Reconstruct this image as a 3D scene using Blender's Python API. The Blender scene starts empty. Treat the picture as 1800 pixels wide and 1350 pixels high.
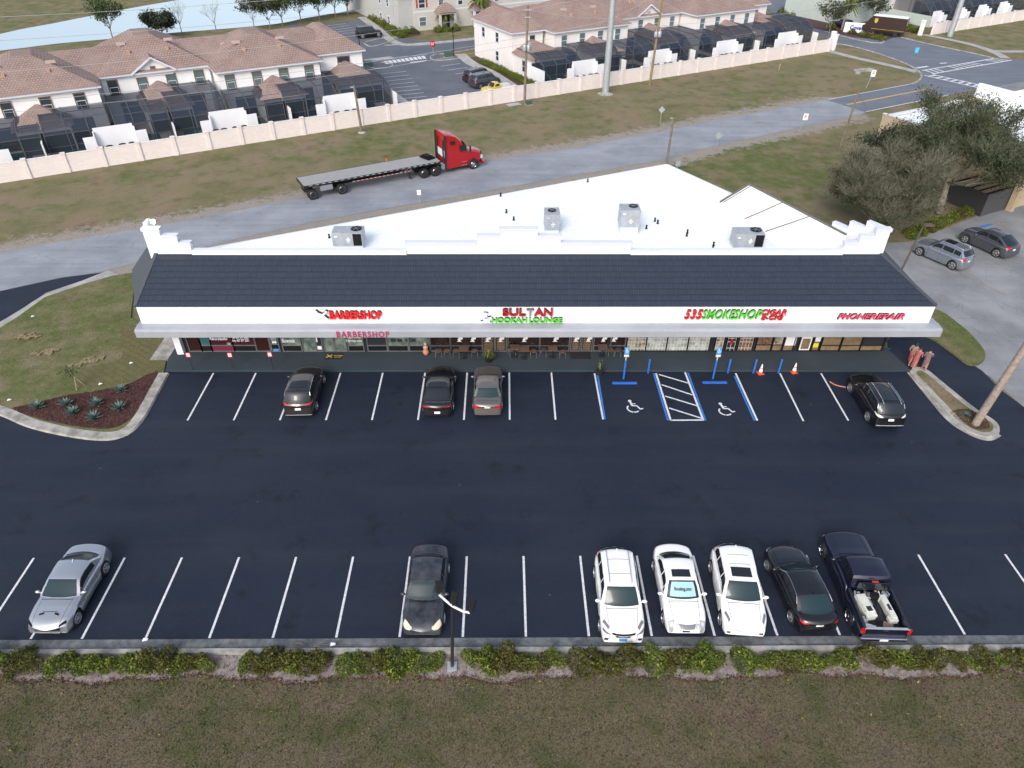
import bpy, bmesh, math, random
import numpy as np
from mathutils import Vector, Matrix
from mathutils.bvhtree import BVHTree
R = math.radians
S = bpy.context.scene
C = S.collection
# ---------------- camera (world: X along the shops, Y away from the camera, Z up)
PIT, YAW, ROL, CH, FP = R(37.29), R(.663), R(.315), 27.47, 1248.0
_cp, _sp, _cy, _sy, _cr, _sr = math.cos(PIT), math.sin(PIT), math.cos(YAW), math.sin(YAW), math.cos(ROL), math.sin(ROL)
FW = Vector((_sy*_cp, _cy*_cp, -_sp)); _rt0 = Vector((_cy, -_sy, 0)); _up0 = _rt0.cross(FW)
RT = _cr*_rt0+_sr*_up0; UP = -_sr*_rt0+_cr*_up0
cd = bpy.data.cameras.new('camera'); cam = bpy.data.objects.new('camera', cd); C.objects.link(cam)
cd.sensor_width = 36; cd.lens = 36*FP/1800; cd.clip_end = 2000; cd.clip_start = .5
m3 = Matrix((RT, UP, -FW)).transposed()
cam.matrix_world = Matrix.Translation((0, 0, CH)) @ m3.to_4x4()
S.camera = cam
# ---------------- world and sun
w = bpy.data.worlds.new('World'); S.world = w; w.use_nodes = True
nt = w.node_tree; bg = nt.nodes['Background']
sky = nt.nodes.new('ShaderNodeTexSky'); sky.sky_type = 'NISHITA'; sky.sun_disc = False
SUN_EL, SUN_AZ = R(38), R(200)      # azimuth measured from +Y clockwise
sky.sun_elevation = SUN_EL; sky.sun_rotation = SUN_AZ; sky.air_density = 1.0; sky.dust_density = 3.5; sky.ozone_density = 1.0
hs = nt.nodes.new('ShaderNodeHueSaturation'); hs.inputs['Saturation'].default_value = .72; hs.inputs['Value'].default_value = 1.05   # high thin overcast: a paler sky
nt.links.new(sky.outputs[0], hs.inputs['Color']); nt.links.new(hs.outputs[0], bg.inputs[0]); bg.inputs[1].default_value = .15
sd = bpy.data.lights.new('sun', 'SUN'); sun = bpy.data.objects.new('sun', sd); C.objects.link(sun)
sd.energy = .9; sd.angle = R(24); sd.color = (1, .97, .93)
sdir = Vector((math.sin(SUN_AZ)*math.cos(SUN_EL), math.cos(SUN_AZ)*math.cos(SUN_EL), math.sin(SUN_EL)))
sun.rotation_euler = sdir.to_track_quat('Z', 'Y').to_euler(); sun.location = (0, 0, 60)
S.view_settings.view_transform = 'Standard'; S.view_settings.look = 'None'; S.view_settings.gamma = 1
S.view_settings.exposure = 0.64

# ---------------- surveying: photo pixel (1800 wide) -> point on a known plane
def ray(u, v): return FW+(u-900)/FP*RT-(v-675)/FP*UP
def G(u, v, z=0.0):
    d = ray(u, v); t = (z-CH)/d.z; return (d.x*t, d.y*t)
def GY(u, v, Y):
    d = ray(u, v); t = Y/d.y; return (d.x*t, CH+d.z*t)
# ---------------- materials
MAT = {}
def nodes(m): return m.node_tree.nodes, m.node_tree.links
def mat(name, col, rough=.6, metal=0, var=0, vscale=5, bump=0, bscale=60, emit=None, spec=None, coat=0, alpha=None, col2=None):
    if name in MAT: return MAT[name]
    m = bpy.data.materials.new(name); m.use_nodes = True; MAT[name] = m
    N, L = nodes(m); b = N['Principled BSDF']
    b.inputs['Base Color'].default_value = (*col, 1); b.inputs['Roughness'].default_value = rough; b.inputs['Metallic'].default_value = metal
    if spec is not None: b.inputs['Specular IOR Level'].default_value = spec
    if coat: b.inputs['Coat Weight'].default_value = coat; b.inputs['Coat Roughness'].default_value = .04
    if alpha is not None: b.inputs['Alpha'].default_value = alpha
    if emit: b.inputs['Emission Color'].default_value = (*emit[:3], 1); b.inputs['Emission Strength'].default_value = emit[3]
    tc = None
    if var or bump:
        tc = N.new('ShaderNodeTexCoord')
    if var:
        n = N.new('ShaderNodeTexNoise'); n.inputs['Scale'].default_value = vscale; n.inputs['Detail'].default_value = 6; n.inputs['Roughness'].default_value = .65
        L.new(tc.outputs['Object'], n.inputs['Vector'])
        r = N.new('ShaderNodeValToRGB'); c2 = col2 if col2 else tuple(c*(1-var) for c in col)
        r.color_ramp.elements[0].position = .35; r.color_ramp.elements[1].position = .65
        r.color_ramp.elements[0].color = (*c2, 1); r.color_ramp.elements[1].color = (*tuple(min(1, c*(1+var*.4)) for c in col), 1)
        L.new(n.outputs[0], r.inputs[0]); L.new(r.outputs[0], b.inputs['Base Color'])
    if bump:
        n2 = N.new('ShaderNodeTexNoise'); n2.inputs['Scale'].default_value = bscale; n2.inputs['Detail'].default_value = 4
        L.new(tc.outputs['Object'], n2.inputs['Vector']); bp = N.new('ShaderNodeBump'); bp.inputs['Strength'].default_value = bump; bp.inputs['Distance'].default_value = .02
        L.new(n2.outputs[0], bp.inputs['Height']); L.new(bp.outputs[0], b.inputs['Normal'])
    return m
class NB:
    """tiny node-graph helper"""
    def __init__(s, name, rough=.85, spec=.3):
        s.m = bpy.data.materials.new(name); s.m.use_nodes = True; MAT[name] = s.m; s.N, s.L = nodes(s.m); s.b = s.N['Principled BSDF']
        s.b.inputs['Roughness'].default_value = rough; s.b.inputs['Specular IOR Level'].default_value = spec
        s.tc = s.N.new('ShaderNodeTexCoord').outputs['Object']
    def map(s, scale=(1, 1, 1), rot=(0, 0, 0)):
        n = s.N.new('ShaderNodeMapping'); n.inputs['Scale'].default_value = scale; n.inputs['Rotation'].default_value = rot; s.L.new(s.tc, n.inputs[0]); return n.outputs[0]
    def noise(s, sc, det=5, vec=None, ro=.6, dist=0):
        n = s.N.new('ShaderNodeTexNoise'); n.inputs['Scale'].default_value = sc; n.inputs['Detail'].default_value = det; n.inputs['Roughness'].default_value = ro; n.inputs['Distortion'].default_value = dist
        s.L.new(vec or s.tc, n.inputs['Vector']); return n.outputs[0]
    def voro(s, sc, feat='DISTANCE_TO_EDGE', vec=None):
        n = s.N.new('ShaderNodeTexVoronoi'); n.feature = feat; n.inputs['Scale'].default_value = sc; s.L.new(vec or s.tc, n.inputs['Vector']); return n.outputs[0]
    def ramp(s, f, stops):
        n = s.N.new('ShaderNodeValToRGB'); e = n.color_ramp.elements
        while len(e) < len(stops): e.new(.5)
        for k, (p, c) in enumerate(stops):
            e[k].position = p; e[k].color = (*(c if isinstance(c, tuple) else (c, c, c)), 1)
        s.L.new(f, n.inputs[0]); return n.outputs[0]
    def mix(s, f, a, b, mode='MIX'):
        n = s.N.new('ShaderNodeMixRGB'); n.blend_type = mode
        for i, v in enumerate((f, a, b)):
            if isinstance(v, (int, float)): n.inputs[i].default_value = v if i == 0 else (v, v, v, 1)
            elif isinstance(v, tuple): n.inputs[i].default_value = (*v, 1)
            else: s.L.new(v, n.inputs[i])
        return n.outputs[0]
    def math(s, op, a, b=0):
        n = s.N.new('ShaderNodeMath'); n.operation = op
        for i, v in enumerate((a, b)):
            if isinstance(v, (int, float)): n.inputs[i].default_value = v
            else: s.L.new(v, n.inputs[i])
        return n.outputs[0]
    def attr(s, nm):
        n = s.N.new('ShaderNodeAttribute'); n.attribute_name = nm; return n.outputs['Fac']
    def color(s, c): s.L.new(c, s.b.inputs['Base Color'])
    def rough(s, c): s.L.new(c, s.b.inputs['Roughness'])
    def bump(s, h, st=.3, d=.02):
        n = s.N.new('ShaderNodeBump'); n.inputs['Strength'].default_value = st; n.inputs['Distance'].default_value = d; s.L.new(h, n.inputs['Height']); s.L.new(n.outputs[0], s.b.inputs['Normal'])
# ---------------- objects
def link(name, data, parent=None, loc=None, rz=0):
    o = bpy.data.objects.new(name, data); C.objects.link(o)
    if parent: o.parent = parent
    if loc is not None: o.location = loc
    if rz: o.rotation_euler.z = rz
    return o
def tag(o, label=None, cat=None, group=None, kind=None):
    if label: o['label'] = label
    if cat: o['category'] = cat
    if group: o['group'] = group
    if kind: o['kind'] = kind
    return o
def thing(name, label, cat, loc=(0, 0, 0), rz=0, group=None):
    loc = tuple(loc)+(0,)*(3-len(tuple(loc)))
    return tag(link(name, None, None, loc, rz), label, cat, group)
def copy_thing(o, loc=None, rz=None, label=None, group=None):
    def cp(a, par):
        c = a.copy(); C.objects.link(c)
        if par: c.parent = par
        for ch in KIDS.get(a.name, [x for x in bpy.data.objects if x.parent == a]): cp(ch, c)
        return c
    c = cp(o, None)
    if loc is not None: c.location = tuple(loc)+(0,)*(3-len(tuple(loc)))
    if rz is not None: c.rotation_euler.z = rz
    if label: c['label'] = label
    if group: c['group'] = group
    return c
KIDS = {}
class MB:
    def __init__(s): s.v = []; s.f = []
    def add(s, vs, fs):
        n = len(s.v); s.v += [tuple(p) for p in vs]; s.f += [tuple(i+n for i in f) for f in fs]; return s
    def box(s, x0, x1, y0, y1, z0, z1):
        return s.add([(x0, y0, z0), (x1, y0, z0), (x1, y1, z0), (x0, y1, z0), (x0, y0, z1), (x1, y0, z1), (x1, y1, z1), (x0, y1, z1)],
                     [(0, 3, 2, 1), (4, 5, 6, 7), (0, 1, 5, 4), (1, 2, 6, 5), (2, 3, 7, 6), (3, 0, 4, 7)])
    def obox(s, c, sx, sy, sz, rz=0, M=None):
        """box centred at c (base z), rotated"""
        ca, sa = math.cos(rz), math.sin(rz); vs = []
        for z in (0, sz):
            for x, y in ((-sx/2, -sy/2), (sx/2, -sy/2), (sx/2, sy/2), (-sx/2, sy/2)):
                p = (c[0]+x*ca-y*sa, c[1]+x*sa+y*ca, c[2]+z); vs.append(p if M is None else tuple(M@Vector(p)))
        return s.add(vs, [(0, 3, 2, 1), (4, 5, 6, 7), (0, 1, 5, 4), (1, 2, 6, 5), (2, 3, 7, 6), (3, 0, 4, 7)])
    def beam(s, a, b, wd, hg=None, up=(0, 0, 1)):
        a = Vector(a); b = Vector(b); d = (b-a).normalized(); u = Vector(up)
        if abs(d.dot(u)) > .95: u = Vector((0, 1, 0))
        r = d.cross(u).normalized()*wd/2; t = r.cross(d).normalized()*(hg or wd)/2
        vs = [p+x for p in (a, b) for x in (-r-t, r-t, r+t, -r+t)]
        return s.add(vs, [(0, 3, 2, 1), (4, 5, 6, 7), (0, 1, 5, 4), (1, 2, 6, 5), (2, 3, 7, 6), (3, 0, 4, 7)])
    def tube(s, pts, r, n=8, cap=True):
        pts = [Vector(p) for p in pts]; rs = r if isinstance(r, (list, tuple)) else [r]*len(pts); base = len(s.v); pu = None
        for i, p in enumerate(pts):
            d = (pts[min(i+1, len(pts)-1)]-pts[max(i-1, 0)]).normalized()
            u = pu if pu is not None and abs(d.dot(pu)) < .98 else (Vector((0, 0, 1)) if abs(d.z) < .9 else Vector((1, 0, 0)))
            a = d.cross(u).normalized(); b = a.cross(d).normalized(); pu = b
            for k in range(n): t = 2*math.pi*k/n; s.v.append(tuple(p+(a*math.cos(t)+b*math.sin(t))*rs[i]))
        for i in range(len(pts)-1):
            for k in range(n): k2 = (k+1) % n; s.f.append((base+i*n+k, base+i*n+k2, base+(i+1)*n+k2, base+(i+1)*n+k))
        if cap: s.f.append(tuple(base+k for k in range(n))[::-1]); s.f.append(tuple(base+(len(pts)-1)*n+k for k in range(n)))
        return s
    def lathe(s, prof, c=(0, 0, 0), n=20, axis='z'):
        base = len(s.v)
        for r, h in prof:
            for k in range(n):
                t = 2*math.pi*k/n; x, y = r*math.cos(t), r*math.sin(t)
                s.v.append((c[0]+x, c[1]+y, c[2]+h) if axis == 'z' else (c[0]+x, c[1]+h, c[2]+y))
        for i in range(len(prof)-1):
            for k in range(n): k2 = (k+1) % n; s.f.append((base+i*n+k, base+i*n+k2, base+(i+1)*n+k2, base+(i+1)*n+k))
        if prof[0][0] > 1e-4: s.f.append(tuple(base+k for k in range(n))[::-1])
        if prof[-1][0] > 1e-4: s.f.append(tuple(base+(len(prof)-1)*n+k for k in range(n)))
        return s
    def prism(s, poly, z0, z1):
        n = len(poly); a = sum(poly[i][0]*poly[(i+1) % n][1]-poly[(i+1) % n][0]*poly[i][1] for i in range(n))
        if a < 0: poly = poly[::-1]
        return s.add([(x, y, z0) for x, y in poly]+[(x, y, z1) for x, y in poly],
                     [tuple(range(n))[::-1], tuple(range(n, 2*n))]+[(i, (i+1) % n, n+(i+1) % n, n+i) for i in range(n)])
    def prism_y(s, poly, y0, y1):
        """poly in (x,z) extruded along y"""
        n = len(poly)
        return s.add([(x, y0, z) for x, z in poly]+[(x, y1, z) for x, z in poly],
                     [tuple(range(n)), tuple(range(n, 2*n))[::-1]]+[((i+1) % n, i, n+i, n+(i+1) % n) for i in range(n)])
    def grid(s, rows, wrap=False):
        base = len(s.v); m = len(rows[0])
        for r in rows: s.v += [tuple(p) for p in r]
        for i in range(len(rows)-1):
            for k in range(m-(0 if wrap else 1)): k2 = (k+1) % m; s.f.append((base+i*m+k, base+i*m+k2, base+(i+1)*m+k2, base+(i+1)*m+k))
        return s
    def poly(s, pts): return s.add(pts, [tuple(range(len(pts)))])
    def sphere(s, c, r, n=10, m=7, sq=(1, 1, 1)):
        return s.grid([[(c[0]+r*sq[0]*math.sin(math.pi*i/m)*math.cos(2*math.pi*k/n), c[1]+r*sq[1]*math.sin(math.pi*i/m)*math.sin(2*math.pi*k/n), c[2]+r*sq[2]*math.cos(math.pi*i/m)) for k in range(n)] for i in range(m+1)], True)
    def xform(s, M): s.v = [tuple(M@Vector(p)) for p in s.v]; return s
    def mesh(s, name, m=None, smooth=False, recalc=True, bevel=0):
        me = bpy.data.meshes.new(name); me.from_pydata(s.v, [], s.f)
        if recalc or bevel:
            bm = bmesh.new(); bm.from_mesh(me)
            if bevel:
                bmesh.ops.remove_doubles(bm, verts=bm.verts, dist=1e-5)
                bmesh.ops.bevel(bm, geom=[e for e in bm.edges if len(e.link_faces) == 2 and e.calc_face_angle(0) > .5], offset=bevel, segments=2, affect='EDGES', clamp_overlap=True)
            if recalc: bmesh.ops.recalc_face_normals(bm, faces=bm.faces)
            bm.to_mesh(me); bm.free()
        if smooth:
            for p in me.polygons: p.use_smooth = True
        if m: me.materials.append(MAT[m] if isinstance(m, str) else m)
        return me
    def build(s, name, m=None, parent=None, smooth=False, loc=None, rz=0, recalc=True, bevel=0):
        o = link(name, s.mesh(name, m, smooth, recalc, bevel), parent, loc, rz)
        if smooth and not s is None:
            try: o.data.set_sharp_from_angle(angle=R(35))
            except Exception: pass
        return o
def sheet(name, poly, z, m, th=None):
    """ground-plane polygon (concave allowed)"""
    bm = bmesh.new(); vs = [bm.verts.new((x, y, z)) for x, y in poly]; f = bm.faces.new(vs); bm.normal_update()
    if f.normal.z < 0: f.normal_flip()
    if th:
        r = bmesh.ops.extrude_face_region(bm, geom=[f]); top = [v for v in r['geom'] if isinstance(v, bmesh.types.BMVert)]
        # the extruded copy goes down
        for v in top: v.co.z -= th
        bmesh.ops.recalc_face_normals(bm, faces=bm.faces)
    bmesh.ops.triangulate(bm, faces=[q for q in bm.faces if len(q.verts) > 4])
    me = bpy.data.meshes.new(name); bm.to_mesh(me); bm.free(); me.materials.append(MAT[m] if isinstance(m, str) else m)
    return tag(link(name, me), kind='structure')
def P(*pts, z=0): return [G(u, v, z) for u, v in pts]
def smooth_line(pts, n=6, closed=False):
    """Catmull-Rom through 2D/3D points"""
    out = []; N = len(pts); A = [np.array(p, float) for p in pts]
    rng = range(N if closed else N-1)
    for i in rng:
        p0 = A[(i-1) % N] if closed or i > 0 else A[0]; p1 = A[i]; p2 = A[(i+1) % N]; p3 = A[(i+2) % N] if closed or i+2 < N else A[-1]
        for k in range(n):
            t = k/n; out.append(tuple(.5*((2*p1)+(p2-p0)*t+(2*p0-5*p1+4*p2-p3)*t*t+(3*p1-p0-3*p2+p3)*t**3)))
    if not closed: out.append(tuple(A[-1]))
    return out
def offset_line(pts, d):
    out = []
    for i, p in enumerate(pts):
        a = pts[max(i-1, 0)]; b = pts[min(i+1, len(pts)-1)]; dx, dy = b[0]-a[0], b[1]-a[1]; l = math.hypot(dx, dy) or 1
        out.append((p[0]-dy/l*d, p[1]+dx/l*d))
    return out
def kerb(name, line, wd, h, m='concrete', z=0):
    a = offset_line(line, wd/2); b = offset_line(line, -wd/2)
    rows = [[(p[0], p[1], z), (p[0]*.9+q[0]*.1, p[1]*.9+q[1]*.1, z+h), (p[0]*.1+q[0]*.9, p[1]*.1+q[1]*.9, z+h), (q[0], q[1], z)] for p, q in zip(a, b)]
    mb = MB().grid(rows); mb.f.append((0, 1, 2, 3)); e = len(mb.v); mb.f.append((e-1, e-2, e-3, e-4))
    return tag(mb.build(name, m), kind='structure')
def strip(mb, line, wd, z):
    a = offset_line(line, wd/2); b = offset_line(line, -wd/2)
    mb.grid([[(p[0], p[1], z), (q[0], q[1], z)] for p, q in zip(a, b)]); return mb
# ---------------- text
def text_mesh(s, depth=.03, bold=.0, shear=0, spacing=1):
    cu = bpy.data.curves.new('txt', 'FONT'); cu.body = s; cu.extrude = depth/2; cu.offset = bold; cu.shear = shear; cu.space_character = spacing; cu.resolution_u = 3
    o = bpy.data.objects.new('txt', cu); C.objects.link(o); dg = bpy.context.evaluated_depsgraph_get(); dg.update()
    me = bpy.data.meshes.new_from_object(o.evaluated_get(dg)); bpy.data.objects.remove(o); bpy.data.curves.remove(cu); return me
def text_fit(s, name, m, parent, O, ax, ay, wd, hg, depth=.03, bold=0, shear=0, spacing=1):
    """text filling a wd x hg box whose lower-left corner is O, baseline along ax, up along ay (local to parent)"""
    me = text_mesh(s, 1, bold, shear, spacing); n = len(me.vertices); co = np.empty(n*3); me.vertices.foreach_get('co', co); co = co.reshape(-1, 3)
    lo, hi = co.min(0), co.max(0); sz = np.maximum(hi-lo, 1e-6); q = (co-lo)/sz
    ax = np.array(ax, float); ay = np.array(ay, float); az = np.cross(ax, ay)
    out = np.array(O)+q[:, :1]*ax*wd+q[:, 1:2]*ay*hg+q[:, 2:3]*az*depth
    me.vertices.foreach_set('co', out.ravel()); me.update(); me.name = name; me.materials.clear(); me.materials.append(MAT[m] if isinstance(m, str) else m)
    for p in me.polygons: p.material_index = 0
    return link(name, me, parent)
# ---------------- foliage
def leaf_mesh(name, pts, size, m, up=.3, seed=1, jitter=.35):
    rg = np.random.default_rng(seed); pts = np.asarray(pts); n = len(pts)
    d = rg.normal(size=(n, 3)); d /= np.linalg.norm(d, axis=1)[:, None]; e = rg.normal(size=(n, 3)); e[:, 2] += 0
    e -= (e*d).sum(1)[:, None]*d; e /= np.linalg.norm(e, axis=1)[:, None]
    sz = size*(1+jitter*rg.normal(size=(n, 1))).clip(.4, 2)
    a = d*sz; b = e*sz*.5
    V = np.stack([pts-a, pts+b, pts+a, pts-b], 1).reshape(-1, 3); F = np.arange(n*4).reshape(-1, 4)
    me = bpy.data.meshes.new(name); me.vertices.add(n*4); me.vertices.foreach_set('co', V.ravel()); me.loops.add(n*4); me.loops.foreach_set('vertex_index', F.ravel())
    me.polygons.add(n); me.polygons.foreach_set('loop_start', np.arange(n)*4); me.polygons.foreach_set('loop_total', np.full(n, 4)); me.update(calc_edges=True); me.validate()
    me.materials.append(MAT[m] if isinstance(m, str) else m); return me
def leafmat(name, c1, c2, c3=None, rough=.6):
    b = NB(name, rough, .25); g = b.N.new('ShaderNodeNewGeometry'); r = g.outputs['Random Per Island']
    st = [(0, c1), (.6, c2), (1, c3 or c2)]
    c = b.ramp(r, st); n = b.noise(.9, 2); c = b.mix(b.ramp(n, [(.4, 0.0), (.65, .35)]), c, tuple(x*.45 for x in c1)); b.color(c)
    return b.m
# ================= materials
mat('concrete', (.34, .33, .30), .9, var=.45, vscale=1.3, bump=.3, bscale=30)
mat('concrete_dark', (.14, .15, .16), .9, var=.5, vscale=2.2, bump=.3, bscale=30)
mat('path', (.36, .36, .35), .9, var=.25, vscale=.8)
mat('paint_white', (.62, .64, .68), .7, var=.25, vscale=9)
mat('paint_blue', (.03, .17, .52), .6, var=.25, vscale=6)
mat('paint_yellow', (.55, .33, .10), .7, var=.2, vscale=6)
mat('white', (.76, .77, .80), .6, var=.05, vscale=.6); mat('white_trim', (.60, .63, .70), .55)
mat('stucco_white', (.78, .78, .79), .85, var=.06, vscale=.5, bump=.1, bscale=40)
mat('cream', (.72, .69, .68), .85, var=.06, vscale=.5)
mat('tan', (.46, .37, .25), .85, var=.12, vscale=.7, bump=.1)
mat('grey_siding', (.42, .43, .42), .8, var=.05, vscale=1); mat('beige_siding', (.50, .48, .44), .8, var=.05, vscale=1)
mat('green_siding', (.44, .50, .47), .8, var=.05, vscale=1)
mat('black', (.008, .008, .010), .7, spec=.2); mat('dark_metal', (.03, .032, .036), .45, metal=.3); mat('rubber', (.014, .014, .015), .75)
mat('chrome', (.75, .76, .78), .18, metal=1); mat('alu', (.55, .57, .60), .38, metal=.8); mat('galv', (.42, .45, .48), .5, metal=.4, var=.15, vscale=3)
mat('glass_dark', (.012, .016, .02), .06, spec=.7); mat('glass_teal', (.014, .032, .038), .08, spec=.5)
mat('glass_house', (.10, .15, .15), .12, spec=.6); mat('glass_house_dark', (.03, .045, .05), .12, spec=.6)
mat('trim_brown', (.16, .10, .085), .7)
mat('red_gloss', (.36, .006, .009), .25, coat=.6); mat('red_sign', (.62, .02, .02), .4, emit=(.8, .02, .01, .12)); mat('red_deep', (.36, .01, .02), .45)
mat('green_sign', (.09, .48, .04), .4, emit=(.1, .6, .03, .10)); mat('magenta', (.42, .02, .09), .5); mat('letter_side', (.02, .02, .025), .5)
mat('neon_pink', (.65, .08, .15), .4); mat('blue_paint', (.03, .14, .52), .4, var=.15, vscale=5); mat('blue_sign', (.07, .28, .62), .4); mat('sign_white', (.8, .8, .82), .5)
mat('beige_pole', (.55, .42, .28), .6); mat('orange', (.65, .09, .03), .5); mat('light_red', (.45, .01, .012), .2, coat=.5)
mat('wood_pole', (.20, .165, .13), .85, var=.4, vscale=4, bump=.3); mat('wood_palm', (.30, .25, .21), .9, var=.35, vscale=5, bump=.3)
mat('bark', (.22, .19, .155), .9, var=.4, vscale=4, bump=.4); mat('twig', (.15, .145, .105), .9); mat('wood_light', (.42, .30, .17), .8, var=.2)
mat('lamp_on', (1, 1, .8), .4, emit=(1.0, 1.0, .72, 14)); mat('mulch_flat', (.075, .035, .03), .95, var=.5, vscale=14, bump=.8, bscale=25)
mat('pool', (.02, .11, .12), .1); roofw = NB('roof_white', .6, .3); rb_ = roofw.N.new('ShaderNodeTexBrick'); rb_.inputs['Scale'].default_value = 1; rb_.inputs['Brick Width'].default_value = 9; rb_.inputs['Row Height'].default_value = 1.9; rb_.inputs['Mortar Size'].default_value = .03; rb_.inputs['Color1'].default_value = (.80, .83, .84, 1); rb_.inputs['Color2'].default_value = (.79, .825, .84, 1); rb_.inputs['Mortar'].default_value = (.68, .73, .76, 1)
roofw.L.new(roofw.map((1, 1, 1), (0, 0, R(-28))), rb_.inputs[0]); rc_ = roofw.mix(roofw.ramp(roofw.noise(.35, 6, ro=.7), [(.54, 0.0), (.75, .3)]), rb_.outputs[0], (.52, .54, .53)); rc_ = roofw.mix(roofw.ramp(roofw.noise(2.2, 6, ro=.75), [(.60, 0.0), (.75, .35)]), rc_, (.46, .46, .44)); roofw.color(rc_)
mat('brownbrick', (.12, .07, .05), .7); mat('terracotta', (.50, .20, .13), .7); mat('statue', (.52, .36, .26), .7); mat('tag_white', (.8, .8, .8), .5)
mat('skin', (.36, .20, .14), .6); mat('hair', (.02, .013, .01), .5); mat('cloth_tan', (.26, .19, .15), .8); mat('cloth_red', (.26, .04, .05), .8); mat('cloth_coral', (.30, .09, .09), .8)
mat('cloth_rose', (.20, .12, .13), .8, var=.6, vscale=20); mat('sofa', (.02, .02, .022), .7)
mat('wire', (.35, .37, .38), .6)

# grass / lawn
def lawn(name, gk, dark=0):
    b = NB(name, .95, .1)
    n1 = b.noise(.16, 5, ro=.6); n2 = b.noise(1.1, 6, ro=.7); n3 = b.noise(14, 5, ro=.75); n4 = b.noise(.45, 4); n5 = b.noise(5, 5, ro=.75)
    base = b.ramp(n1, [(.38, (.160, .155, .075)), (.5, (.205, .178, .105)), (.62, (.24, .188, .125))])
    gm = b.math('ADD', n4, b.math('MULTIPLY', b.attr('green'), .22)); gm = b.math('ADD', gm, gk)
    base = b.mix(b.ramp(gm, [(.50, 0.0), (.72, .85)]), base, b.ramp(n5, [(.35, (.055, .095, .018)), (.65, (.10, .14, .035))]))
    base = b.mix(b.ramp(n2, [(.42, 0.0), (.72, .6)]), base, (.22, .185, .125))
    base = b.mix(b.ramp(b.noise(.33, 5), [(.58, 0.0), (.70, .55)]), base, (.17, .10, .08))
    base = b.mix(b.ramp(n5, [(.48, 0.0), (.75, .5)]), base, (.07, .062, .032))
    if dark: base = b.mix(b.attr('near'), base, b.mix(1.0, base, (.70, .67, .70), 'MULTIPLY')); base = b.mix(b.math('MULTIPLY', b.attr('near'), b.ramp(b.noise(.8, 6, ro=.75), [(.56, 0.0), (.70, .6)])), base, (.10, .092, .085))  # darker dormant near lawn, with lens vignetting also put into the colour
    sd_ = b.math('ADD', b.math('MULTIPLY', n2, 1.1), b.math('ADD', b.math('MULTIPLY', n5, .9), b.math('ADD', b.attr('sand'), -1.0)))
    sand = b.ramp(n3, [(.3, (.20, .175, .15)), (.7, (.42, .39, .37))]); base = b.mix(b.ramp(sd_, [(.44, 0.0), (.60, .85)]), base, sand)
    base = b.mix(1.0, base, b.ramp(n3, [(.28, .42), (.5, .95), (.72, 1.5)]), 'MULTIPLY'); b.color(base); b.bump(n3, .9, .06)
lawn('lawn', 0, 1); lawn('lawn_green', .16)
# new sealed asphalt
b = NB('asphalt_new', .62, .35)
n1 = b.noise(.12, 5); n2 = b.noise(40, 3, ro=.8); n3 = b.noise(1.2, 5, ro=.7)
c = b.ramp(n1, [(.3, (.0066, .0115, .025)), (.7, (.0102, .0160, .032))]); c = b.mix(b.ramp(n3, [(.60, 0.0), (.82, .35)]), c, (.006, .008, .014))
c = b.mix(1.0, c, b.ramp(n2, [(.3, .75), (.7, 1.3)]), 'MULTIPLY')
tr = b.noise(.7, 4, b.map((.05, 1, 1))); c = b.mix(b.ramp(tr, [(.50, 0.0), (.72, .30)]), c, (.026, .031, .044)); ol = b.noise(.55, 6, ro=.75); c = b.mix(b.ramp(ol, [(.56, 0.0), (.68, .8)]), c, (.003, .004, .008)); gr = b.noise(3.5, 5, ro=.8); c = b.mix(b.ramp(gr, [(.52, 0.0), (.8, .5)]), c, (.03, .034, .042)); big = b.noise(.22, 5, b.map((.5, 1.6, 1)), ro=.7); c = b.mix(b.ramp(big, [(.45, 0.0), (.7, .45)]), c, (.020, .026, .038))
sp = b.voro(.55, 'F1'); c = b.mix(b.ramp(sp, [(.015, .35), (.03, 0.0)]), c, (.2, .2, .22))
b.color(c); b.rough(b.ramp(n1, [(.3, .52), (.7, .72)])); b.bump(n2, .25, .01)
# old grey roads
def oldroad(name, c1, c2, crack, streak=True):
    b = NB(name, .9, .2); n1 = b.noise(.25, 5); n2 = b.noise(25, 4, ro=.8)
    c = b.ramp(n1, [(.35, c1), (.65, c2)])
    rot = b.map((.06, .9, 1), (0, 0, R(-28))); st = b.noise(1.2, 5, rot)
    if streak: c = b.mix(b.ramp(st, [(.4, 0.0), (.7, .4)]), c, tuple(x*.72 for x in c1))
    wv = b.noise(.6, 3); mp = b.N.new('ShaderNodeMixRGB'); mp.inputs[0].default_value = .25; b.L.new(b.tc, mp.inputs[1]); b.L.new(b.noise(.5, 3), mp.inputs[2])
    cr = b.voro(.8, vec=mp.outputs[0]); k = b.math('MULTIPLY', b.ramp(cr, [(.004, 1.0), (.014, 0.0)]), b.ramp(wv, [(.42, 0.0), (.55, crack)]))
    c = b.mix(k, c, tuple(x*.35 for x in c1)); c = b.mix(1.0, c, b.ramp(n2, [(.3, .85), (.7, 1.15)]), 'MULTIPLY'); b.color(c); b.bump(n2, .2, .01)
oldroad('road_old', (.215, .232, .265), (.30, .32, .355), .35)
oldroad('road_mid', (.13, .15, .185), (.16, .18, .215), .1)
oldroad('road_lot', (.105, .118, .145), (.14, .152, .18), .25)
oldroad('lot_old', (.17, .178, .19), (.27, .28, .295), .35, False)
oldroad('walk_paint', (.033, .046, .057), (.042, .056, .068), .0, False)
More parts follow.
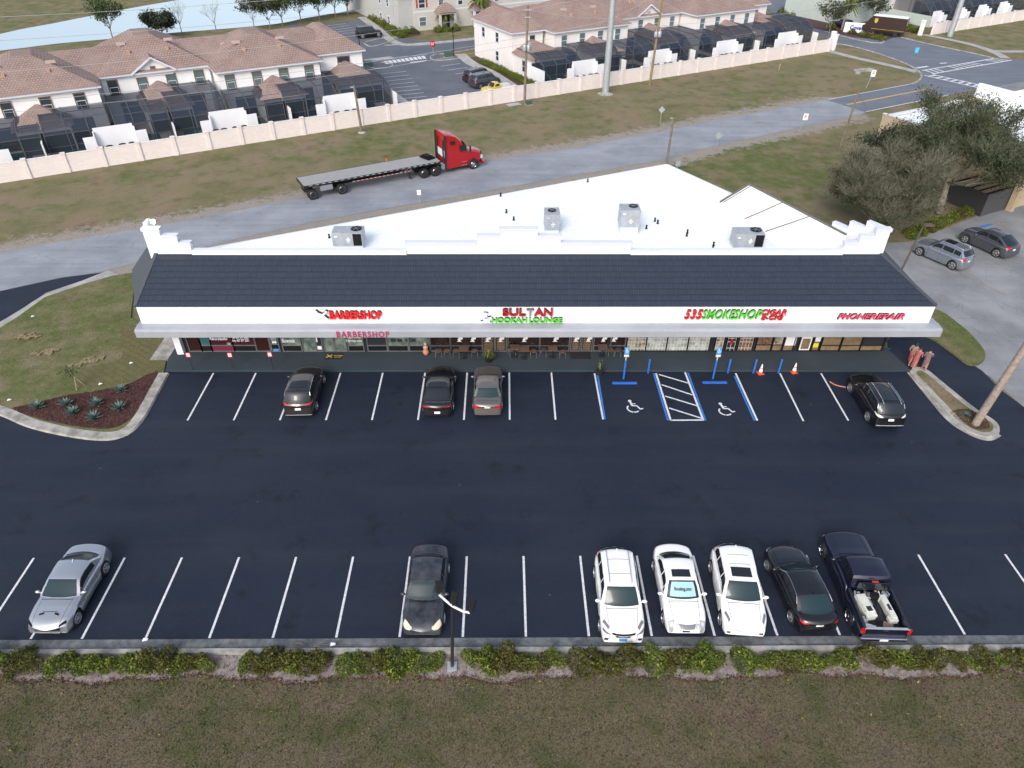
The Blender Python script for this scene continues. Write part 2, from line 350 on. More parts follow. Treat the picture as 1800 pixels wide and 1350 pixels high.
# black tile roof : running x, courses down the slope (object space y)
b = NB('tile_dark', .6, .35)
br = b.N.new('ShaderNodeTexBrick'); br.inputs['Scale'].default_value = 1; br.offset = 0; br.inputs['Brick Width'].default_value = .15; br.inputs['Row Height'].default_value = .41; br.inputs['Mortar Size'].default_value = .018
br.inputs['Color1'].default_value = (.021, .031, .052, 1); br.inputs['Color2'].default_value = (.028, .039, .062, 1); br.inputs['Mortar'].default_value = (.016, .022, .034, 1)
b.L.new(b.tc, br.inputs[0]); b.color(br.outputs[0]); b.bump(b.math('SUBTRACT', 1, br.outputs['Fac']), .6, .03)
# clay tile roof
b = NB('tile_clay', .85, .2)
geo = b.N.new('ShaderNodeNewGeometry'); uv = b.N.new('ShaderNodeUVMap')
br = b.N.new('ShaderNodeTexBrick'); br.inputs['Scale'].default_value = 1; br.offset = .5; br.inputs['Brick Width'].default_value = .33; br.inputs['Row Height'].default_value = .36; br.inputs['Mortar Size'].default_value = .035; br.inputs['Mortar Smooth'].default_value = .3
br.inputs['Color1'].default_value = (.325, .235, .208, 1); br.inputs['Color2'].default_value = (.265, .192, .170, 1); br.inputs['Mortar'].default_value = (.13, .095, .088, 1)
b.L.new(uv.outputs[0], br.inputs[0]); n1 = b.noise(.35, 5); c = b.mix(b.ramp(n1, [(.4, 0.0), (.68, .6)]), br.outputs[0], (.33, .25, .22)); c = b.mix(b.ramp(b.noise(1.5, 5), [(.5, 0.0), (.75, .25)]), c, (.17, .13, .12))
b.color(c); b.bump(b.math('SUBTRACT', 1, br.outputs['Fac']), .5, .04)
# water
b = NB('water', .03, .5); b.b.inputs['Base Color'].default_value = (.86, .87, .86, 1); b.b.inputs['Metallic'].default_value = 1; b.bump(b.noise(.8, 3), .02, .02)
# pink block wall
b = NB('block_wall', .9, .15); br = b.N.new('ShaderNodeTexBrick'); br.inputs['Scale'].default_value = 1; br.inputs['Brick Width'].default_value = .45; br.inputs['Row Height'].default_value = .2; br.inputs['Mortar Size'].default_value = .012
br.inputs['Color1'].default_value = (.74, .68, .66, 1); br.inputs['Color2'].default_value = (.69, .63, .605, 1); br.inputs['Mortar'].default_value = (.64, .58, .56, 1)
b.L.new(b.map((1, 1, 1), (R(90), 0, 0)), br.inputs[0]); c = b.mix(b.ramp(b.noise(.8, 5), [(.4, 0.0), (.7, .25)]), br.outputs[0], (.60, .53, .50)); b.color(c)
# pool screens: fine dark mesh you can see through
def screen_mat(name, a):
    m = bpy.data.materials.new(name); m.use_nodes = True; MAT[name] = m; N, L = nodes(m); b_ = N['Principled BSDF']
    b_.inputs['Base Color'].default_value = (.024, .036, .060, 1); b_.inputs['Roughness'].default_value = .6; b_.inputs['Alpha'].default_value = a
screen_mat('screen', .42); screen_mat('screen_roof', .62)
# car paints
def paint(name, col, metal=.0, rough=.28, coat=1.0): return mat(name, col, rough, metal, coat=coat)
paint('car_silver', (.50, .52, .55), .75, .32); paint('car_white', (.80, .81, .80), 0, .35, .6); paint('car_black', (.006, .006, .008), 0, .25, .7); paint('car_navy', (.008, .010, .028), .2, .3, .8)
mat('car_black_old', (.045, .05, .06), .4, coat=.4, var=.85, vscale=1.6, col2=(.010, .012, .018)); paint('car_taupe', (.17, .155, .145), .6, .35); paint('car_grey', (.10, .105, .12), .6, .35); paint('car_silverblue', (.30, .34, .40), .7, .32)
paint('car_brownblack', (.022, .018, .020), .3, .28); paint('car_yellow', (.60, .45, .03), 0, .35); paint('truck_brown', (.030, .014, .010), 0, .4, .4); paint('car_darkgrey', (.06, .065, .08), .5, .3)
mat('lens', (.55, .57, .58), .12, spec=.8); mat('lens_amber', (.62, .58, .42), .2, spec=.8); mat('seat_tan', (.25, .21, .17), .8)
leafmat('leaf_hedge', (.024, .050, .008), (.100, .150, .018), (.25, .25, .035)); leafmat('leaf_hedge_red', (.045, .040, .012), (.085, .095, .018), (.14, .13, .025))
leafmat('leaf_oak', (.028, .038, .018), (.058, .070, .034), (.11, .12, .065)); leafmat('leaf_oak_green', (.022, .036, .016), (.050, .068, .030), (.10, .115, .055)); leafmat('leaf_oak_dark', (.018, .028, .018), (.035, .048, .028), (.06, .075, .045))
leafmat('leaf_pine', (.03, .055, .018), (.06, .095, .03), (.10, .14, .05)); leafmat('leaf_palm', (.05, .07, .02), (.12, .15, .03), (.2, .2, .05)); leafmat('leaf_grass', (.030, .045, .014), (.060, .052, .030), (.14, .115, .085)); leafmat('leaf_dead', (.10, .06, .04), (.16, .10, .07), (.22, .16, .12))
leafmat('chip', (.05, .022, .02), (.11, .05, .042), (.19, .10, .085), .9); leafmat('chip_sod', (.08, .06, .03), (.15, .11, .06), (.2, .15, .08), .9)
mat('agave', (.10, .17, .15), .55, var=.25, vscale=8)

# ================= ground
RU = [G(*p) for p in ((-700, 560), (-300, 487), (0, 443), (150, 418), (300, 393), (500, 355), (650, 322), (850, 285), (1000, 262), (1170, 230), (1250, 213), (1453, 176))]
RL = [G(*p) for p in ((-700, 655), (-300, 568), (0, 513), (190, 475), (460, 410), (600, 381), (740, 356), (850, 338), (1000, 310), (1170, 280), (1250, 258), (1400, 226), (1500, 204))]
a0 = G(0, 319); a1 = G(1454, 89); WU = Vector((a1[0]-a0[0], a1[1]-a0[1])).normalized(); WV = Vector((-WU.y, WU.x)); WO = Vector(a0); WANG = math.atan2(WU.y, WU.x)
def UV(u, v, z=0): p = WO+WU*u+WV*v; return (p.x, p.y, z)
def seg_dist(X, Y, line):
    D = np.full(X.shape, 1e9)
    for (ax, ay), (bx, by) in zip(line[:-1], line[1:]):
        dx, dy = bx-ax, by-ay; t = (((X-ax)*dx+(Y-ay)*dy)/(dx*dx+dy*dy)).clip(0, 1); D = np.minimum(D, np.hypot(X-ax-t*dx, Y-ay-t*dy))
    return D
def ground():
    xs = np.concatenate([[-900, -500, -250, -170], np.arange(-130, 141, 1.5), [180, 260, 500, 900]]); ys = np.concatenate([[-300, -100, -20], np.arange(4, 12, 2), np.arange(12, 215, 1.5), [260, 350, 600, 1200]])
    X, Y = np.meshgrid(xs, ys); Z = np.zeros_like(X)
    V = np.stack([X, Y, Z], -1).reshape(-1, 3); nx = len(xs); F = [(j*nx+i, j*nx+i+1, (j+1)*nx+i+1, (j+1)*nx+i) for j in range(len(ys)-1) for i in range(nx-1)]
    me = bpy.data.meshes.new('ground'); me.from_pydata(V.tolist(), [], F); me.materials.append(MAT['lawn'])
    x, y = V[:, 0], V[:, 1]
    s = np.zeros(len(V))
    d = seg_dist(x, y, RU); s = np.maximum(s, .70*np.exp(-(d/3.6)**2)); d = seg_dist(x, y, RL); s = np.maximum(s, .74*np.exp(-(d/3.2)**2))
    d = seg_dist(x, y, [UV(-20, -1)[:2], UV(125, -1)[:2]]); s = np.maximum(s, .35*np.exp(-(d/.8)**2))
    for c, r in ((G(880, 297), 7), (G(1400, 180), 10), (G(1350, 190), 7), (G(560, 345), 5), (G(700, 1250), 1.0), (G(735, 1262), .9), (G(1010, 245), 6), (G(390, 235), 3)): s = np.maximum(s, .38*np.exp(-((x-c[0])**2+(y-c[1])**2)/r**2))
    g = np.zeros(len(V))
    for c, r, a in ((G(1360, 285), 10, .9), (G(1250, 320), 9, .7), (G(100, 620), 4, 1), (G(60, 660), 4, .6), (G(300, 250), 9, .4), (G(700, 225), 12, .4), (G(1300, 165), 12, .3), (G(700, 268), 8, .5), (G(420, 1200), 1.2, .4), (G(560, 1290), 1.5, .7), (G(1240, 1240), 1.2, .5), (G(700, 1300), 1.5, .4)):
        g = np.maximum(g, a*np.exp(-((x-c[0])**2+(y-c[1])**2)/r**2))
    g = np.where(y > 130, np.maximum(g, .35), g)
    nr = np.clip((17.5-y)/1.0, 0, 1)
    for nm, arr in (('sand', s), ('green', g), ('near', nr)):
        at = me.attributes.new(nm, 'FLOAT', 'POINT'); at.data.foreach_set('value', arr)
    tag(link('ground', me), kind='structure')
ground()
# roads
sheet('road', RU[:-1]+[RU[-1]]+[G(1525, 197)]+RL[::-1], .02, 'road_old')
J = [(1453, 176), (1604, 148), (1617, 140), (1619, 132), (1609, 123), (1586, 111), (1547, 97), (1510, 86), (1476, 79), (1440, 62), (1400, 42), (1370, 28), (1340, 12), (1335, -10), (1398, -12), (1410, 10), (1440, 40), (1560, 62), (1584, 66), (1625, 76), (1700, 92), (1751, 104), (1800, 106), (1960, 116), (2150, 140), (2150, 420), (1740, 155), (1640, 172), (1522, 198)]
sheet('road_junction', smooth_line(P(*J), 1), .032, 'road_mid')
sheet('road_shoulder', P((1738, 156), (1800, 143), (1960, 128), (2150, 180), (2150, 420), (1800, 230), (1700, 170)), .042, 'lot_old')
CL = P((500, 38), (528, 46), (640, 34), (690, 66), (760, 72), (838, 65), (900, 40), (1000, 10), (1060, 8), (900, 75), (833, 86), (768, 96), (805, 104), (850, 127), (905, 163), (712, 183), (642, 122), (600, 110))
sheet('community_road', CL, .02, 'road_lot')
# car park and the lot beyond
PARK = P((-900, 600), (-300, 600), (-60, 520), (0, 512), (110, 488), (190, 478), (150, 492), (80, 515), (30, 552), (-10, 578), (-120, 640), (-200, 690), (-60, 710), (0, 728), (60, 752), (130, 768), (190, 774), (225, 766), (250, 744), (292, 655), (292, 640), (1560, 640), (1560, 600), (1585, 560), (1660, 592), (1700, 635), (1726, 652), (1762, 688), (1800, 716), (2300, 900), (2300, 1120), (2300, 1127), (1800, 1118.5), (900, 1124), (0, 1128.5), (-600, 1133), (-900, 1100))
sheet('car_park', PARK, .022, 'asphalt_new')
sheet('side_lot', P((1540, 450), (1545, 428), (1600, 425), (1745, 370), (1800, 352), (2300, 300), (2300, 900), (1800, 716), (1770, 690), (1740, 662), (1705, 645), (1655, 590), (1600, 520)), .012, 'lot_old')
sheet('side_path', P((1560, 600), (1600, 590), (1630, 655), (1575, 655)), .034, 'asphalt_new')
# grass island beyond the corner of the shops
gi = smooth_line(P((1560, 545), (1640, 545), (1685, 572), (1715, 600), (1731, 625), (1722, 641), (1700, 642), (1670, 620), (1625, 592), (1560, 580)), 5, True)
sheet('grass_island', gi, .13, 'lawn_green', .12)
# pond
pond = smooth_line(P((-500, 190), (-200, 115), (0, 60), (90, 42), (176, 25), (250, 11), (302, 2), (380, -14), (520, -60), (800, -70), (780, -20), (700, 2), (620, 18), (560, 28), (531, 33), (500, 40), (450, 46), (380, 52), (302, 58), (200, 68), (110, 76), (45, 84), (-60, 100), (-250, 160), (-480, 240)), 3, True)
sheet('pond', pond, .03, 'water')
# concrete paths
def path(name, pts, wd, z=.03, m='path'): 
    mb = MB(); strip(mb, smooth_line(P(*pts), 6), wd, z); return tag(mb.build(name, m), kind='structure')
path('footpath', ((1454, 89), (1500, 101), (1550, 112), (1590, 121), (1612, 127)), 1.5)
path('footpath', ((1623, 61), (1680, 72), (1720, 82), (1752, 94), (1768, 103)), 1.5)
path('footpath', ((1747, 90), (1770, 91), (1800, 91), (1850, 95)), 1.5, .036)
path('footpath', ((635, 30), (660, 48), (690, 72), (720, 79), (780, 74), (840, 68)), 1.6)
path('footpath', ((808, 95), (830, 112), (860, 126), (905, 155), (925, 170)), 1.8)
path('footpath', ((655, 135), (690, 165), (716, 184)), 1.3)
path('footpath', ((642, 107), (665, 104), (690, 101)), 1.6)
path('footpath', ((845, 68), (860, 60), (885, 52)), 1.4)
path('sand_edge', ((200, 480), (150, 500), (95, 520), (50, 548), (10, 572), (-60, 610)), 1.5, .028, 'path')
# kerbs
kerb('kerb', [(-60, G(0, 1134)[1]), (60, G(0, 1134)[1])], .02, .03, 'concrete_dark')
yk = 17.85
sheet('gutter', [(-60, yk), (60, yk), (60, yk-.48), (-60, yk-.48)], .035, 'concrete_dark')
kerb('kerb', [(60, yk-.62), (-60, yk-.62)], .26, .15)
ik = smooth_line(P((-260, 640), (-120, 688), (0, 722), (60, 746), (130, 762), (190, 768), (222, 759), (243, 738), (265, 700), (288, 658)), 6)
kerb('kerb', ik, .75, .13)
sheet('planting_island', ik+P((292, 640), (300, 600), (230, 560), (240, 480), (200, 486), (150, 500), (80, 524), (30, 560), (-10, 585), (-120, 650)), .10, 'lawn_green', .09)
tri = smooth_line(P((1604, 657), (1622, 652), (1660, 682), (1710, 722), (1745, 745), (1748, 762), (1728, 766), (1695, 752), (1655, 712), (1625, 680)), 6, True)
kerb('kerb', tri+tri[:1], .42, .14)
sheet('kerb_island', tri, .11, 'lawn', .10)
path('footpath', ((1601, 655), (1630, 690), (1668, 735), (1700, 758), (1732, 770), (1752, 762)), .55, .03, 'concrete')
kerb('kerb', smooth_line(P((1455, 80), (1475, 78), (1510, 85), (1547, 96), (1586, 110), (1609, 122), (1619, 132), (1616, 141), (1604, 148)), 5), .35, .12)
kerb('kerb', smooth_line(P((1450, 56), (1480, 64), (1514, 72), (1540, 76), (1553, 75), (1548, 69), (1530, 66)), 5), .35, .12)
kerb('kerb', smooth_line(P((1584, 66), (1625, 76), (1700, 92), (1732, 99), (1751, 104)), 5), .3, .12)
for pts in (((675, 80), (720, 78), (780, 73), (838, 66)), ((642, 122), (660, 121), (684, 119), (690, 113), (670, 110)), ((768, 96), (757, 100), (762, 106), (785, 106), (805, 103)), ((768, 96), (800, 92), (835, 86)), ((640, 77), (655, 82), (690, 72), (700, 66), (670, 68), (643, 74))):
    kerb('kerb', smooth_line(P(*pts), 5), .25, .12)
# sidewalk in front of the shops
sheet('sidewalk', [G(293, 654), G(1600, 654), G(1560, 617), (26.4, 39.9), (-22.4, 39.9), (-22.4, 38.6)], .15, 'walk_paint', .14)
sheet('side_walkway', [(-23.6, 38.6), (-22.4, 38.6), (-22.4, 45), (-23.6, 46)], .12, 'concrete', .1)
# ---- markings
mb = MB(); mz = .034
XA = [G(x, y) for x, y in ((145, 1124), (1697, 1117))]; xa0 = XA[0][0]+.02; sp = 2.743
def qline(mb, p, q, wd=.105, z=mz): strip(mb, [p, q], wd, z)
for k in range(0, 15):
    x = -18.33+sp*k
    qline(mb, (x, 17.9), (x-.01, 22.28))
for x in (-18.33-2.2, -18.33-4.35, G(1770, 980)[0], G(1770, 980)[0]+sp): qline(mb, (x, 17.9), (x-.01, 22.28))
for k in list(range(0, 9))+[13, 14]:
    x = -18.95+sp*k+.02*(k > 9)
    if k in (0, 1, 2, 3, 4, 5, 6, 7, 8): qline(mb, (x, 37.25), (x, 32.5))
qline(mb, G(1045, 657), G(1060, 738)); qline(mb, G(1371, 657), G(1412, 741)); qline(mb, G(1443, 657), G(1491, 740))
qline(mb, G(1153, 657), G(1179, 740), .12); qline(mb, G(1204, 655), G(1236, 739), .12); qline(mb, G(1293, 657), G(1331, 740), .12)
qline(mb, G(1178, 739.5), G(1237, 739), .12)
for a, c in (((1158, 659), (1209, 674)), ((1163, 677), (1217, 695)), ((1169, 697), (1225, 714)), ((1176, 718), (1233, 736))): qline(mb, G(*a), G(*c), .11, mz+.003)
tag(mb.build('stall_marking', 'paint_white'), kind='structure')
mb = MB()
for a, c in (((1050, 657), (1063, 738)), ((1149, 657), (1174, 740)), ((1209, 656), (1240, 740)), ((1291, 662), (1326, 740))): qline(mb, G(*a), G(*c), .12, mz+.006)
tag(mb.build('blue_stall_marking', 'paint_blue'), kind='structure')
def wheelchair(px, py):
    cx, cy = G(px, py); mb = MB(); k = 1.12
    def T(x, y): return (cx+x*k, cy+y*k)
    mb.prism([T(-.12+.1*math.cos(t), .52+.1*math.sin(t)) for t in np.linspace(0, 6.28, 13)[:-1]], mz, mz+.004)
    strip(mb, [T(-.11, .44), T(-.04, .10)], .13, mz+.002); strip(mb, [T(-.05, .10), T(.22, .10)], .1, mz+.003); strip(mb, [T(.2, .12), T(.36, -.2)], .1, mz+.004); strip(mb, [T(.34, -.2), T(.52, -.14)], .09, mz+.005); strip(mb, [T(-.05, .27), T(.16, .27)], .08, mz+.003)
    for t0, t1 in ((2.4, 3.3), (3.4, 4.5), (4.6, 5.5)): strip(mb, [T(0+.34*math.cos(t), -.13+.32*math.sin(t)) for t in np.linspace(t0, t1, 7)], .1, mz+.002)
    tag(mb.build('wheelchair_marking', 'paint_white'), kind='structure')
wheelchair(1113, 716); wheelchair(1274, 721)
mb = MB(); z = .046
qline(mb, G(1456, 175.5), G(1604, 147.5), .16, z); qline(mb, G(1522, 197), G(1670, 167), .18, z); qline(mb, G(1611, 120), G(1631, 117), .5, z); qline(mb, G(1652, 112), G(1664, 111), .4, z)
qline(mb, G(1621, 124.5), G(1751, 102.5), .3, z); qline(mb, G(1638, 130.5), G(1778, 106), .3, z); qline(mb, G(1625, 133), G(1860, 188), .28, z); qline(mb, G(1640, 131.5), G(1860, 180), .28, z)
def lerp2(a, c, t): return (a[0]+(c[0]-a[0])*t, a[1]+(c[1]-a[1])*t)
for i in range(16):
    t = (i+.5)/16
    if i in (3, 4, 11, 12): continue
    qline(mb, G(*lerp2((1621, 124.5), (1751, 102.5), t)), G(*lerp2((1638, 130.5), (1778, 106), t)), .3, z+.004)
for i in range(18):
    t = (i+.5)/18; qline(mb, G(*lerp2((1625, 133), (1860, 188), t)), G(*lerp2((1640, 131.5), (1860, 180), t)), .4, z+.004)
for i in range(10):
    p = lerp2((675, 108), (748, 98), (i+.3)/10); qline(mb, G(p[0], p[1]), G(p[0]+4, p[1]+5), .55, z)
qline(mb, G(721, 110.5), G(751, 107), .5, z); qline(mb, G(660, 105), G(752, 96), .15, z)
for i in range(9): p = lerp2((664, 131), (705, 181), i/8); qline(mb, G(*p), G(p[0]+50, p[1]-5), .12, z)
for i in range(5): p = lerp2((775, 117), (850, 158), i/6); qline(mb, G(*p), G(p[0]+34, p[1]-5), .12, z)
for i in range(5): p = lerp2((600, 60), (570, 42), i/5); qline(mb, G(*p), G(p[0]+32, p[1]-4), .12, z)
tag(mb.build('road_marking', 'paint_white'), kind='structure')
mb = MB(); qline(mb, G(1489, 184.5), G(1638, 155.5), .35, z+.002); tag(mb.build('yellow_marking', 'paint_yellow'), kind='structure')
mb = MB()
for a, c in (((1715, 402), (1744, 394)), ((1722, 408), (1747, 402))): qline(mb, G(*a), G(*c), .25, .03)
tag(mb.build('blue_stall_marking', 'paint_blue'), kind='structure')
mb = MB()
for a, c in (((1590, 428), (1770, 520)), ((1752, 392), (1850, 430)), ((1752, 392), (1820, 400))): qline(mb, G(*a), G(*c), .1, .03)
tag(mb.build('faded_marking', mat('paint_faded', (.38, .30, .24), .8, var=.5, vscale=4)), kind='structure')
# planting bed with mulch beside the car park
bed = smooth_line(P((22, 722), (60, 712), (120, 697), (180, 688), (225, 678), (258, 662), (278, 657), (262, 690), (243, 725), (222, 745), (190, 756), (130, 751), (70, 738)), 4, True)
sheet('mulch_bed', bed, .115, 'mulch_flat')
bed2 = smooth_line(P((1668, 728), (1700, 722), (1730, 738), (1738, 755), (1715, 757), (1690, 746)), 4, True); sheet('mulch_bed', bed2, .125, 'mulch_flat')
def inside(p, poly):
    x, y = p; c = False
    for i in range(len(poly)):
        x1, y1 = poly[i]; x2, y2 = poly[i-1]
        if (y1 > y) != (y2 > y) and x < (x2-x1)*(y-y1)/(y2-y1)+x1: c = not c
    return c
def scatter(poly, n, z, seed=0):
    rg = random.Random(seed); xs = [p[0] for p in poly]; ys = [p[1] for p in poly]; out = []
    while len(out) < n:
        p = (rg.uniform(min(xs), max(xs)), rg.uniform(min(ys), max(ys)))
        if inside(p, poly): out.append((p[0], p[1], z+rg.uniform(0, .04)))
    return out
tag(link('mulch_chips', leaf_mesh('mulch_chips', scatter(bed, 9000, .12, 3), .035, 'chip', seed=4)), kind='stuff')
tag(link('mulch_chips', leaf_mesh('mulch_chips', scatter(bed2, 1500, .13, 5), .035, 'chip_sod', seed=5)), kind='stuff')
sod = smooth_line(P((215, 570), (292, 600), (290, 640), (272, 660), (200, 680), (140, 678), (150, 650), (215, 630)), 4, True)
b = NB('sod', .95, .1); br = b.N.new('ShaderNodeTexBrick'); br.inputs['Scale'].default_value = 1; br.inputs['Brick Width'].default_value = 1.1; br.inputs['Row Height'].default_value = .42; br.inputs['Mortar Size'].default_value = .025; br.inputs['Mortar Smooth'].default_value = .5
br.inputs['Color1'].default_value = (.125, .115, .055, 1); br.inputs['Color2'].default_value = (.112, .105, .050, 1); br.inputs['Mortar'].default_value = (.085, .078, .04, 1); b.L.new(b.map((1, 1, 1), (0, 0, R(35))), br.inputs[0])
c = b.mix(1.0, br.outputs[0], b.ramp(b.noise(12, 5, ro=.8), [(.3, .55), (.7, 1.5)]), 'MULTIPLY'); b.color(c)
sheet('turf_patch', sod, .112, 'sod')
# strip of bare soil and litter under the hedge, dark mulch lip, bristly near lawn
rg = random.Random(8)
edge = [(-32+i*.5, 16.02+.13*math.sin(i*.37)+.10*math.sin(i*1.13+2)+rg.uniform(-.05, .05)) for i in range(131)]
sheet('soil_strip', edge+[(33, 17.1), (-32, 17.1)], .012, mat('soil', (.25, .22, .21), .95, var=.55, vscale=3, bump=.9, bscale=18, col2=(.15, .115, .11)))
lp = [(x_+rg.uniform(-.3, .3), y_+rg.gauss(0, .05), rg.uniform(.01, .04)) for x_, y_ in edge for _ in range(60)]; tag(link('mulch_lip', leaf_mesh('mulch_lip', lp, .035, 'chip', seed=14)), kind='stuff')
def near_pts(n, seed, y0, y1, pw=1):
    r_ = np.random.default_rng(seed); x = r_.uniform(-26, 26, n); y = y0+(y1-y0)*r_.random(n)**pw; return np.stack([x, y, r_.uniform(.0, .045, n)], 1)
tag(link('lawn_blades', leaf_mesh('lawn_blades', near_pts(75000, 2, 10.5, 15.95), .028, 'leaf_grass', seed=8)), kind='stuff')
tag(link('weeds', leaf_mesh('weeds', np.concatenate([near_pts(2600, 21, 15.6, 17.25), near_pts(1500, 22, 13, 15.9)]), .05, 'leaf_hedge', seed=31)), kind='stuff')
tag(link('leaf_litter', leaf_mesh('leaf_litter', near_pts(7000, 3, 15.8, 17.0), .03, 'leaf_dead', seed=9)), kind='stuff')
# ================= the row of shops
SY = 39.55; FY = 38.0; VY = 37.3; MY = 41.3
shop = thing('shop_building', 'long single storey row of shops with black tiled mansard roof and white stepped parapets', 'building', (0, 39.5, 0)); OY = 39.5
def sp_(mb, name, m, smooth=False, par=None, bevel=0):
    mb.v = [(x, y-OY, z) for x, y, z in mb.v]; return mb.build(name, m, par or shop, smooth, bevel=bevel)
ez0 = GY(900, 568, FY)[1]; ez1 = GY(900, 538.5, FY)[1]; vz0 = GY(900, 593, VY)[1]; vz1 = GY(900, 581, VY)[1]
mz1 = 6.5; RZ = 5.85
bc = G(1172, 290, RZ); lf = G(465, 437, RZ); k = (bc[1]-lf[1])/(bc[0]-lf[0])
lx = -22.2; ly = lf[1]+(lx-lf[0])*k
W_L, W_R = -21.9, GY(1552, 617, SY)[0]
# solid walls below the roof
mb = MB(); mb.prism([(W_L, MY+.05), (24.2, MY+.05), (bc[0]-.1, bc[1]-.15), (lx+.3, max(ly, 42.2))], 0, RZ-.06); sp_(mb, 'wall', 'stucco_white')
mb = MB(); mb.prism([(W_L, SY+.25), (W_R, SY+.25), (24.6, MY+.04), (W_L, MY+.04)], 0, 4.6); sp_(mb, 'front_wall', 'stucco_white')
mb = MB(); mb.prism([(lx+.1, MY+.3), (24.3, MY+.3), (bc[0], bc[1]), (lx+.1, max(ly, 42.2))], RZ-.05, RZ); roof = sp_(mb, 'flat_roof', 'roof_white')
mb = MB(); e = [(lx+.1, max(ly, 42.2)), (bc[0], bc[1]), (24.3, MY+.4)]
for p, q in zip(e[:-1], e[1:]): mb.beam((p[0], p[1], RZ+.03), (q[0], q[1], RZ+.03), .16, .1)
sp_(mb, 'roof_edge', 'white_trim')
# raised sloping bay along the right hand edge
rz2 = 7.1; r1 = G(1318, 325, rz2); r2 = G(1487, 413, rz2); q1 = G(1266, 357, RZ+.02); q2 = (r2[0]-2.2, r2[1]-.2)
q2 = G(1372, 437, RZ+.02); a_, b_ = Vector((*r1, rz2)), Vector((*r2, rz2)); c_ = Vector((*q1, RZ+.02)); d_ = Vector((*q2, RZ+.02))
e1 = Vector((r1[0]+.05, r1[1]+.1, RZ+.02)); e2 = Vector((r2[0]+.3, r2[1], RZ+.02))
mb = MB(); mb.add([c_, d_, b_, a_, e1, e2], [(0, 1, 2, 3), (0, 3, 4), (1, 5, 2), (3, 2, 5, 4)]); bay = sp_(mb, 'roof_bay', 'roof_white')
mb = MB(); mb.beam(c_+Vector((0, .1, .05)), a_+Vector((0, .1, .05)), .12, .10); mb.beam(a_+Vector((0, 0, .03)), b_+Vector((0, 0, .03)), .16, .08); sp_(mb, 'flashing', mat('flash', (.13, .12, .12), .6))
mb = MB()
for t, s0, s1 in ((.02, 0, .95), (.38, 0, .95), (.66, 0, .9)):
    p = a_.lerp(b_, t); q = c_.lerp(d_, min(1, t*1.05)); n = (b_-a_).cross(c_-a_).normalized(); n = n if n.z > 0 else -n
    mb = MB(); mb.beam(p+n*.03, p.lerp(q, s1)+n*.03, .06, .04); sp_(mb, 'roof_seam', mat('rust', (.20, .13, .10), .8))
# mansard
mb = MB(); eL, eR = GY(237, 538, FY)[0], GY(1646, 538, FY)[0]; tL, tR = GY(275, 447, MY)[0], GY(1547, 447, MY)[0]
def mansard_front():
    L = math.hypot(MY-FY, mz1-ez1); a = math.atan2(mz1-ez1, MY-FY); M = Matrix.Translation((0, FY-.06-OY, ez1)) @ Matrix.Rotation(a, 4, 'X')
    mb = MB(); n = 9
    for i in range(n):          # lapped tile courses
        y0, y1 = L*i/n, L*(i+1)/n+.02; f0, f1 = i/n, (i+1)/n
        x00, x01 = eL+(tL-eL)*f0, eL+(tL-eL)*f1; x10, x11 = eR+(tR-eR)*f0, eR+(tR-eR)*f1
        mb.add([(x00, y0, .042), (x10, y0, .042), (x11, y1, .015), (x01, y1, .015), (x00, y0, 0), (x10, y0, 0)], [(0, 1, 2, 3), (4, 5, 1, 0)])
    o = mb.build('mansard_roof', 'tile_dark', shop, recalc=False); o.matrix_local = M
mansard_front()
mb = MB(); sl = 43.4
cT = G(267, 421, mz1); cB = G(232, 474, ez1); mb.add([(eL-.02, FY, ez1), (tL, MY, mz1), (cT[0], cT[1], mz1), (cB[0], cB[1], ez1)], [(0, 1, 2, 3)]); sp_(mb, 'side_roof', mat('tile_side', (.06, .07, .085), .8, var=.3, vscale=12)); mb = MB()
mb.add([(eR, FY, ez1), (tR, MY, mz1), (tR, 46.5, mz1), (eR, 47.5, ez1)], [(3, 2, 1, 0)]); mb.add([(eR, 47.5, ez1), (tR, 46.5, mz1), (tR, 46.5, ez1)], [(0, 1, 2)])
sp_(mb, 'side_roof', 'tile_side')
mb = MB(); mb.beam((eL, FY, ez1+.04), (tL, MY, mz1+.05), .22, .09); sp_(mb, 'hip_tile', 'tile_side'); mb = MB(); mb.beam((eR, FY, ez1+.04), (tR, MY, mz1+.05), .22, .09); sp_(mb, 'hip_tile', 'tile_side')
# fascia + awning
mb = MB(); mb.box(eL+.04, eR-.04, FY, FY+.15, ez0-.1, ez1); mb.box(eL+.04, eL+.2, FY+.15, sl, ez0-.1, ez1-.01); mb.box(eR-.2, eR-.04, FY+.15, 47, ez0-.1, ez1-.01); sp_(mb, 'fascia', 'white')
aL, aR = GY(240, 593, VY)[0], GY(1652, 593, VY)[0]
prof = [(FY-.001, ez0), (FY-.3, ez0-.03), (VY+.14, vz1+.06), (VY+.03, vz1), (VY, vz1-.08), (VY, vz0), (VY+.05, vz0), (VY+.08, vz1-.12), (FY, ez0-.12)]
def ring(x, fx): return [(x+fx*max(0, (FY-y)/.7)*.0, y, z) for y, z in prof]
awn = MB(); awn.grid([ring(aL, 0), ring(aL+.001, 0), ring(aR-.001, 0), ring(aR, 0)]); n = len(prof)
awn.f.append(tuple(range(n))); awn.f.append(tuple(3*n+i for i in range(n))[::-1])
b = NB('awning_metal', .42, .5); seam = b.noise(.22, 3, b.map((1, 1, .2))); c = b.ramp(seam, [(.35, (.27, .29, .33)), (.65, (.33, .35, .39))])
wv = b.noise(2.2, 3, b.map((1, .6, .6))); c = b.mix(b.ramp(wv, [(.5, 0.0), (.75, .25)]), c, (.22, .24, .27)); b.color(c)
sp_(awn, 'awning', 'awning_metal')
mb = MB()
for sx, x, d in ((0, aL, 1),): mb.box(x, eL+.05, VY+.4, sl-.2, vz0+.1, ez0)
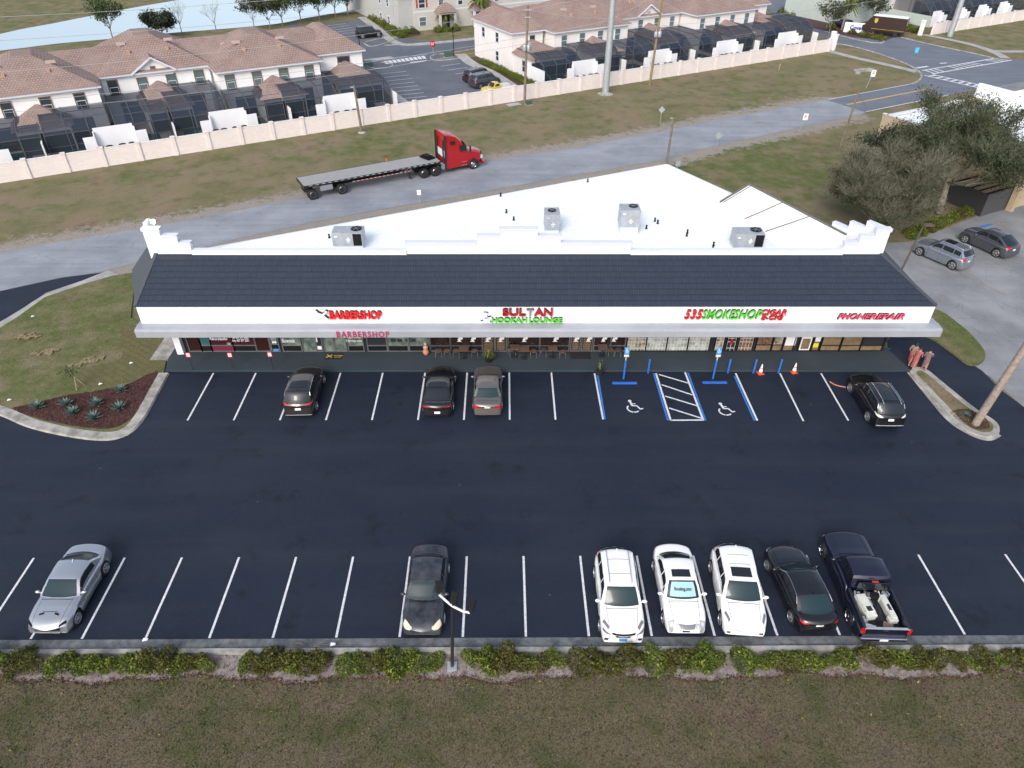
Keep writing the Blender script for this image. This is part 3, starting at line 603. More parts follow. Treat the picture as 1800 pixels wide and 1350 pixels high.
mb.prism([(aR, VY+.3), (aR-.5, 47), (aR-.9, 47), (aR-.9, VY+.3)], vz0+.1, ez0-.02); sp_(mb, 'side_awning', 'awning_metal')
mb = MB(); mb.box(W_L, W_R, FY+.2, SY+.2, ez0-.35, ez0-.25); sp_(mb, 'soffit', 'white_trim')
mb = MB(); mb.box(W_L-.05, W_L+.38, SY-.35, SY+.3, .15, ez0-.36); sp_(mb, 'corner_pier', 'stucco_white')
# parapets
def px2x(px): return GY(px, 445, MY)[0]
def pz(py): return GY(900, py, MY)[1]
zl, z1_, z2_, z3_ = pz(440), pz(428.5), pz(416), pz(404)
def parapet(name, segs, base=mz1-.05, cap=.10):
    body = MB(); cp_ = MB()
    for x0, x1, z in segs:
        body.box(px2x(x0), px2x(x1), MY, MY+.30, RZ, z)
    for i, (x0, x1, z) in enumerate(segs):
        a, c = px2x(x0), px2x(x1); l = .08 if (i == 0 or segs[i-1][2] < z) else 0; r = .08 if (i == len(segs)-1 or segs[i+1][2] < z) else 0
        cp_.box(a-l, c+r, MY-.06, MY+.36, z, z+.09)
        cp_.box(a-l, c+r, MY-.035, MY-.003, z-.14, z)
        for j, d in ((i-1, 0), (i+1, 1)):
            if 0 <= j < len(segs) and segs[j][2] < z:
                xx = a if d == 0 else c; cp_.box(xx-.05 if d == 0 else xx-.12, xx+.12 if d == 0 else xx+.05, MY-.03, MY-.002, segs[j][2]+.09, z-.14)
    p = sp_(body, name, 'white'); mb_ = cp_; sp_(mb_, 'parapet_cap', 'white_trim', par=p)
segs_c = [(715, 841, z1_), (841, 880, z2_), (880, 943, z3_), (943, 984, z2_), (984, 1108, z1_)]
parapet('stepped_parapet', segs_c); parapet('stepped_parapet', [(263, 291, z3_), (291, 318, z2_), (318, 338, z1_)]); parapet('stepped_parapet', [(1481, 1504, z1_), (1504, 1529, z2_), (1529, 1552, z3_)])
for a, c in ((338, 715), (1108, 1481)): mb = MB(); mb.box(px2x(a)+.01, px2x(c)-.01, MY-.05, MY+.28, RZ, zl-.03); sp_(mb, 'low_parapet', 'white')
for a, c in ((338, 715), (1108, 1481)):
    x0, x1 = px2x(a)+.01, px2x(c)-.01; mb = MB(); mb.add([(x0, MY-.12, mz1-.04), (x1, MY-.12, mz1-.04), (x1, MY-.06, zl), (x0, MY-.06, zl), (x0, MY+.3, zl+.03), (x1, MY+.3, zl+.03)], [(0, 1, 2, 3), (3, 2, 5, 4)]); sp_(mb, 'coping', 'white_trim')
# stepped returns at each end, running back along the side
ret = MB(); rc = MB(); xr = px2x(1552)
dx, dy = (bc[0]-24.3), (bc[1]-41.7); dl = math.hypot(dx, dy); dx, dy = dx/dl, dy/dl
s = .3
for ln, zt in ((1.15, z3_+.0), (1.15, z2_), (1.2, z1_)):
    a = Vector((xr-.15+dx*s, MY+.05+dy*s)); c = Vector((xr-.15+dx*(s+ln), MY+.05+dy*(s+ln)))
    ret.beam((a.x, a.y, (RZ+zt)/2), (c.x, c.y, (RZ+zt)/2), .26, zt-RZ); rc.beam((a.x, a.y, zt+.04), (c.x, c.y, zt+.04), .34, .08); s += ln
p = sp_(ret, 'parapet_return', 'white'); sp_(rc, 'parapet_cap', 'white_trim', par=p)
ret = MB(); xl = px2x(263); ret.box(xl-.01, xl+.22, MY+.37, MY+1.0, RZ, z3_+.3); sp_(ret, 'parapet_return', 'white')
# ---- storefront
def sx(px): return GY(px, 612, SY)[0]
def sz(py): return GY(900, py, SY)[1]
TOPZ = ez0-.36
mb = MB(); mb.box(W_L+.38, W_R, SY, SY+.2, .15, TOPZ); sp_(mb, 'shopfront_wall', 'dark_metal')
mat('sf_maroon', (.055, .014, .02), .15, spec=.6); mat('sf_green', (.20, .25, .21), .12, spec=.6, var=.5, vscale=1.5, col2=(.05, .07, .07)); mat('sf_teal', (.05, .13, .15), .12, spec=.6); mat('sf_magenta', (.15, .02, .05), .4)
mat('sf_brown', (.030, .018, .017), .2, spec=.6, var=.5, vscale=2); mat('sf_shelf', (.40, .36, .28), .25, spec=.5, var=.75, vscale=2.4, col2=(.06, .06, .06)); mat('sf_pale', (.44, .48, .48), .15, spec=.6, var=.5, vscale=2.0, col2=(.18, .21, .21)); mat('sf_wood', (.24, .17, .10), .3, var=.35, vscale=2.5); mat('sf_books', (.20, .14, .10), .3, var=.9, vscale=9, col2=(.06, .01, .01)); mat('sf_wine', (.035, .012, .010), .15, spec=.6)
mat('frame_grey', (.22, .23, .24), .4, metal=.5); mat('lattice', (.62, .58, .5), .6); mat('sf_night', (.03, .035, .04), .1, spec=.7)
def pane(px0, px1, m, lo=None, name='window', split=None, bar='frame_grey'):
    x0, x1 = sx(px0), sx(px1); mb = MB(); mb.box(x0+.03, x1-.03, SY-.03, SY-.005, (sz(split) if split else .22), TOPZ-.05); w_ = sp_(mb, name, m)
    f = MB(); 
    for xx in (x0, x1): f.box(xx-.03, xx+.03, SY-.08, SY-.002, .16, TOPZ-.02)
    f.box(x0+.03, x1-.03, SY-.07, SY-.031, .16, .22)
    if split: f.box(x0+.03, x1-.03, SY-.07, SY-.002, sz(split)-.03, sz(split)+.02)
    sp_(f, 'frame', bar, par=w_)
    if split: l = MB(); l.box(x0+.03, x1-.03, SY-.03, SY-.004, .22, sz(split)-.03); sp_(l, 'lower_panel', lo or 'black', par=w_)
    return w_
pane(333, 355, 'sf_wine', name='door'); pane(355, 373, 'sf_teal', split=606); pane(373, 412, 'sf_maroon', 'sf_magenta', split=606); pane(412, 451, 'sf_maroon', split=606)
pane(452, 476, 'sf_wine', name='door'); pane(478, 492, 'sf_night', split=604); pane(498, 531, 'sf_green', split=606); pane(534, 556, 'sf_green', name='door'); pane(558, 568, 'sf_night'); pane(571, 588, 'sf_green', name='door'); pane(590, 610, 'sf_green', name='door')
pane(613, 640, 'sf_green', split=606.5); pane(647, 681, 'sf_night', split=606.5); pane(683, 718, 'sf_green', split=606.5); pane(720, 756, 'sf_green', split=606.5)
for a, c in ((757, 792), (793, 848), (893, 948), (949, 1000), (1043, 1072), (1073, 1098)): pane(a, c, 'sf_brown', 'sf_brown', split=607)
for a, c in ((849, 869), (871, 890), (1003, 1019), (1022, 1040)):
    d = pane(a, c, 'black', name='door'); mb = MB(); x0, x1 = sx(a)+.09, sx(c)-.09; n = 5
    for j in range(6):
        z0 = .24+j*.19; zz = [z0+(.13 if i % 2 else 0) for i in range(n+1)]
        for i in range(n): 
            X0, X1 = x0+(x1-x0)*i/n, x0+(x1-x0)*(i+1)/n; mb.add([(X0, SY-.045, zz[i]), (X1, SY-.045, zz[i+1]), (X1, SY-.045, zz[i+1]+.1), (X0, SY-.045, zz[i]+.1)], [(0, 1, 2, 3)])
    sp_(mb, 'chevron_panel', mat('chev', (.26, .17, .10), .6, var=.4, vscale=4), par=d)
mb = MB()      # white hookah silhouettes stuck on the glass
for px_ in (808, 831, 857, 880, 921, 975, 1011, 1033, 1059, 1077):
    x = sx(px_); z = sz(600); mb.prism_y([(x-.17, z), (x+.17, z), (x+.07, z+.10), (x+.10, z+.2), (x+.03, z+.3), (x+.03, z+1.2), (x-.03, z+1.2), (x-.03, z+.3), (x-.10, z+.2), (x-.07, z+.1)], SY-.052, SY-.046)
    mb.prism_y([(x+.15+.1*math.cos(t), z+.3+.14*math.sin(t)) for t in np.linspace(0, 6.28, 11)[:-1]], SY-.051, SY-.047)
sp_(mb, 'window_decal', 'sign_white')
def lattice(a, c, dx=.23):
    mb = MB(); x0, x1 = sx(a)+.04, sx(c)-.04; n = max(2, round((x1-x0)/dx))
    for i in range(n+1): x = x0+(x1-x0)*i/n; mb.box(x-.012, x+.012, SY-.06, SY-.045, .2, TOPZ-.1)
    for z in (.42, .92, 1.2, 1.7, 2.2): mb.box(x0, x1, SY-.062, SY-.043, z-.018, z+.018)
    return mb
for a, c, m in ((1101, 1134, 'sf_shelf'), (1135, 1170, 'sf_pale'), (1171, 1207, 'sf_pale'), (1208, 1245, 'sf_pale'), (1255, 1270, 'sf_shelf'), (1275, 1291, 'sf_night'), (1296, 1321, 'sf_books')):
    w_ = pane(a, c, m, bar='black', name='door' if a in (1255, 1275) else 'window'); sp_(lattice(a, c), 'lattice', 'lattice', par=w_)
pane(1327, 1354, 'sf_books', 'sf_wood', split=606, bar='black'); pane(1356, 1373, 'sf_shelf', 'sf_wood', split=606, bar='black'); pane(1375, 1393, 'sf_wood', bar='black', name='door'); pane(1402, 1424, 'sf_wood', bar='black', name='door'); pane(1426, 1438, 'sf_wood', bar='black')
pane(1441, 1474, 'sf_wood', 'sf_wood', split=607, bar='black'); pane(1476, 1510, 'sf_wood', 'sf_wood', split=607, bar='black'); pane(1511, 1549, 'sf_night', 'sf_wood', split=607, bar='black')
def poster(px0, px1, py0, py1, m, name='poster', d=.055):
    mb = MB(); mb.box(sx(px0), sx(px1), SY-d-.008, SY-d, sz(py1), sz(py0)); return sp_(mb, name, m)
poster(1377, 1395, 590, 607, 'sign_white'); poster(1404, 1422, 585, 615, 'sign_white'); poster(1406, 1420, 595, 613, 'sf_wood', d=.066); poster(1427, 1436, 603, 610, mat('yellow', (.75, .65, .03), .5)); poster(1428, 1438, 588, 600, 'sign_white'); poster(558, 566, 607, 613, 'sign_white'); poster(556, 561, 585, 600, 'sign_white'); poster(480, 490, 591, 598, 'sf_pale'); poster(481, 489, 599, 602, 'tag_white'); poster(480, 490, 612, 616, 'blue_sign'); poster(402, 408, 601, 605, 'sf_pale'); poster(1281, 1286, 596, 604, 'red_deep')
def wtext(s, px0, px1, py0, py1, m='sign_white', name='window_lettering', bold=.02, **k): text_fit(s, name, m, shop, (sx(px0), SY-.05-OY, sz(py1)), (1, 0, 0), (0, 0, 1), sx(px1)-sx(px0), sz(py0)-sz(py1), .008, bold, **k)
wtext('Abogado', 371, 405, 592, 598, shear=.3); wtext('Tel: 407 397 5000', 413, 442, 590, 594.5); wtext('Fax: 407 397 5001', 413, 442, 595, 599.5)
wtext('Blowouts', 499, 521, 594, 601); wtext('Haircuts', 611, 637, 590, 593.5); wtext('Haircut cuts', 611, 638, 595.5, 600)
# ---- signs
def shop_sign(name, label, px, py, rows, extra=None):
    x0 = GY(px, py, FY)[0]; t = thing(name, label, 'sign', (x0, FY, GY(px, py, FY)[1]))
    for (s, a, c, top, bot, m, kw) in rows:
        X0, Z1 = GY(a, top, FY-.08); X1, Z0 = GY(c, bot, FY-.08); Z1 = GY(900, top, FY-.08)[1]; Z0 = GY(900, bot, FY-.08)[1]
        kw = dict(kw); dp = kw.pop('depth', .13); nm = kw.pop('nm', 'lettering')
        o = text_fit(s, nm, m, t, (X0-x0, 0.0-dp, Z0-t.location.z), (1, 0, 0), (0, 0, 1), X1-X0, Z1-Z0, .03, **kw)
        text_fit(s, 'letter_return', 'letter_side', t, (X0-x0+.01, -.005, Z0-t.location.z+(.03 if Z1-Z0 > .5 else .015)), (1, 0, 0), (0, 0, 1), X1-X0, Z1-Z0, .10, **kw)
    return t
BB = dict(bold=.03)
t1 = shop_sign('shop_sign', 'red raised BARBERSHOP sign beside a white X with scissors on the white fascia', 624, 555, [('BARBERSHOP', 578, 672, 546.5, 560.5, 'red_sign', BB)])
def xsign(px0, px1, top, bot, par, m='white', back=True, y=-.14, X0=None):
    x0 = GY(px0, 555, FY-.08)[0]; x1 = GY(px1, 555, FY-.08)[0]; zt = GY(900, top, FY-.08)[1]; zb = GY(900, bot, FY-.08)[1]; lx_, lz = par.location.x, par.location.z
    for nm, mm, dx_, dz, yy in (('emblem_back', 'letter_side', .06, .09, y+.06), ('emblem', m, 0, 0, y)):
        mb = MB()
        for (ax, az, bx, bz, wd) in ((0, 1, 1, 0, .17), (0, 0, .95, 1, .15)):
            a = Vector((x0+(x1-x0)*ax-lx_+dx_, 0, zb+(zt-zb)*az-lz+dz)); c = Vector((x0+(x1-x0)*bx-lx_+dx_, 0, zb+(zt-zb)*bz-lz+dz)); d = (c-a).normalized(); n = Vector((-d.z, 0, d.x))*wd/2
            mid = (a+c)/2; pts = [a+n*.5, mid+n*1.25, c+n*.5, c-n*.5, mid-n*1.25, a-n*.5]; yo = yy-(.004 if ax == bx or az else 0)-(.003 if az else 0)
            mb.prism_y([(p.x, p.z) for p in pts], yo, yo+.04)
        for cx_ in (x0+.03-lx_+dx_, x0+.08-lx_+dx_+(x1-x0)*.8):
            mb.prism_y([(cx_+.09*math.cos(t), zt+.01-lz+dz+.07*math.sin(t)) for t in np.linspace(0, 6.28, 11)[:-1]], yy-.012, yy+.03)
        mb.build(nm, mm, par)
xsign(556, 576, 548, 561, t1)
shop_sign('awning_sign', 'thin magenta BARBERSHOP letters along the lower edge of the grey awning', 638, 588, [])
def awning_letters():
    o = [q for q in bpy.data.objects if q.name == 'awning_sign'][0]; yv = VY-.05; X0 = GY(592, 590, yv)[0]; X1 = GY(684, 590, yv)[0]; Z0 = GY(900, 592.6, yv)[1]; Z1 = GY(900, 582.3, yv)[1]
    o.location = ((X0+X1)/2, VY, Z0); w2 = (X1-X0)
    text_fit('BARBERSHOP', 'lettering', 'magenta', o, (-w2/2, -.05, 0), (1, 0, 0), (0, 0, 1), w2, Z1-Z0, .03, .005, 0, 1.25)
awning_letters()
t2 = shop_sign('shop_sign', 'red SULTAN over green HOOKAH LOUNGE lettering on the white fascia', 930, 555,
    [('SUL', 883, 924, 542.5, 555, 'red_deep', BB), ('T', 925.5, 938, 543, 555, 'alu', dict(bold=.02)), ('AN', 939, 971, 542.5, 555, 'red_deep', BB), ('HOOKAH', 864, 926, 558, 567, 'green_sign', BB), ('LOUNGE', 930, 988, 558, 567, 'green_sign', BB)])
mb = MB(); X, Z = GY(854, 556, FY-.05); lx_, lz = t2.location.x, t2.location.z
for (a, bq, c, d, e2) in ((-.2, -.38, .28, -.32, 0), (-.1, -.3, .1, 0, 0), (-.07, 0, .07, .12, 0), (-.12, .16, .12, .36, 0)): mb.box(X+a-lx_, X+c-lx_, -.12, -.06, Z+bq-lz, Z+d-lz)
mb.prism_y([(X-lx_+x, Z-lz+z) for x, z in ((-.3, -.38), (.34, -.38), (.2, -.2), (-.12, -.2))], -.11, -.05); mb.build('hookah_emblem', 'white', t2)
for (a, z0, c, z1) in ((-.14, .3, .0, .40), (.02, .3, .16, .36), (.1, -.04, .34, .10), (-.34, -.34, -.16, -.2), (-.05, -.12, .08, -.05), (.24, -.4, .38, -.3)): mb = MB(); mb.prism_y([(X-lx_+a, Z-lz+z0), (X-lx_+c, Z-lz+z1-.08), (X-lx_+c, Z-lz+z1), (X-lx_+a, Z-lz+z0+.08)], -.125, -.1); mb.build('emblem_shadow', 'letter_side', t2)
IT = dict(bold=.012, shear=.22, spacing=1.08)
shop_sign('shop_sign', 'red and green slanted 535 SMOKE SHOP CIGAR E-CIG sign on the white fascia', 1290, 555,
    [('535', 1205, 1233, 545, 561, 'red_sign', IT), ('SMOKE', 1236, 1290, 545, 561, 'green_sign', IT), ('SHOP', 1292, 1337, 545, 561, 'green_sign', IT), ('CIGAR', 1340, 1381, 544.5, 554, 'red_sign', IT), ('E-CIG', 1339, 1375, 555, 562.5, 'red_sign', IT)])
shop_sign('shop_sign', 'pink and red slanted PHONE REPAIR sign at the right end of the white fascia', 1530, 557, [('PHONE', 1474, 1528, 551.5, 561.5, 'neon_pink', dict(bold=.01, shear=.3)), ('REPAIR', 1530, 1587, 551.5, 561.5, 'neon_pink', dict(bold=.01, shear=.3))])
# ---- roof plant
def roof_unit(px, py, wd, dp, hg, label, fan, rz=0, curb=.25):
    x, y = G(px, py, RZ); t = thing('rooftop_unit', label, 'air conditioner', (x, y+dp/2, RZ), rz, 'air conditioning units on the white roof')
    mb = MB(); mb.box(-wd/2+.05, wd/2-.05, -dp/2+.05, dp/2-.05, 0, curb); mb.build('curb', 'white_trim', t)
    mb = MB(); mb.box(-wd/2, wd/2, -dp/2, dp/2, curb, curb+hg); h = mb.build('housing', 'galv', t, bevel=.02)
    mb = MB(); mb.lathe([(fan[2], 0), (fan[2], .03), (fan[2]*.85, .035), (fan[2]*.3, .01), (.0001, .03)], (fan[0], fan[1], curb+hg)); mb.build('fan', 'black', t)
    mb = MB(); 
    for k in range(6): a = k*math.pi/3; mb.beam((fan[0], fan[1], curb+hg+.045), (fan[0]+fan[2]*math.cos(a), fan[1]+fan[2]*math.sin(a), curb+hg+.045), .02, .01)
    mb.build('fan_guard', 'alu', t)
    mb = MB()
    if wd > 1.6: mb.box(wd/2-.62, wd/2-.06, -dp/2-.02, -dp/2-.002, curb+.06, curb+hg-.06)
    else:
        for k in range(7): mb.box(-wd/2+.1+.55*(wd > 1.2), wd/2-.1, -dp/2-.02, -dp/2-.002, curb+.12+k*.12, curb+.18+k*.12)
    mb.build('coil_grille', 'black' if wd > 1.6 else 'galv', t)
    mb = MB(); mb.box(-wd/2+.15, -wd/2+.35, -dp/2-.012, -dp/2-.002, curb+hg-.3, curb+hg-.22); mb.box(0, .12, -dp/2-.012, -dp/2-.002, curb+.3, curb+.62); mb.box(-.08, .2, -dp/2-.014, -dp/2-.004, curb+.42, curb+.5); mb.build('service_label', 'tag_white', t)
    return t
roof_unit(613, 439, 2.0, 1.15, .95, 'wide grey rooftop air conditioner nearest the left end of the white roof', (.55, .1, .38))
roof_unit(970, 411, 1.05, 1.3, 1.15, 'tall narrow grey rooftop air conditioner behind the central stepped parapet', (.0, .1, .3))
roof_unit(1105, 413, 1.35, 1.2, 1.25, 'pale rooftop air conditioner standing on a white box curb', (.25, .15, .32), curb=.55)
roof_unit(1314, 441, 1.95, 1.15, .95, 'wide grey rooftop air conditioner beside the sloping bay at the right', (.5, .1, .38))
vents = [(890, 374), (903, 387), (918, 404), (1033, 320), (1104, 366), (1121, 379), (1124, 375), (1151, 389), (1156, 393), (1136, 402), (1207, 415), (1208, 410), (1253, 437), (1254, 432), (579, 418), (880, 345), (1093, 372)]
vm = MB(); vm.lathe([(.10, 0), (.06, .06), (.05, .22), (.075, .23), (.075, .27), (.0001, .28)], n=8); vme = vm.mesh('vent_pipe', 'black')
P0 = {}
desc = ['upper of the row of three', 'middle of the row of three', 'lowest of the row of three', 'highest one near the back edge', 'just left of the pale boxy unit', 'right of the pale boxy unit', 'behind the pipe right of the pale unit', 'left of a close pair', 'right of a close pair', 'nearest below the pale unit', 'front one of a pair midway to the bay', 'rear one of a pair midway to the bay', 'front one of a pair by the low parapet', 'rear one of a pair by the low parapet', 'left of the leftmost air conditioner', 'on the left slope of the back edge', 'behind the pale boxy unit']
for (px, py), d in zip(vents, desc): x, y = G(px, py, RZ+.003); tag(link('roof_vent', vme, None, (x, y, RZ+.003)), 'black roof vent pipe, '+d, 'vent pipe', 'vent pipes on the white roof')
x, y = G(590, 404, RZ+.6); t = thing('satellite_dish', 'small pale round dish beside the leftmost rooftop air conditioner', 'satellite dish', (x, y, RZ))
mb = MB(); mb.tube([(0, 0, 0), (0, 0, .55)], .025); mb.build('mast', 'galv', t); mb = MB(); mb.lathe([(.0001, .0), (.14, .02), (.25, .07)], (0, 0, 0), 14); mb.xform(Matrix.Translation((0, -.03, .6)) @ Matrix.Rotation(R(70), 4, 'X')); mb.build('dish', mat('dishm', (.38, .40, .40), .6), t)
# lit flood lamp on the left parapet end
x, z = GY(268, 396, MY); t = thing('flood_lamp', 'lit flood lamp on the left end of the stepped parapet', 'lamp', (x, MY+.2, z3_+.09))
mb = MB(); mb.tube([(0, 0, 0), (0, 0, .22)], .03); mb.tube([(0, .02, .2), (-.05, .1, .36)], .04); mb.build('bracket', 'white_trim', t)
mb = MB(); mb.sphere((0, 0, .36), .15, 12, 8, (1, .8, .9)); mb.build('bulb', 'lamp_on', t, True)
# small things on the sidewalk
def mat_thing(px0, px1, py0, py1, label):
    a = G(px0, py1, .15); c = G(px1, py0, .15); t = thing('door_mat', label, 'mat', ((a[0]+c[0])/2, (a[1]+c[1])/2, .15)); wx, wy = (c[0]-a[0]), (c[1]-a[1])
    mb = MB(); mb.box(-wx/2, wx/2, -wy/2, wy/2, .002, .016); mb.build('pad', 'rubber', t); return t, wx, wy
t, wx, wy = mat_thing(570, 604, 621, 632, 'black door mat with a gold X emblem outside the barber door')
mat('gold', (.50, .34, .08), .6); mb = MB(); mb.obox((-.3, 0, .017), .5, .09, .004, R(40)); mb.obox((-.3, 0, .0215), .5, .09, .004, R(-40)); mb.build('emblem', 'gold', t)
text_fit('BARBER', 'lettering', 'gold', t, (0, .02, .018), (1, 0, 0), (0, 1, 0), .6, .1, .004, .02); text_fit('SHOP', 'lettering', 'gold', t, (.05, -.16, .018), (1, 0, 0), (0, 1, 0), .45, .09, .004, .02)
mat_thing(1003, 1037, 618, 631, 'plain black door mat outside the chevron panelled doors')
def plant_pot(px, py, label, spread, hgt, n, seed):
    x, y = G(px, py, .15); t = thing('potted_plant', label, 'plant', (x, y, .15 if y > 37.4 else 0))
    mb = MB(); mb.lathe([(.20, 0), (.27, .3), (.30, .34), (.26, .34), (.24, .30), (.0001, .28)], n=16); mb.build('pot', 'rubber', t, True)
    r_ = random.Random(seed); mb = MB()
    for i in range(n):
        a = r_.uniform(0, 6.28); s = r_.uniform(.4, 1)*spread; h = hgt*r_.uniform(.5, 1); p = [(0, 0, .3), (s*.4*math.cos(a), s*.4*math.sin(a), .3+h*.8), (s*math.cos(a), s*math.sin(a), .3+h*(.9 if s < spread*.7 else .55))]
        w_ = .035; sx_, sy_ = -math.sin(a)*w_, math.cos(a)*w_; mb.grid([[(q[0]-sx_*k, q[1]-sy_*k, q[2]), (q[0]+sx_*k, q[1]+sy_*k, q[2])] for q, k in zip(p, (.6, 1, .1))])
    mb.build('foliage', 'leaf_palm', t, recalc=False)
plant_pot(859, 635, 'bushy spreading yellow green plant in a black pot before the chevron doors', .55, .6, 80, 3); plant_pot(1054, 655, 'upright narrow plant in a black pot at the kerb by the blue stall line', .22, 1.0, 45, 5)
x, y = G(749, 623, .15); t = thing('statue_vase', 'terracotta vase with a small bust on the sidewalk outside the barber windows', 'ornament', (x, y, .15))
mb = MB(); mb.lathe([(.12, 0), (.2, .12), (.22, .25), (.17, .38), (.1, .42), (.0001, .43)], n=16); mb.build('vase', 'terracotta', t, True)
mb = MB(); mb.lathe([(.08, .42), (.15, .5), (.17, .62), (.08, .68), (.06, .72), (.10, .80), (.11, .88), (.07, .96), (.0001, .98)], n=14); mb.build('bust', 'statue', t, True)
# tables and chairs outside the lounge
def make_chair():
    t = thing('patio_chair', '', 'chair', (0, 0, .15)); mb = MB(); mb.lathe([(.0001, 0), (.21, 0), (.22, .04), (.0001, .05)], (0, 0, .42), 14); mb.build('seat', 'brownbrick', t)
    mb = MB(); mb.tube([(-.2, .18, .44), (-.2, .23, .7), (-.1, .25, .86), (0, .25, .9), (.1, .25, .86), (.2, .23, .7), (.2, .18, .44)], .015, 6)
    for x in (-.1, 0, .1): mb.tube([(x, .2, .44), (x, .25, .86)], .008, 5)
    mb.build('backrest', 'dark_metal', t)
    for x, y in ((-.18, -.16), (.18, -.16), (-.18, .16), (.18, .16)): mb = MB(); mb.tube([(x, y, .42), (x*1.15, y*1.2, 0)], .012, 5); mb.build('leg', 'alu', t)
    return t
def make_table():
    t = thing('patio_table', '', 'table', (0, 0, .15)); mb = MB(); mb.box(-.32, .32, -.32, .32, .70, .74); mb.build('tabletop', 'brownbrick', t, bevel=.008); mb = MB(); mb.tube([(0, 0, .02), (0, 0, .70)], .03); mb.build('pedestal', 'dark_metal', t); mb = MB(); mb.lathe([(.24, 0), (.24, .015), (.03, .03)], n=14); mb.build('base', 'dark_metal', t); return t
ch0 = make_chair(); tb0 = make_table(); ids = ['first', 'second', 'third', 'fourth', 'fifth', 'sixth', 'seventh', 'eighth', 'ninth', 'tenth', 'eleventh']
for i, (px, yy, rz) in enumerate(((770, 38.95, 0), (785, 38.95, 0), (801, 38.95, 0), (834, 38.95, 0), (900, 39.1, .3), (938, 38.9, 0), (956, 39.1, 2.9), (990, 38.85, 0), (1074, 39.05, .3), (1088, 39.0, 3.0))):
    x = GY(px, 605, yy)[0]; lab = 'dark round backed metal chair outside the lounge, %s from the left' % ids[i]
    if i == 0: o = ch0; o.location = (x, yy, .15); o.rotation_euler.z = rz; o['label'] = lab; o['group'] = 'chairs outside the lounge'
    else: o = copy_thing(ch0, (x, yy, .15), rz, lab)
for i, (px, yy) in enumerate(((815, 38.8), (905, 38.95), (922, 38.75), (972, 38.85), (1060, 39.0))):
    x = GY(px, 605, yy)[0]; lab = 'square brown table outside the lounge, %s from the left' % ids[i]
    if i == 0: o = tb0; o.location = (x, yy, .15); o['label'] = lab; o['group'] = 'tables outside the lounge'
    else: o = copy_thing(tb0, (x, yy, .15), .0, lab)
for i, (px, py) in enumerate(((693, 597), (704, 597), (718, 597), (728, 597))): poster(px-4, px+4, py-2, py+3, 'sofa', 'sofa_back', d=-.006+.04)
# accessible parking signs, bollards, wheel stops, cones, small signs
def hsign(px, py, label, tx):
    x, y = G(px, py); t = thing('parking_sign', label, 'sign', (x, y, 0), 0, 'accessible parking signs')
    mb = MB(); mb.tube([(0, 0, 0), (0, 0, 1.45), (0, 0, 1.46), ], .065, 12); mb.sphere((0, 0, 1.46), .065, 10, 6); mb.build('sleeve', 'blue_paint', t, True)
    mb = MB(); mb.tube([(0, 0, 1.45), (0, 0, 2.0)], .04, 8); mb.build('post', 'beige_pole', t)
    mb = MB(); mb.box(-.15, .15, -.065, -.055, 1.92, 2.5); p = mb.build('sign_plate', 'blue_sign', t, bevel=.004)
    mb = MB(); mb.box(-.15, .15, -.068, -.054, 1.78, 1.915); mb.build('lower_plate', 'sign_white', t)
    mb = MB(); c = (0, 2.22); 
    def S_(a, c2, w_): v = Vector(c2)-Vector(a); n = Vector((-v.y, v.x)).normalized()*w_/2; mb.prism_y([(a[0]+n.x, a[1]+n.y), (c2[0]+n.x, c2[1]+n.y), (c2[0]-n.x, c2[1]-n.y), (a[0]-n.x, a[1]-n.y)], -.07, -.066)
    S_((-.03, 2.36), (-.02, 2.24), .035); S_((-.02, 2.24), (.06, 2.23), .03); S_((.06, 2.24), (.09, 2.14), .03)
    mb.prism_y([(-.035+.03*math.cos(q), 2.4+.03*math.sin(q)) for q in np.linspace(0, 6.28, 9)[:-1]], -.07, -.066)
    for q in np.linspace(2.2, 5.8, 8): S_((.0+.08*math.cos(q), 2.19+.08*math.sin(q)), (.0+.08*math.cos(q+.5), 2.19+.08*math.sin(q+.5)), .022)
    mb.build('wheelchair_symbol', 'sign_white', p)
    text_fit(tx, 'lettering', 'letter_side', t, (-.12, -.07, 1.82), (1, 0, 0), (0, 0, 1), .24, .05, .003, .01)
hsign(1096, 666, 'blue accessible parking sign on a blue and tan post, left of the hatched bay', 'PERMIT'); hsign(1253, 666, 'blue accessible parking sign on a blue and tan post, right of the hatched bay', 'PERMIT')
for (px, py), d in zip(((1139, 656), (1279, 656), (1324, 656), (1368, 656)), ('left of the hatched bay', 'right of the hatched bay beside the sign post', 'beside the first orange cone', 'between the two orange cones')):
    x, y = G(px, py); mb = MB(); mb.tube([(0, 0, 0), (0, 0, 1.05)], .062, 14); mb.sphere((0, 0, 1.05), .062, 14, 6); tag(mb.build('bollard', 'blue_paint', None, True, (x, y, 0)), 'blue steel bollard '+d, 'bollard', 'blue bollards along the sidewalk')
for (px, py), d in zip(((1098, 675), (1256, 674)), ('left', 'right')):
    x, y = G(px, py); mb = MB(); mb.prism_y([(-.80, 0), (.80, 0), (.78, .1), (-.78, .1)], -.09, .09); tag(mb.build('wheel_stop', 'blue_paint', None, False, (x, y, .025), bevel=.02), 'blue concrete wheel stop in front of the %s accessible parking sign' % d, 'wheel stop', 'blue wheel stops')
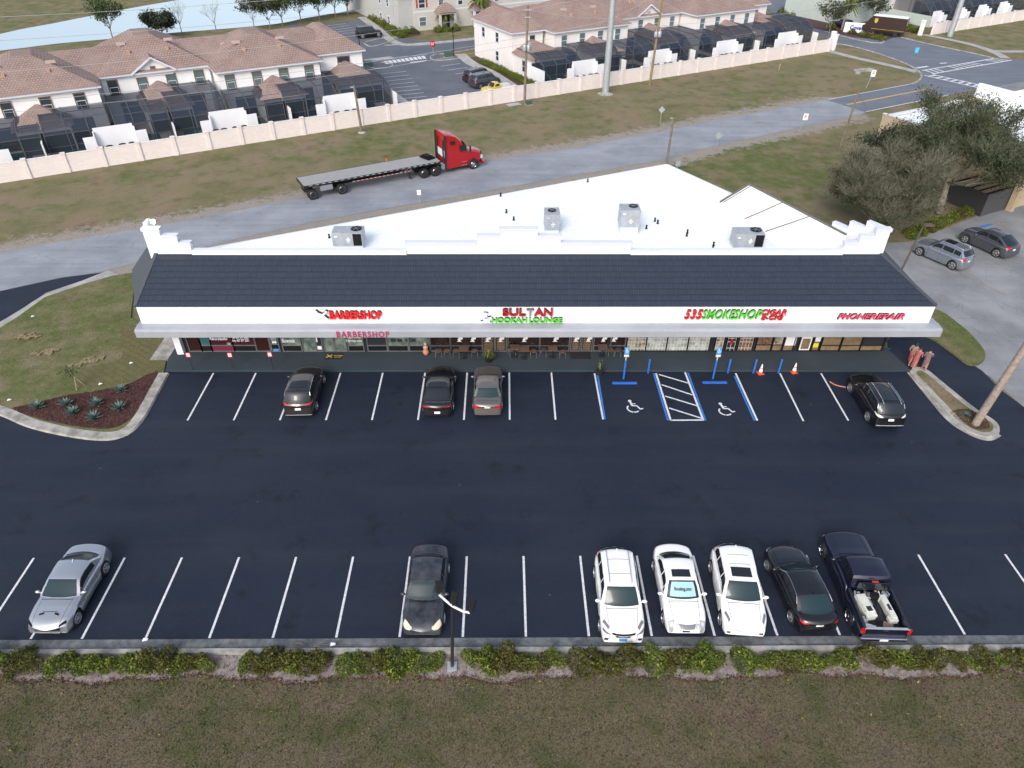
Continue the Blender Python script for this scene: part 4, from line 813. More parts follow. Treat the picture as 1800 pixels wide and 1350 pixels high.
for (px, py), d in zip(((1336, 657), (1395, 655)), ('right of the third blue bollard', 'right of the last blue bollard')):
    x, y = G(px, py); t = thing('traffic_cone', 'orange and white traffic cone '+d, 'cone', (x, y, .025), .2, 'traffic cones by the sidewalk')
    mb = MB(); mb.box(-.2, .2, -.2, .2, 0, .05); mb.build('base', 'orange', t, bevel=.01); mb = MB(); mb.lathe([(.15, .05), (.125, .18)], n=14); mb.lathe([(.088, .4), (.075, .46)], n=14); mb.build('cone_body', 'orange', t, True)
    mb = MB(); mb.lathe([(.126, .18), (.088, .40)], n=14); mb.lathe([(.076, .46), (.03, .74), (.0001, .745)], n=14); mb.build('sleeve', 'sign_white', t, True)
for (px, py), d in zip(((340, 655), (412, 655), (481, 654)), ('leftmost of the three by the left end of the sidewalk', 'middle one of the three by the left end of the sidewalk', 'rightmost of the three by the left end of the sidewalk')):
    x, y = G(px, py); t = thing('tow_sign', 'tow away sign '+d, 'sign', (x, y+.08, .15), 0, 'tow away signs'); mb = MB(); mb.tube([(0, 0, 0), (0, 0, 1.25)], .018, 6); mb.build('post', 'dark_metal', t)
    mb = MB(); mb.box(-.15, .15, -.03, -.02, 1.0, 1.42); mb.build('sign_plate', 'red_gloss', t, bevel=.003); mb = MB(); mb.box(-.11, .11, -.034, -.031, 1.08, 1.34); mb.build('sign_panel', 'sign_white', t)
    text_fit('TOW', 'lettering', 'red_deep', t, (-.09, -.037, 1.24), (1, 0, 0), (0, 0, 1), .18, .07, .003, .02); text_fit('AWAY', 'lettering', 'red_deep', t, (-.09, -.037, 1.12), (1, 0, 0), (0, 0, 1), .18, .07, .003, .02)
# ================= vehicles
def interp(x, pts):
    if x <= pts[0][0]: return pts[0][1]
    for (a, va), (b_, vb) in zip(pts[:-1], pts[1:]):
        if x <= b_: return va+(vb-va)*(x-a)/(b_-a)
    return pts[-1][1]
def bake(o, lv=1):
    md = o.modifiers.new('s', 'SUBSURF'); md.levels = lv; md.render_levels = lv
    dg = bpy.context.evaluated_depsgraph_get(); dg.update(); me = bpy.data.meshes.new_from_object(o.evaluated_get(dg)); o.modifiers.clear(); old = o.data; nm = old.name; o.data = me; bpy.data.meshes.remove(old); me.name = nm
    for p in me.polygons: p.use_smooth = True
def car(name, label, p):
    """p: parameter dictionary; local +x is forward, origin on the ground at the car's centre"""
    L, W, wb, r = p['L'], p['W'], p['wb'], p.get('wr', .33); hx, hw = L/2, W/2; cat = p.get('cat', 'car')
    x0, x1, x2, x3 = p['cab']; H = p['H']; top = p['top']; belt = p['belt']; pnt = p['paint']; fo = p.get('fo', 0)  # wheel offset
    xf, xr = wb/2+fo, -wb/2+fo; ra = r+.06
    mm = 'shut_'+pnt; mat(mm, tuple(c*.28 for c in MAT[pnt].node_tree.nodes['Principled BSDF'].inputs['Base Color'].default_value[:3]), .7)
    t = thing(name, label, cat); kf, kr = p.get('bow', (.30, .22))
    def wid(x): s = abs(x)/hx; return hw*(1-.13*max(0, (s-.62)/.38)**2.2 - (.02 if abs(x) < .4 else 0))
    def warp(x, y): s = abs(x)/hx; k = kf if x > 0 else kr; return x-math.copysign(1, x)*k*(abs(y)/hw)**2.4*max(0, (s-.15)/.85)**2
    def arch(x):
        z = .20+.10*max(0, (abs(x)/hx-.86)/.14)
        for c in (xf, xr):
            d = abs(x-c)
            if d < ra: z = max(z, r+math.sqrt(ra*ra-d*d))
        return z
    st = sorted(set([round(v, 3) for v in list(np.linspace(-hx, hx, 25))+[-hx+.04, hx-.04, -hx+.12, hx-.12]+[c+ra*s for c in (xf, xr) for s in (-1.001, -.97, -.8, -.45, 0, .45, .8, .97, 1.001)]+[x0, x3]]))
    st = [v for i, v in enumerate(st) if i == 0 or v-st[i-1] > .012]
    rows = []
    for x in st:
        zt = interp(x, top); zb = arch(x); w_ = wid(x); sh = zt-p.get('sh', .13); zl = zb
        sec = [(w_*.955, zl), (w_*.995, zl+(sh-zl)*.25), (w_, zl+(sh-zl)*.6), (w_*.985, sh), (w_*.93, zt-.03), (w_*.80, zt+.005), (w_*.45, zt+.03), (0, zt+.04)]
        full = [(y, z) for y, z in sec]+[(-y, z) for y, z in sec[-2::-1]]; ef = max(0, (abs(x)/hx-.80)/.20)**1.5; lean = p.get('rake', .55) if x > 0 else p.get('rrake', .22)
        rows.append([(warp(x, y)-math.copysign(1, x)*lean*ef*max(0, z-.42), y, z) for y, z in full])
    mb = MB().grid(rows); n = len(rows[0])
    for rr, fl in ((0, 1), (len(rows)-1, 0)):
        bse = rr*n
        for k in range(7): q = (bse+k, bse+k+1, bse+n-2-k, bse+n-1-k); mb.f.append(q if fl else q[::-1]) if k < 6 else mb.f.append((bse+6, bse+7, bse+8) if fl else (bse+8, bse+7, bse+6))
    body = mb.build('body', pnt, t); bake(body, 1)
    # underbody
    u = MB(); u.box(-hx+.5, hx-.62, -hw+.12, hw-.12, .17, .5); u.build('underbody', 'rubber', t)
    # ---- cabin
    ci = p.get('cin', .80); wr_ = p.get('rwid', .76)
    prof = p.get('roofprof') or [(x0, belt), (x1, H-.03), ((x1+x2)/2, H), (x2, H-.04), (x3, p.get('rbelt', belt))]
    # smooth the top line
    def htop(x):
        s = 0; 
        for d in (-.12, -.06, 0, .06, .12): s += interp(min(max(x+d, x0), x3*1.0 if x3 > x0 else x0), prof[::-1] if prof[0][0] > prof[-1][0] else prof)
        return s/5
    xa, xb = min(x0, x3), max(x0, x3)
    def htop(x):
        pr = prof if prof[0][0] < prof[-1][0] else prof[::-1]
        return sum(interp(min(max(x+d, xa), xb), pr) for d in (-.10, -.05, 0, .05, .10))/5
    def zb_(x): return interp(x, top)-.01
    def yb(x): return wid(x)*.915
    def yside(x, z): zb = zb_(x); f = max(0, min(1, (z-zb)/(H-zb))); return yb(x)*(1-(1-ci)*f**1.15)
    def cabpt(x, t_, off=0):
        """t_ 0..1 : 0 belt on +y side, .5 roof edge, 1 centre line"""
        h = max(htop(x), zb_(x)+.005)
        if t_ <= .5: z = zb_(x)+(h-.045-zb_(x))*t_*2; z = max(z, zb_(x)); y = yside(x, z)+off
        else:
            f = (t_-.5)*2; y0 = yside(x, h); ye = y0-.05; y = ye*(1-f); z = h+.035*(1-(1-f)**2)+off; 
        return y, z
    def cw(x, y): 
        # windscreen and rear glass bow in plan
        s = (x-(x1+x2)/2)/max(.1, (x0-(x1+x2)/2)) if x > (x1+x2)/2 else (x-(x1+x2)/2)/min(-.1, (x3-(x1+x2)/2))
        return warp(x, y)-math.copysign(1, x-(x1+x2)/2)*.17*(abs(y)/hw)**2*max(0, s)**1.5
    xs = sorted(set(list(np.linspace(xa, xb, 26))+[x1, x2]))
    rows = []
    for x in xs:
        sec = [cabpt(x, a) for a in (0, .25, .42, .5, .58, .75, 1)]; full = sec+[(-y, z) for y, z in sec[-2::-1]]; rows.append([(cw(x, y), y, z) for y, z in full])
    cb = MB().grid(rows); n = len(rows[0]); cb.f.append(tuple(range(n))); cb.f.append(tuple((len(rows)-1)*n+i for i in range(n))[::-1])
    cabin = cb.build('cabin', pnt, t, True)
    def patch(nm, xA, xB, tA, tB, m, off=.010, side=0, nx=8, nt=6, par=None, trim=None):
        """conformed patch; side 0 = both halves as one (top patches), +1/-1 one side"""
        rows = []
        for i in range(nx+1):
            x = xA+(xB-xA)*i/nx; row = []
            if side == 0:
                ts = [tA+(tB-tA)*j/nt for j in range(nt+1)]; pts = [cabpt(x, a, off) for a in ts]; pts = pts+[(-y, z) for y, z in pts[-2::-1]]
            else: pts = [cabpt(x, tA+(tB-tA)*j/nt, off) for j in range(nt+1)]; pts = [(side*y, z) for y, z in pts]
            rows.append([(cw(x, y)+(off*.6 if side == 0 and x > x1 else (-off*.6 if side == 0 and x < x2 else 0)), y, z) for y, z in pts])
        g = MB().grid(rows); return g.build(nm, m, par or t, True)
    gl = p.get('glass', 'glass_dark'); wsg = p.get('ws', gl)
    ws = patch('windscreen', x0-.03, x1+.02, .535, 1, wsg)
    if x2 > x3+.15 and not p.get('norear'): patch('rear_window', x3+.07, x2-.03, .55, 1, p.get('rg', gl))
    w1 = []
    for s in (1, -1):
        for (a, c) in p['side']: w1.append(patch('side_window', a, c, .16, .46, gl, .008, s, 8, 2))
    if p.get('sunroof'): a, c = p['sunroof']; patch('sunroof', a, c, .66, 1, 'glass_dark', .012)
    if p.get('panoroof'): a, c = p['panoroof']; patch('sunroof', a, c, .60, 1, 'glass_dark', .012)
    if p.get('sill'):      # chrome window line
        for s in (1, -1):
            q = p['side']; a, c = q[-1][0] if q[-1][0] < q[0][0] else q[0][0], max(q[0][1], q[-1][1]); pts = [(cw(x, 0)*0+warp(x, s*yside(x, cabpt(x, .5)[1])), s*(cabpt(x, .5)[0]+.0), cabpt(x, .5)[1]+.0) for x in np.linspace(a-.1, c+.1, 12)]
            m2_ = MB(); m2_.tube([(cw(x, yy), s*(yy+.006), zz) for x in np.linspace(a-.05, c+.02, 14) for yy, zz in [cabpt(x, .49)]], .014, 5); m2_.build('window_trim', 'chrome', t)
    # ---- conformed details by ray casting onto the body
    bvh = BVHTree.FromPolygons([v.co for v in body.data.vertices], [tuple(q.vertices) for q in body.data.polygons])
    def cast(quad, to3d, d, m, nm, off=.014, nx=12, ny=5, par=None, smooth=True):
        A_, B_, C_, D_ = [Vector(v) for v in quad]; rows = []
        for i in range(nx+1):
            row = []
            for j in range(ny+1):
                u, v = i/nx, j/ny; q = (A_*(1-u)+B_*u)*(1-v)+(D_*(1-u)+C_*u)*v; o = Vector(to3d(q.x, q.y)); hit, nn, ii, di = bvh.ray_cast(o, Vector(d))
                if hit is None:
                    near = bvh.find_nearest(Vector(o)+Vector(d)*2.0); hit, nn = near[0], near[1]
                if nn.dot(Vector(d)) > 0: nn = -nn
                row.append(tuple(hit+nn*off))
            rows.append(row)
        return MB().grid(rows).build(nm, m, par or t, smooth)
    fr = lambda y, z: (hx+1, y, z); bk = lambda y, z: (-hx-1, y, z); tp = lambda x, y: (x, y, 3)
    for it in p.get('front', []): nm, m, quad = it[:3]; [cast([(s*y, z) for y, z in quad], fr, (-1, 0, 0), m, nm) for s in ((1, -1) if len(it) > 3 else (1,))]
    for it in p.get('rear', []): nm, m, quad = it[:3]; [cast([(s*y, z) for y, z in quad], bk, (1, 0, 0), m, nm) for s in ((1, -1) if len(it) > 3 else (1,))]
    for it in p.get('topd', []): nm, m, quad = it[:3]; [cast([(x, s*y) for x, y in quad], tp, (0, 0, -1), m, nm) for s in ((1, -1) if len(it) > 3 else (1,))]
    # shut lines : thin dark strips
    hb = x0+.02
    for nm, quad in (('bonnet_line', [(hb+.02, .70*hw), (hb+.02, -.70*hw), (hb, -.70*hw), (hb, .70*hw)]),): cast(quad, tp, (0, 0, -1), 'black', 'cowl', .008, 8, 1)
    for s in (1, -1):
        sd_ = lambda x, z: (x, s*3, z)
        for xd in p.get('doors', []): cast([(xd, .32), (xd+.02, .32), (xd+.02-.04, belt-.06), (xd-.04, belt-.06)], sd_, (0, -s, 0), mm, 'door_seam', .005, 1, 8)
        for xh in p.get('handles', []): cast([(xh, belt-.20), (xh+.16, belt-.20), (xh+.16, belt-.165), (xh, belt-.165)], sd_, (0, -s, 0), p.get('hm', pnt), 'door_handle', .02, 2, 1)
        cast([(x0-.15, .72*hw), (hx-.30, .62*hw), (hx-.30, .62*hw-.018), (x0-.15, .72*hw-.018)] if s > 0 else [(x0-.15, -.72*hw), (hx-.30, -.62*hw), (hx-.30, -.62*hw+.018), (x0-.15, -.72*hw+.018)], tp, (0, 0, -1), mm, 'bonnet_seam', .006, 10, 1)
        # mirrors
        mx = x0-p.get('mir', .32); my = wid(mx)*.93; mb = MB(); mb.sphere((mx, s*(my+.13), belt+.07), .105, 10, 6, (.75, 1.15, .72)); mb.tube([(mx+.02, s*(my-.06), belt+.01), (mx, s*(my+.1), belt+.05)], .028, 6); mb.build('wing_mirror', pnt, t, True)
        # wheels
        for wx in (xf, xr):
            yy = s*(hw-.115); mb = MB(); mb.lathe([(r*.62, -.105), (r*.93, -.11), (r, -.075), (r, .075), (r*.93, .11), (r*.62, .105)], (0, 0, 0), 24, 'y'); wl = mb.build('wheel', 'rubber', t, True, (wx, yy, r))
            mb = MB(); rr = r*.70; f = s*.118
            mb.lathe([(rr, s*.06), (rr, f), (rr*.9, f+s*.012), (rr*.86, f-s*.03)], (0, 0, 0), 24, 'y'); ns = p.get('spokes', 7)
            for k in range(ns):
                a = 2*math.pi*k/ns; da = .16 if ns > 5 else .22; mb.add([(math.cos(a+q)*R_, f+s*o_, math.sin(a+q)*R_) for R_, q, o_ in ((rr*.2, -.35, .005), (rr*.9, -da, .006), (rr*.9, da, .006), (rr*.2, .35, .005))], [(0, 1, 2, 3)])
            mb.lathe([(rr*.24, f), (rr*.2, f+s*.015), (.0001, f+s*.018)], (0, 0, 0), 12, 'y'); mb.build('rim', p.get('rim', 'alu'), wl)
            mb = MB(); mb.lathe([(rr*.88, f-s*.05), (.0001, f-s*.05)], (0, 0, 0), 18, 'y'); mb.build('brake', 'black', wl)
    if p.get('rails'):
        for s in (1, -1):
            a, c = p['rails']; pts = [(x, s*(cabpt(x, .62)[0]), cabpt(x, .62)[1]+.045) for x in np.linspace(a, c, 8)]; pts = [(pts[0][0]-.02, pts[0][1], pts[0][2]-.05)]+pts+[(pts[-1][0]+.02, pts[-1][1], pts[-1][2]-.05)]
            mb = MB(); mb.tube(pts, .022, 6); mb.build('roof_rail', p.get('railm', 'alu'), t, True)
    if p.get('fin'): x = p['fin']; mb = MB(); z = htop(x)+.03; mb.prism_y([(x-.06, z), (x+.09, z), (x-.05, z+.09)], -.015, .015); mb.build('antenna', pnt, t)
    for x_, m_ in p.get('roofseams', []): patch('roof_seam', x_, x_+.025, .64, 1, mm, .006, 0, 1, 4)
    t['_x'] = (L, W, wb, xf, xr)
    cr = cast if False else None
    return t, cast, patch, (cabpt, cw, tp, fr, bk, htop)
def place(t, prx, pfx, side):
    """put a car so that its rear and front wheels on one side stand at the given photo pixels"""
    L, W, wb, xf, xr = t['_x']; del t['_x']
    A = Vector(G(*prx)); B = Vector(G(*pfx)); h = (B-A).normalized(); lft = Vector((-h.y, h.x)); mid = (A+B)/2; s = -1 if side == 'L' else 1
    c = mid+lft*s*(W/2-.02)-h*((xf+xr)/2); t.location = (c.x, c.y, .024); t.rotation_euler.z = math.atan2(h.y, h.x)
def prof_sedan(L, hood=.86, cowl=.98, trunk=1.02, belt=.96, x0=.95, x3=-1.55, nose=.62, tail=.78):
    h = L/2; return [(-h, tail), (-h+.05, trunk-.10), (-h+.18, trunk-.02), (x3, trunk), (x3+.4, belt+.02), (x0-.4, belt), (x0, cowl-.03), (x0+.35, hood+.06), (h-.45, hood-.04), (h-.15, hood-.13), (h-.04, hood-.2), (h, nose)]
def prof_suv(L, hood=1.02, cowl=1.10, belt=1.08, x0=1.0, x3=-2.2, nose=.72, tail=.95):
    h = L/2; return [(-h, tail), (-h+.06, belt-.08), (-h+.2, belt+.02), (x0-.4, belt), (x0, cowl-.02), (x0+.35, hood+.03), (h-.45, hood-.04), (h-.16, hood-.13), (h-.05, hood-.2), (h, nose)]
plate = lambda z, m='tag_white': ('number_plate', m, [(.17, z+.07), (-.17, z+.07), (-.17, z-.07), (.17, z-.07)])
mat('lens_dark', (.16, .17, .18), .15, spec=.8)
# silver coupe
L = 4.79
t, cast, patch, F = car('parked_car', 'silver two door coupe with bonnet vents parked at the far left of the near row', dict(cat='car', L=L, W=1.92, wb=2.72, fo=.06, wr=.35, H=1.38, cab=(.85, .10, -.95, -1.75), belt=.93, top=prof_sedan(L, .86, .95, 1.03, .93, .85, -1.75, .58, .80), paint='car_silver', ws='glass_teal', rg='glass_teal', spokes=9, rim='alu',
    side=[(-.95, .55)], doors=[.62, -.55], handles=[-.42], bow=(.42, .25), rwid=.7, sh=.16, fin=-.85,
    front=[('grille', 'black', [(.62, .62), (-.62, .62), (-.52, .42), (.52, .42)]), ('lower_intake', 'rubber', [(.6, .33), (-.6, .33), (-.5, .25), (.5, .25)])],
    rear=[('tail_light', 'light_red', [(.78, .90), (.45, .90), (.45, .76), (.78, .78)], 1), plate(.55)],
    topd=[('bonnet_vent', 'black', [(1.66, .42), (1.60, .22), (1.52, .24), (1.58, .44)], 1), ('headlight_lens', 'black', [(1.90, .82), (2.10, .58), (2.05, .55), (1.80, .80)], 1)]))
place(t, (191, 1007), (142, 1095.5), 'L')
# old black sedan
L = 4.85
t, cast, patch, F = car('parked_car', 'old black sedan with faded peeling paint behind the three headed light pole', dict(L=L, W=1.80, wb=2.70, H=1.45, cab=(.92, .25, -1.15, -1.72), belt=.95, top=prof_sedan(L, .84, .95, 1.02, .95, .92, -1.72, .60, .85), paint='car_black_old', ws='glass_teal', spokes=6,
    side=[(-1.15, -.32), (-.24, .55)], doors=[.72, -.28, -1.2], handles=[-.1, -1.08], hm='car_black_old', bow=(.40, .15),
    front=[('headlight', 'lens_amber', [(.80, .73), (.50, .68), (.50, .58), (.82, .63)], 1), ('grille', 'black', [(.36, .62), (-.36, .62), (-.32, .52), (.32, .52)])],
    rear=[('tail_light', 'light_red', [(.8, .92), (.45, .92), (.45, .76), (.8, .78)], 1), plate(.72)],
    topd=[('headlight_lens', 'lens_amber', [(1.88, .82), (2.20, .50), (2.12, .42), (1.72, .74)], 1)]))
place(t, (789, 1008), (781.5, 1094), 'L')
# white crossovers and sedan
L = 4.87
t, cast, patch, F = car('parked_car', 'white crossover with roof rails and dark V shaped grille, leftmost of the three white cars', dict(cat='car', L=L, W=1.91, wb=2.82, wr=.36, H=1.68, cab=(1.02, .30, -1.75, -2.25), belt=1.08, rbelt=1.15, top=prof_suv(L, 1.0, 1.10, 1.08, 1.02, -2.2), paint='car_white', ws='glass_teal', spokes=5,
    side=[(-1.95, -1.2), (-1.12, -.2), (-.12, .72)], doors=[.82, -.16, -1.2], handles=[0, -1.05], rails=(-1.6, .1), railm='galv', bow=(.40, .25), fin=-1.65, roofseams=[(-.35, 0), (-1.15, 0)],
    front=[('grille', 'black', [(.52, .86), (-.52, .86), (-.28, .52), (.28, .52)]), ('emblem', 'chrome', [(.08, .78), (-.08, .78), (-.06, .64), (.06, .64)]), ('headlight', 'lens_dark', [(.86, .88), (.50, .76), (.46, .66), (.86, .76)], 1), plate(.42, 'blue_sign'), ('fog_light', 'dark_metal', [(.8, .5), (.62, .5), (.64, .4), (.8, .4)], 1)],
    rear=[('tail_light', 'light_red', [(.86, 1.15), (.6, 1.1), (.6, .98), (.86, 1.0)], 1), plate(.8)],
    topd=[('headlight_lens', 'lens_dark', [(1.62, .88), (1.98, .66), (1.90, .58), (1.52, .80)], 1)]))
place(t, (1044, 1013.6), (1053, 1111), 'R')
L = 4.82
t, cast, patch, F = car('parked_car', 'white sedan with a blue sunshade reading Booking.com behind its windscreen', dict(L=L, W=1.82, wb=2.85, H=1.47, cab=(.95, .22, -.98, -1.78), belt=.95, top=prof_sedan(L, .86, .96, 1.02, .95, .95, -1.78, .60, .84), paint='car_white', spokes=5, sunroof=(-.32, .08), bow=(.42, .28),
    side=[(-1.25, -.36), (-.28, .60)], doors=[.74, -.32, -1.25], handles=[-.12, -1.12],
    front=[('grille', 'lens_dark', [(.36, .80), (-.36, .80), (-.24, .50), (.24, .50)]), ('number_plate', 'black', [(.15, .44), (-.15, .44), (-.15, .34), (.15, .34)])],
    rear=[('tail_light', 'light_red', [(.8, .92), (.5, .92), (.5, .78), (.8, .8)], 1), plate(.6)]))
mat('lens_ring', (.36, .38, .40), .2, spec=.8)
for s in (1, -1):
    for cy_, cx_, rr in ((.66, 1.98, .13), (.44, 2.10, .10)):
        cast([(cx_+rr, s*(cy_+rr*.7)), (cx_+rr, s*(cy_-rr*.7)), (cx_-rr, s*(cy_-rr)), (cx_-rr, s*(cy_+rr))], F[2], (0, 0, -1), 'lens_ring', 'headlight', .018, 8, 8)
        cast([(cx_+rr*.5, s*(cy_+rr*.4)), (cx_+rr*.5, s*(cy_-rr*.4)), (cx_-rr*.5, s*(cy_-rr*.5)), (cx_-rr*.5, s*(cy_+rr*.5))], F[2], (0, 0, -1), 'lens', 'headlight_lens', .028, 4, 4)
shade = patch('sunshade', .84, .30, .62, 1, mat('shade', (.30, .50, .58), .4), .016)
def shade_text():
    cabpt, cw = F[0], F[1]; xa_, xb_ = .62, .48
    def pt(fy, x): y0, z = cabpt(x, .8, .026); yy = fy*.42; f = 1-abs(yy)/(cabpt(x, .5)[0]-.05); yv, z = cabpt(x, .5+.5*f, .026); return Vector((cw(x, yy)+.02, yy, z))
    me = text_mesh('Booking.com', .004, .03); n = len(me.vertices); co = np.empty(n*3); me.vertices.foreach_get('co', co); co = co.reshape(-1, 3); lo, hi = co.min(0), co.max(0); out = []
    for q in (co-lo)/np.maximum(hi-lo, 1e-6): v = pt(-(1-2*q[0])*.9, .66-.17*q[1]); out += [v.x, v.y, v.z+q[2]*.003]
    me.vertices.foreach_set('co', out); me.name = 'lettering'; me.materials.clear(); me.materials.append(MAT['dark_metal']); link('lettering', me, shade)
shade_text(); place(t, (1147, 1003), (1163.5, 1095), 'R')
L = 4.85
t, cast, patch, F = car('parked_car', 'white crossover with sunroof and silver grille, rightmost of the three white cars', dict(cat='car', L=L, W=1.93, wb=2.85, wr=.36, H=1.67, cab=(1.02, .28, -1.70, -2.2), belt=1.07, rbelt=1.15, top=prof_suv(L, .98, 1.09, 1.07, 1.02, -2.2, .64, .95), paint='car_white', ws='glass_teal', spokes=6, sunroof=(-.42, .10), bow=(.48, .28), fin=-1.6, roofseams=[(-.62, 0), (-1.15, 0)],
    side=[(-1.85, -1.2), (-1.12, -.2), (-.12, .72)], doors=[.82, -.16, -1.2], handles=[0, -1.05],
    front=[('grille', 'dark_metal', [(.50, .70), (-.50, .70), (-.40, .54), (.40, .54)]), ('fog_light', 'dark_metal', [(.78, .44), (.6, .44), (.62, .36), (.78, .36)], 1)],
    rear=[('tail_light', 'light_red', [(.86, 1.12), (.6, 1.1), (.6, .95), (.86, .98)], 1), plate(.8)],
    topd=[('headlight_lens', 'lens_dark', [(1.50, .88), (1.92, .74), (1.84, .66), (1.42, .80)], 1)]))
place(t, (1246.5, 1005), (1263, 1098), 'R')
# black sedan, rear to the hedge
L = 4.88
t, cast, patch, F = car('parked_car', 'glossy black sedan with its tail to the hedge beside the black pickup', dict(L=L, W=1.86, wb=2.83, H=1.45, cab=(.95, .20, -1.10, -1.95), belt=.96, top=prof_sedan(L, .87, .97, 1.03, .96, .95, -1.95, .62, .86), paint='car_black', ws='glass_teal', rg='glass_teal', spokes=10, sill=1, fin=-1.0, bow=(.38, .28),
    side=[(-1.42, -.36), (-.28, .60)], doors=[.74, -.32, -1.3], handles=[-.12, -1.12],
    front=[('headlight', 'lens', [(.82, .74), (.5, .70), (.5, .62), (.82, .66)], 1)],
    rear=[('tail_light', 'light_red', [(.84, .95), (.46, .90), (.46, .82), (.84, .86)], 1), plate(.72), ('chrome_strip', 'chrome', [(.42, .88), (-.42, .88), (-.42, .84), (.42, .84)])],
    topd=[]))
place(t, (1385.6, 1092), (1345.5, 1002), 'L')
# pickup
def pickup(name, label, px_r, px_f, side, pnt='car_navy'):
    L = 5.85; W = 2.03
    top = [(-2.925, .55), (-2.90, .72), (-.95, .74), (-.90, 1.20), (.3, 1.20), (.95, 1.22), (1.3, 1.17), (2.45, 1.12), (2.75, 1.04), (2.87, .92), (2.925, .72)]
    t, cast, patch, F = car(name, label, dict(cat='pickup truck', L=L, W=W, wb=3.68, wr=.40, fo=.05, H=1.90, cab=(.98, .38, -.86, -.99), belt=1.18, rbelt=1.2, top=top, paint=pnt, ws='glass_teal', spokes=5, rim='chrome', side=[(-.72, -.10), (0, .74)], doors=[.86, -.04, -.88], handles=[.06, -.74], hm='chrome', norear=1, cin=.86, bow=(.35, .0), sh=.10,
        front=[('grille', 'chrome', [(.6, .98), (-.6, .98), (-.6, .62), (.6, .62)]), ('headlight', 'lens', [(.92, 1.0), (.64, 1.0), (.64, .74), (.92, .76)], 1)], topd=[]))
    for s in (1, -1):
        mb = MB(); rows = []
        for x in [-2.90, -2.6, -2.2-.0]+[v for v in np.linspace(-2.25, -1.30, 11)]+[-1.1, -.93]:
            zb = .35; d = abs(x-(-1.79)); zb = max(.32, .40+math.sqrt(max(0, .46**2-d*d)) if d < .46 else .32)
            rows.append([(x, s*.965, zb), (x, s*1.0, zb+(1.22-zb)*.4), (x, s*1.0, 1.12), (x, s*.985, 1.22), (x, s*.90, 1.23), (x, s*.885, 1.20), (x, s*.885, .74)])
        rows = sorted(rows, key=lambda r_: r_[0][0]); mb.grid(rows); mb.build('bed_side', pnt, t, True)
        mb = MB(); mb.box(-2.93, -.93, s*.93-.055, s*.93+.055, 1.232, 1.25); mb.build('bed_rail', 'dark_metal', t)
    mb = MB(); mb.box(-2.95, -2.88, -.93, .93, .62, 1.2); tg = mb.build('tailgate', pnt, t, bevel=.015); mb = MB(); mb.box(-2.97, -2.87, -.93, .93, 1.202, 1.235); mb.build('tailgate_cap', 'galv', tg)
    for s in (1, -1): mb = MB(); mb.box(-2.965, -2.86, s*.96-.09, s*.96+.06, .86, 1.18); mb.build('tail_light', 'light_red', t, bevel=.01)
    mb = MB(); mb.box(-3.07, -2.93, -.98, .98, .50, .66); mb.build('rear_bumper', 'chrome', t, bevel=.03)
    mb = MB(); mb.box(-3.08, -3.072, -.17, .17, .52, .64); mb.build('number_plate', 'tag_white', t)
    mb = MB(); mb.box(-1.04, -1.0, -.68, .68, 1.30, 1.76); mb.build('rear_window', 'glass_dark', t); mb = MB(); mb.box(-1.05, -.98, -.14, .14, 1.83, 1.875); mb.build('brake_light', 'light_red', t)
    mb = MB(); mb.box(-2.87, -1.0, -.87, .87, .76, .775); mb.build('bed_floor', 'rubber', t)
    mb = MB(); mb.box(-2.975, -2.955, -.1, .1, 1.05, 1.12); mb.build('emblem', 'chrome', t)
    place(t, px_r, px_f, side); return t
pk = pickup('pickup_truck', 'black crew cab pickup with its open bed full of scrap appliances', (1486, 1091), (1442, 979), 'L')
M = Matrix.Translation(pk.location) @ Matrix.Rotation(pk.rotation_euler.z, 4, 'Z')
def bedthing(name, label, cat, x, y, rz, z=.80): p = M@Vector((x, y, z)); return thing(name, label, cat, p, pk.rotation_euler.z+rz)
mat('plastic_white', (.62, .63, .58), .5, var=.15, vscale=3)
t = bedthing('printer', 'bulky white office machine lying in the left of the pickup bed', 'machine', -1.72, .42, .15)
mb = MB(); mb.box(-.55, .55, -.26, .26, 0, .32); mb.box(-.40, .55, -.21, .22, .32, .42); mb.build('casing', 'plastic_white', t, bevel=.03); mb = MB(); mb.box(-.35, -.12, -.1, .12, .421, .432); mb.build('screen', 'dark_metal', t)
t = bedthing('printer', 'long narrow white machine lying in the right of the pickup bed', 'machine', -1.75, -.52, .08)
mb = MB(); mb.box(-.62, .62, -.14, .14, 0, .36); mb.box(-.66, -.36, -.2, .2, 0, .24); mb.build('casing', 'plastic_white', t, bevel=.03); mb = MB(); mb.box(-.2, .1, -.06, .06, .361, .37); mb.build('slot', 'dark_metal', t)
rr = random.Random(4)
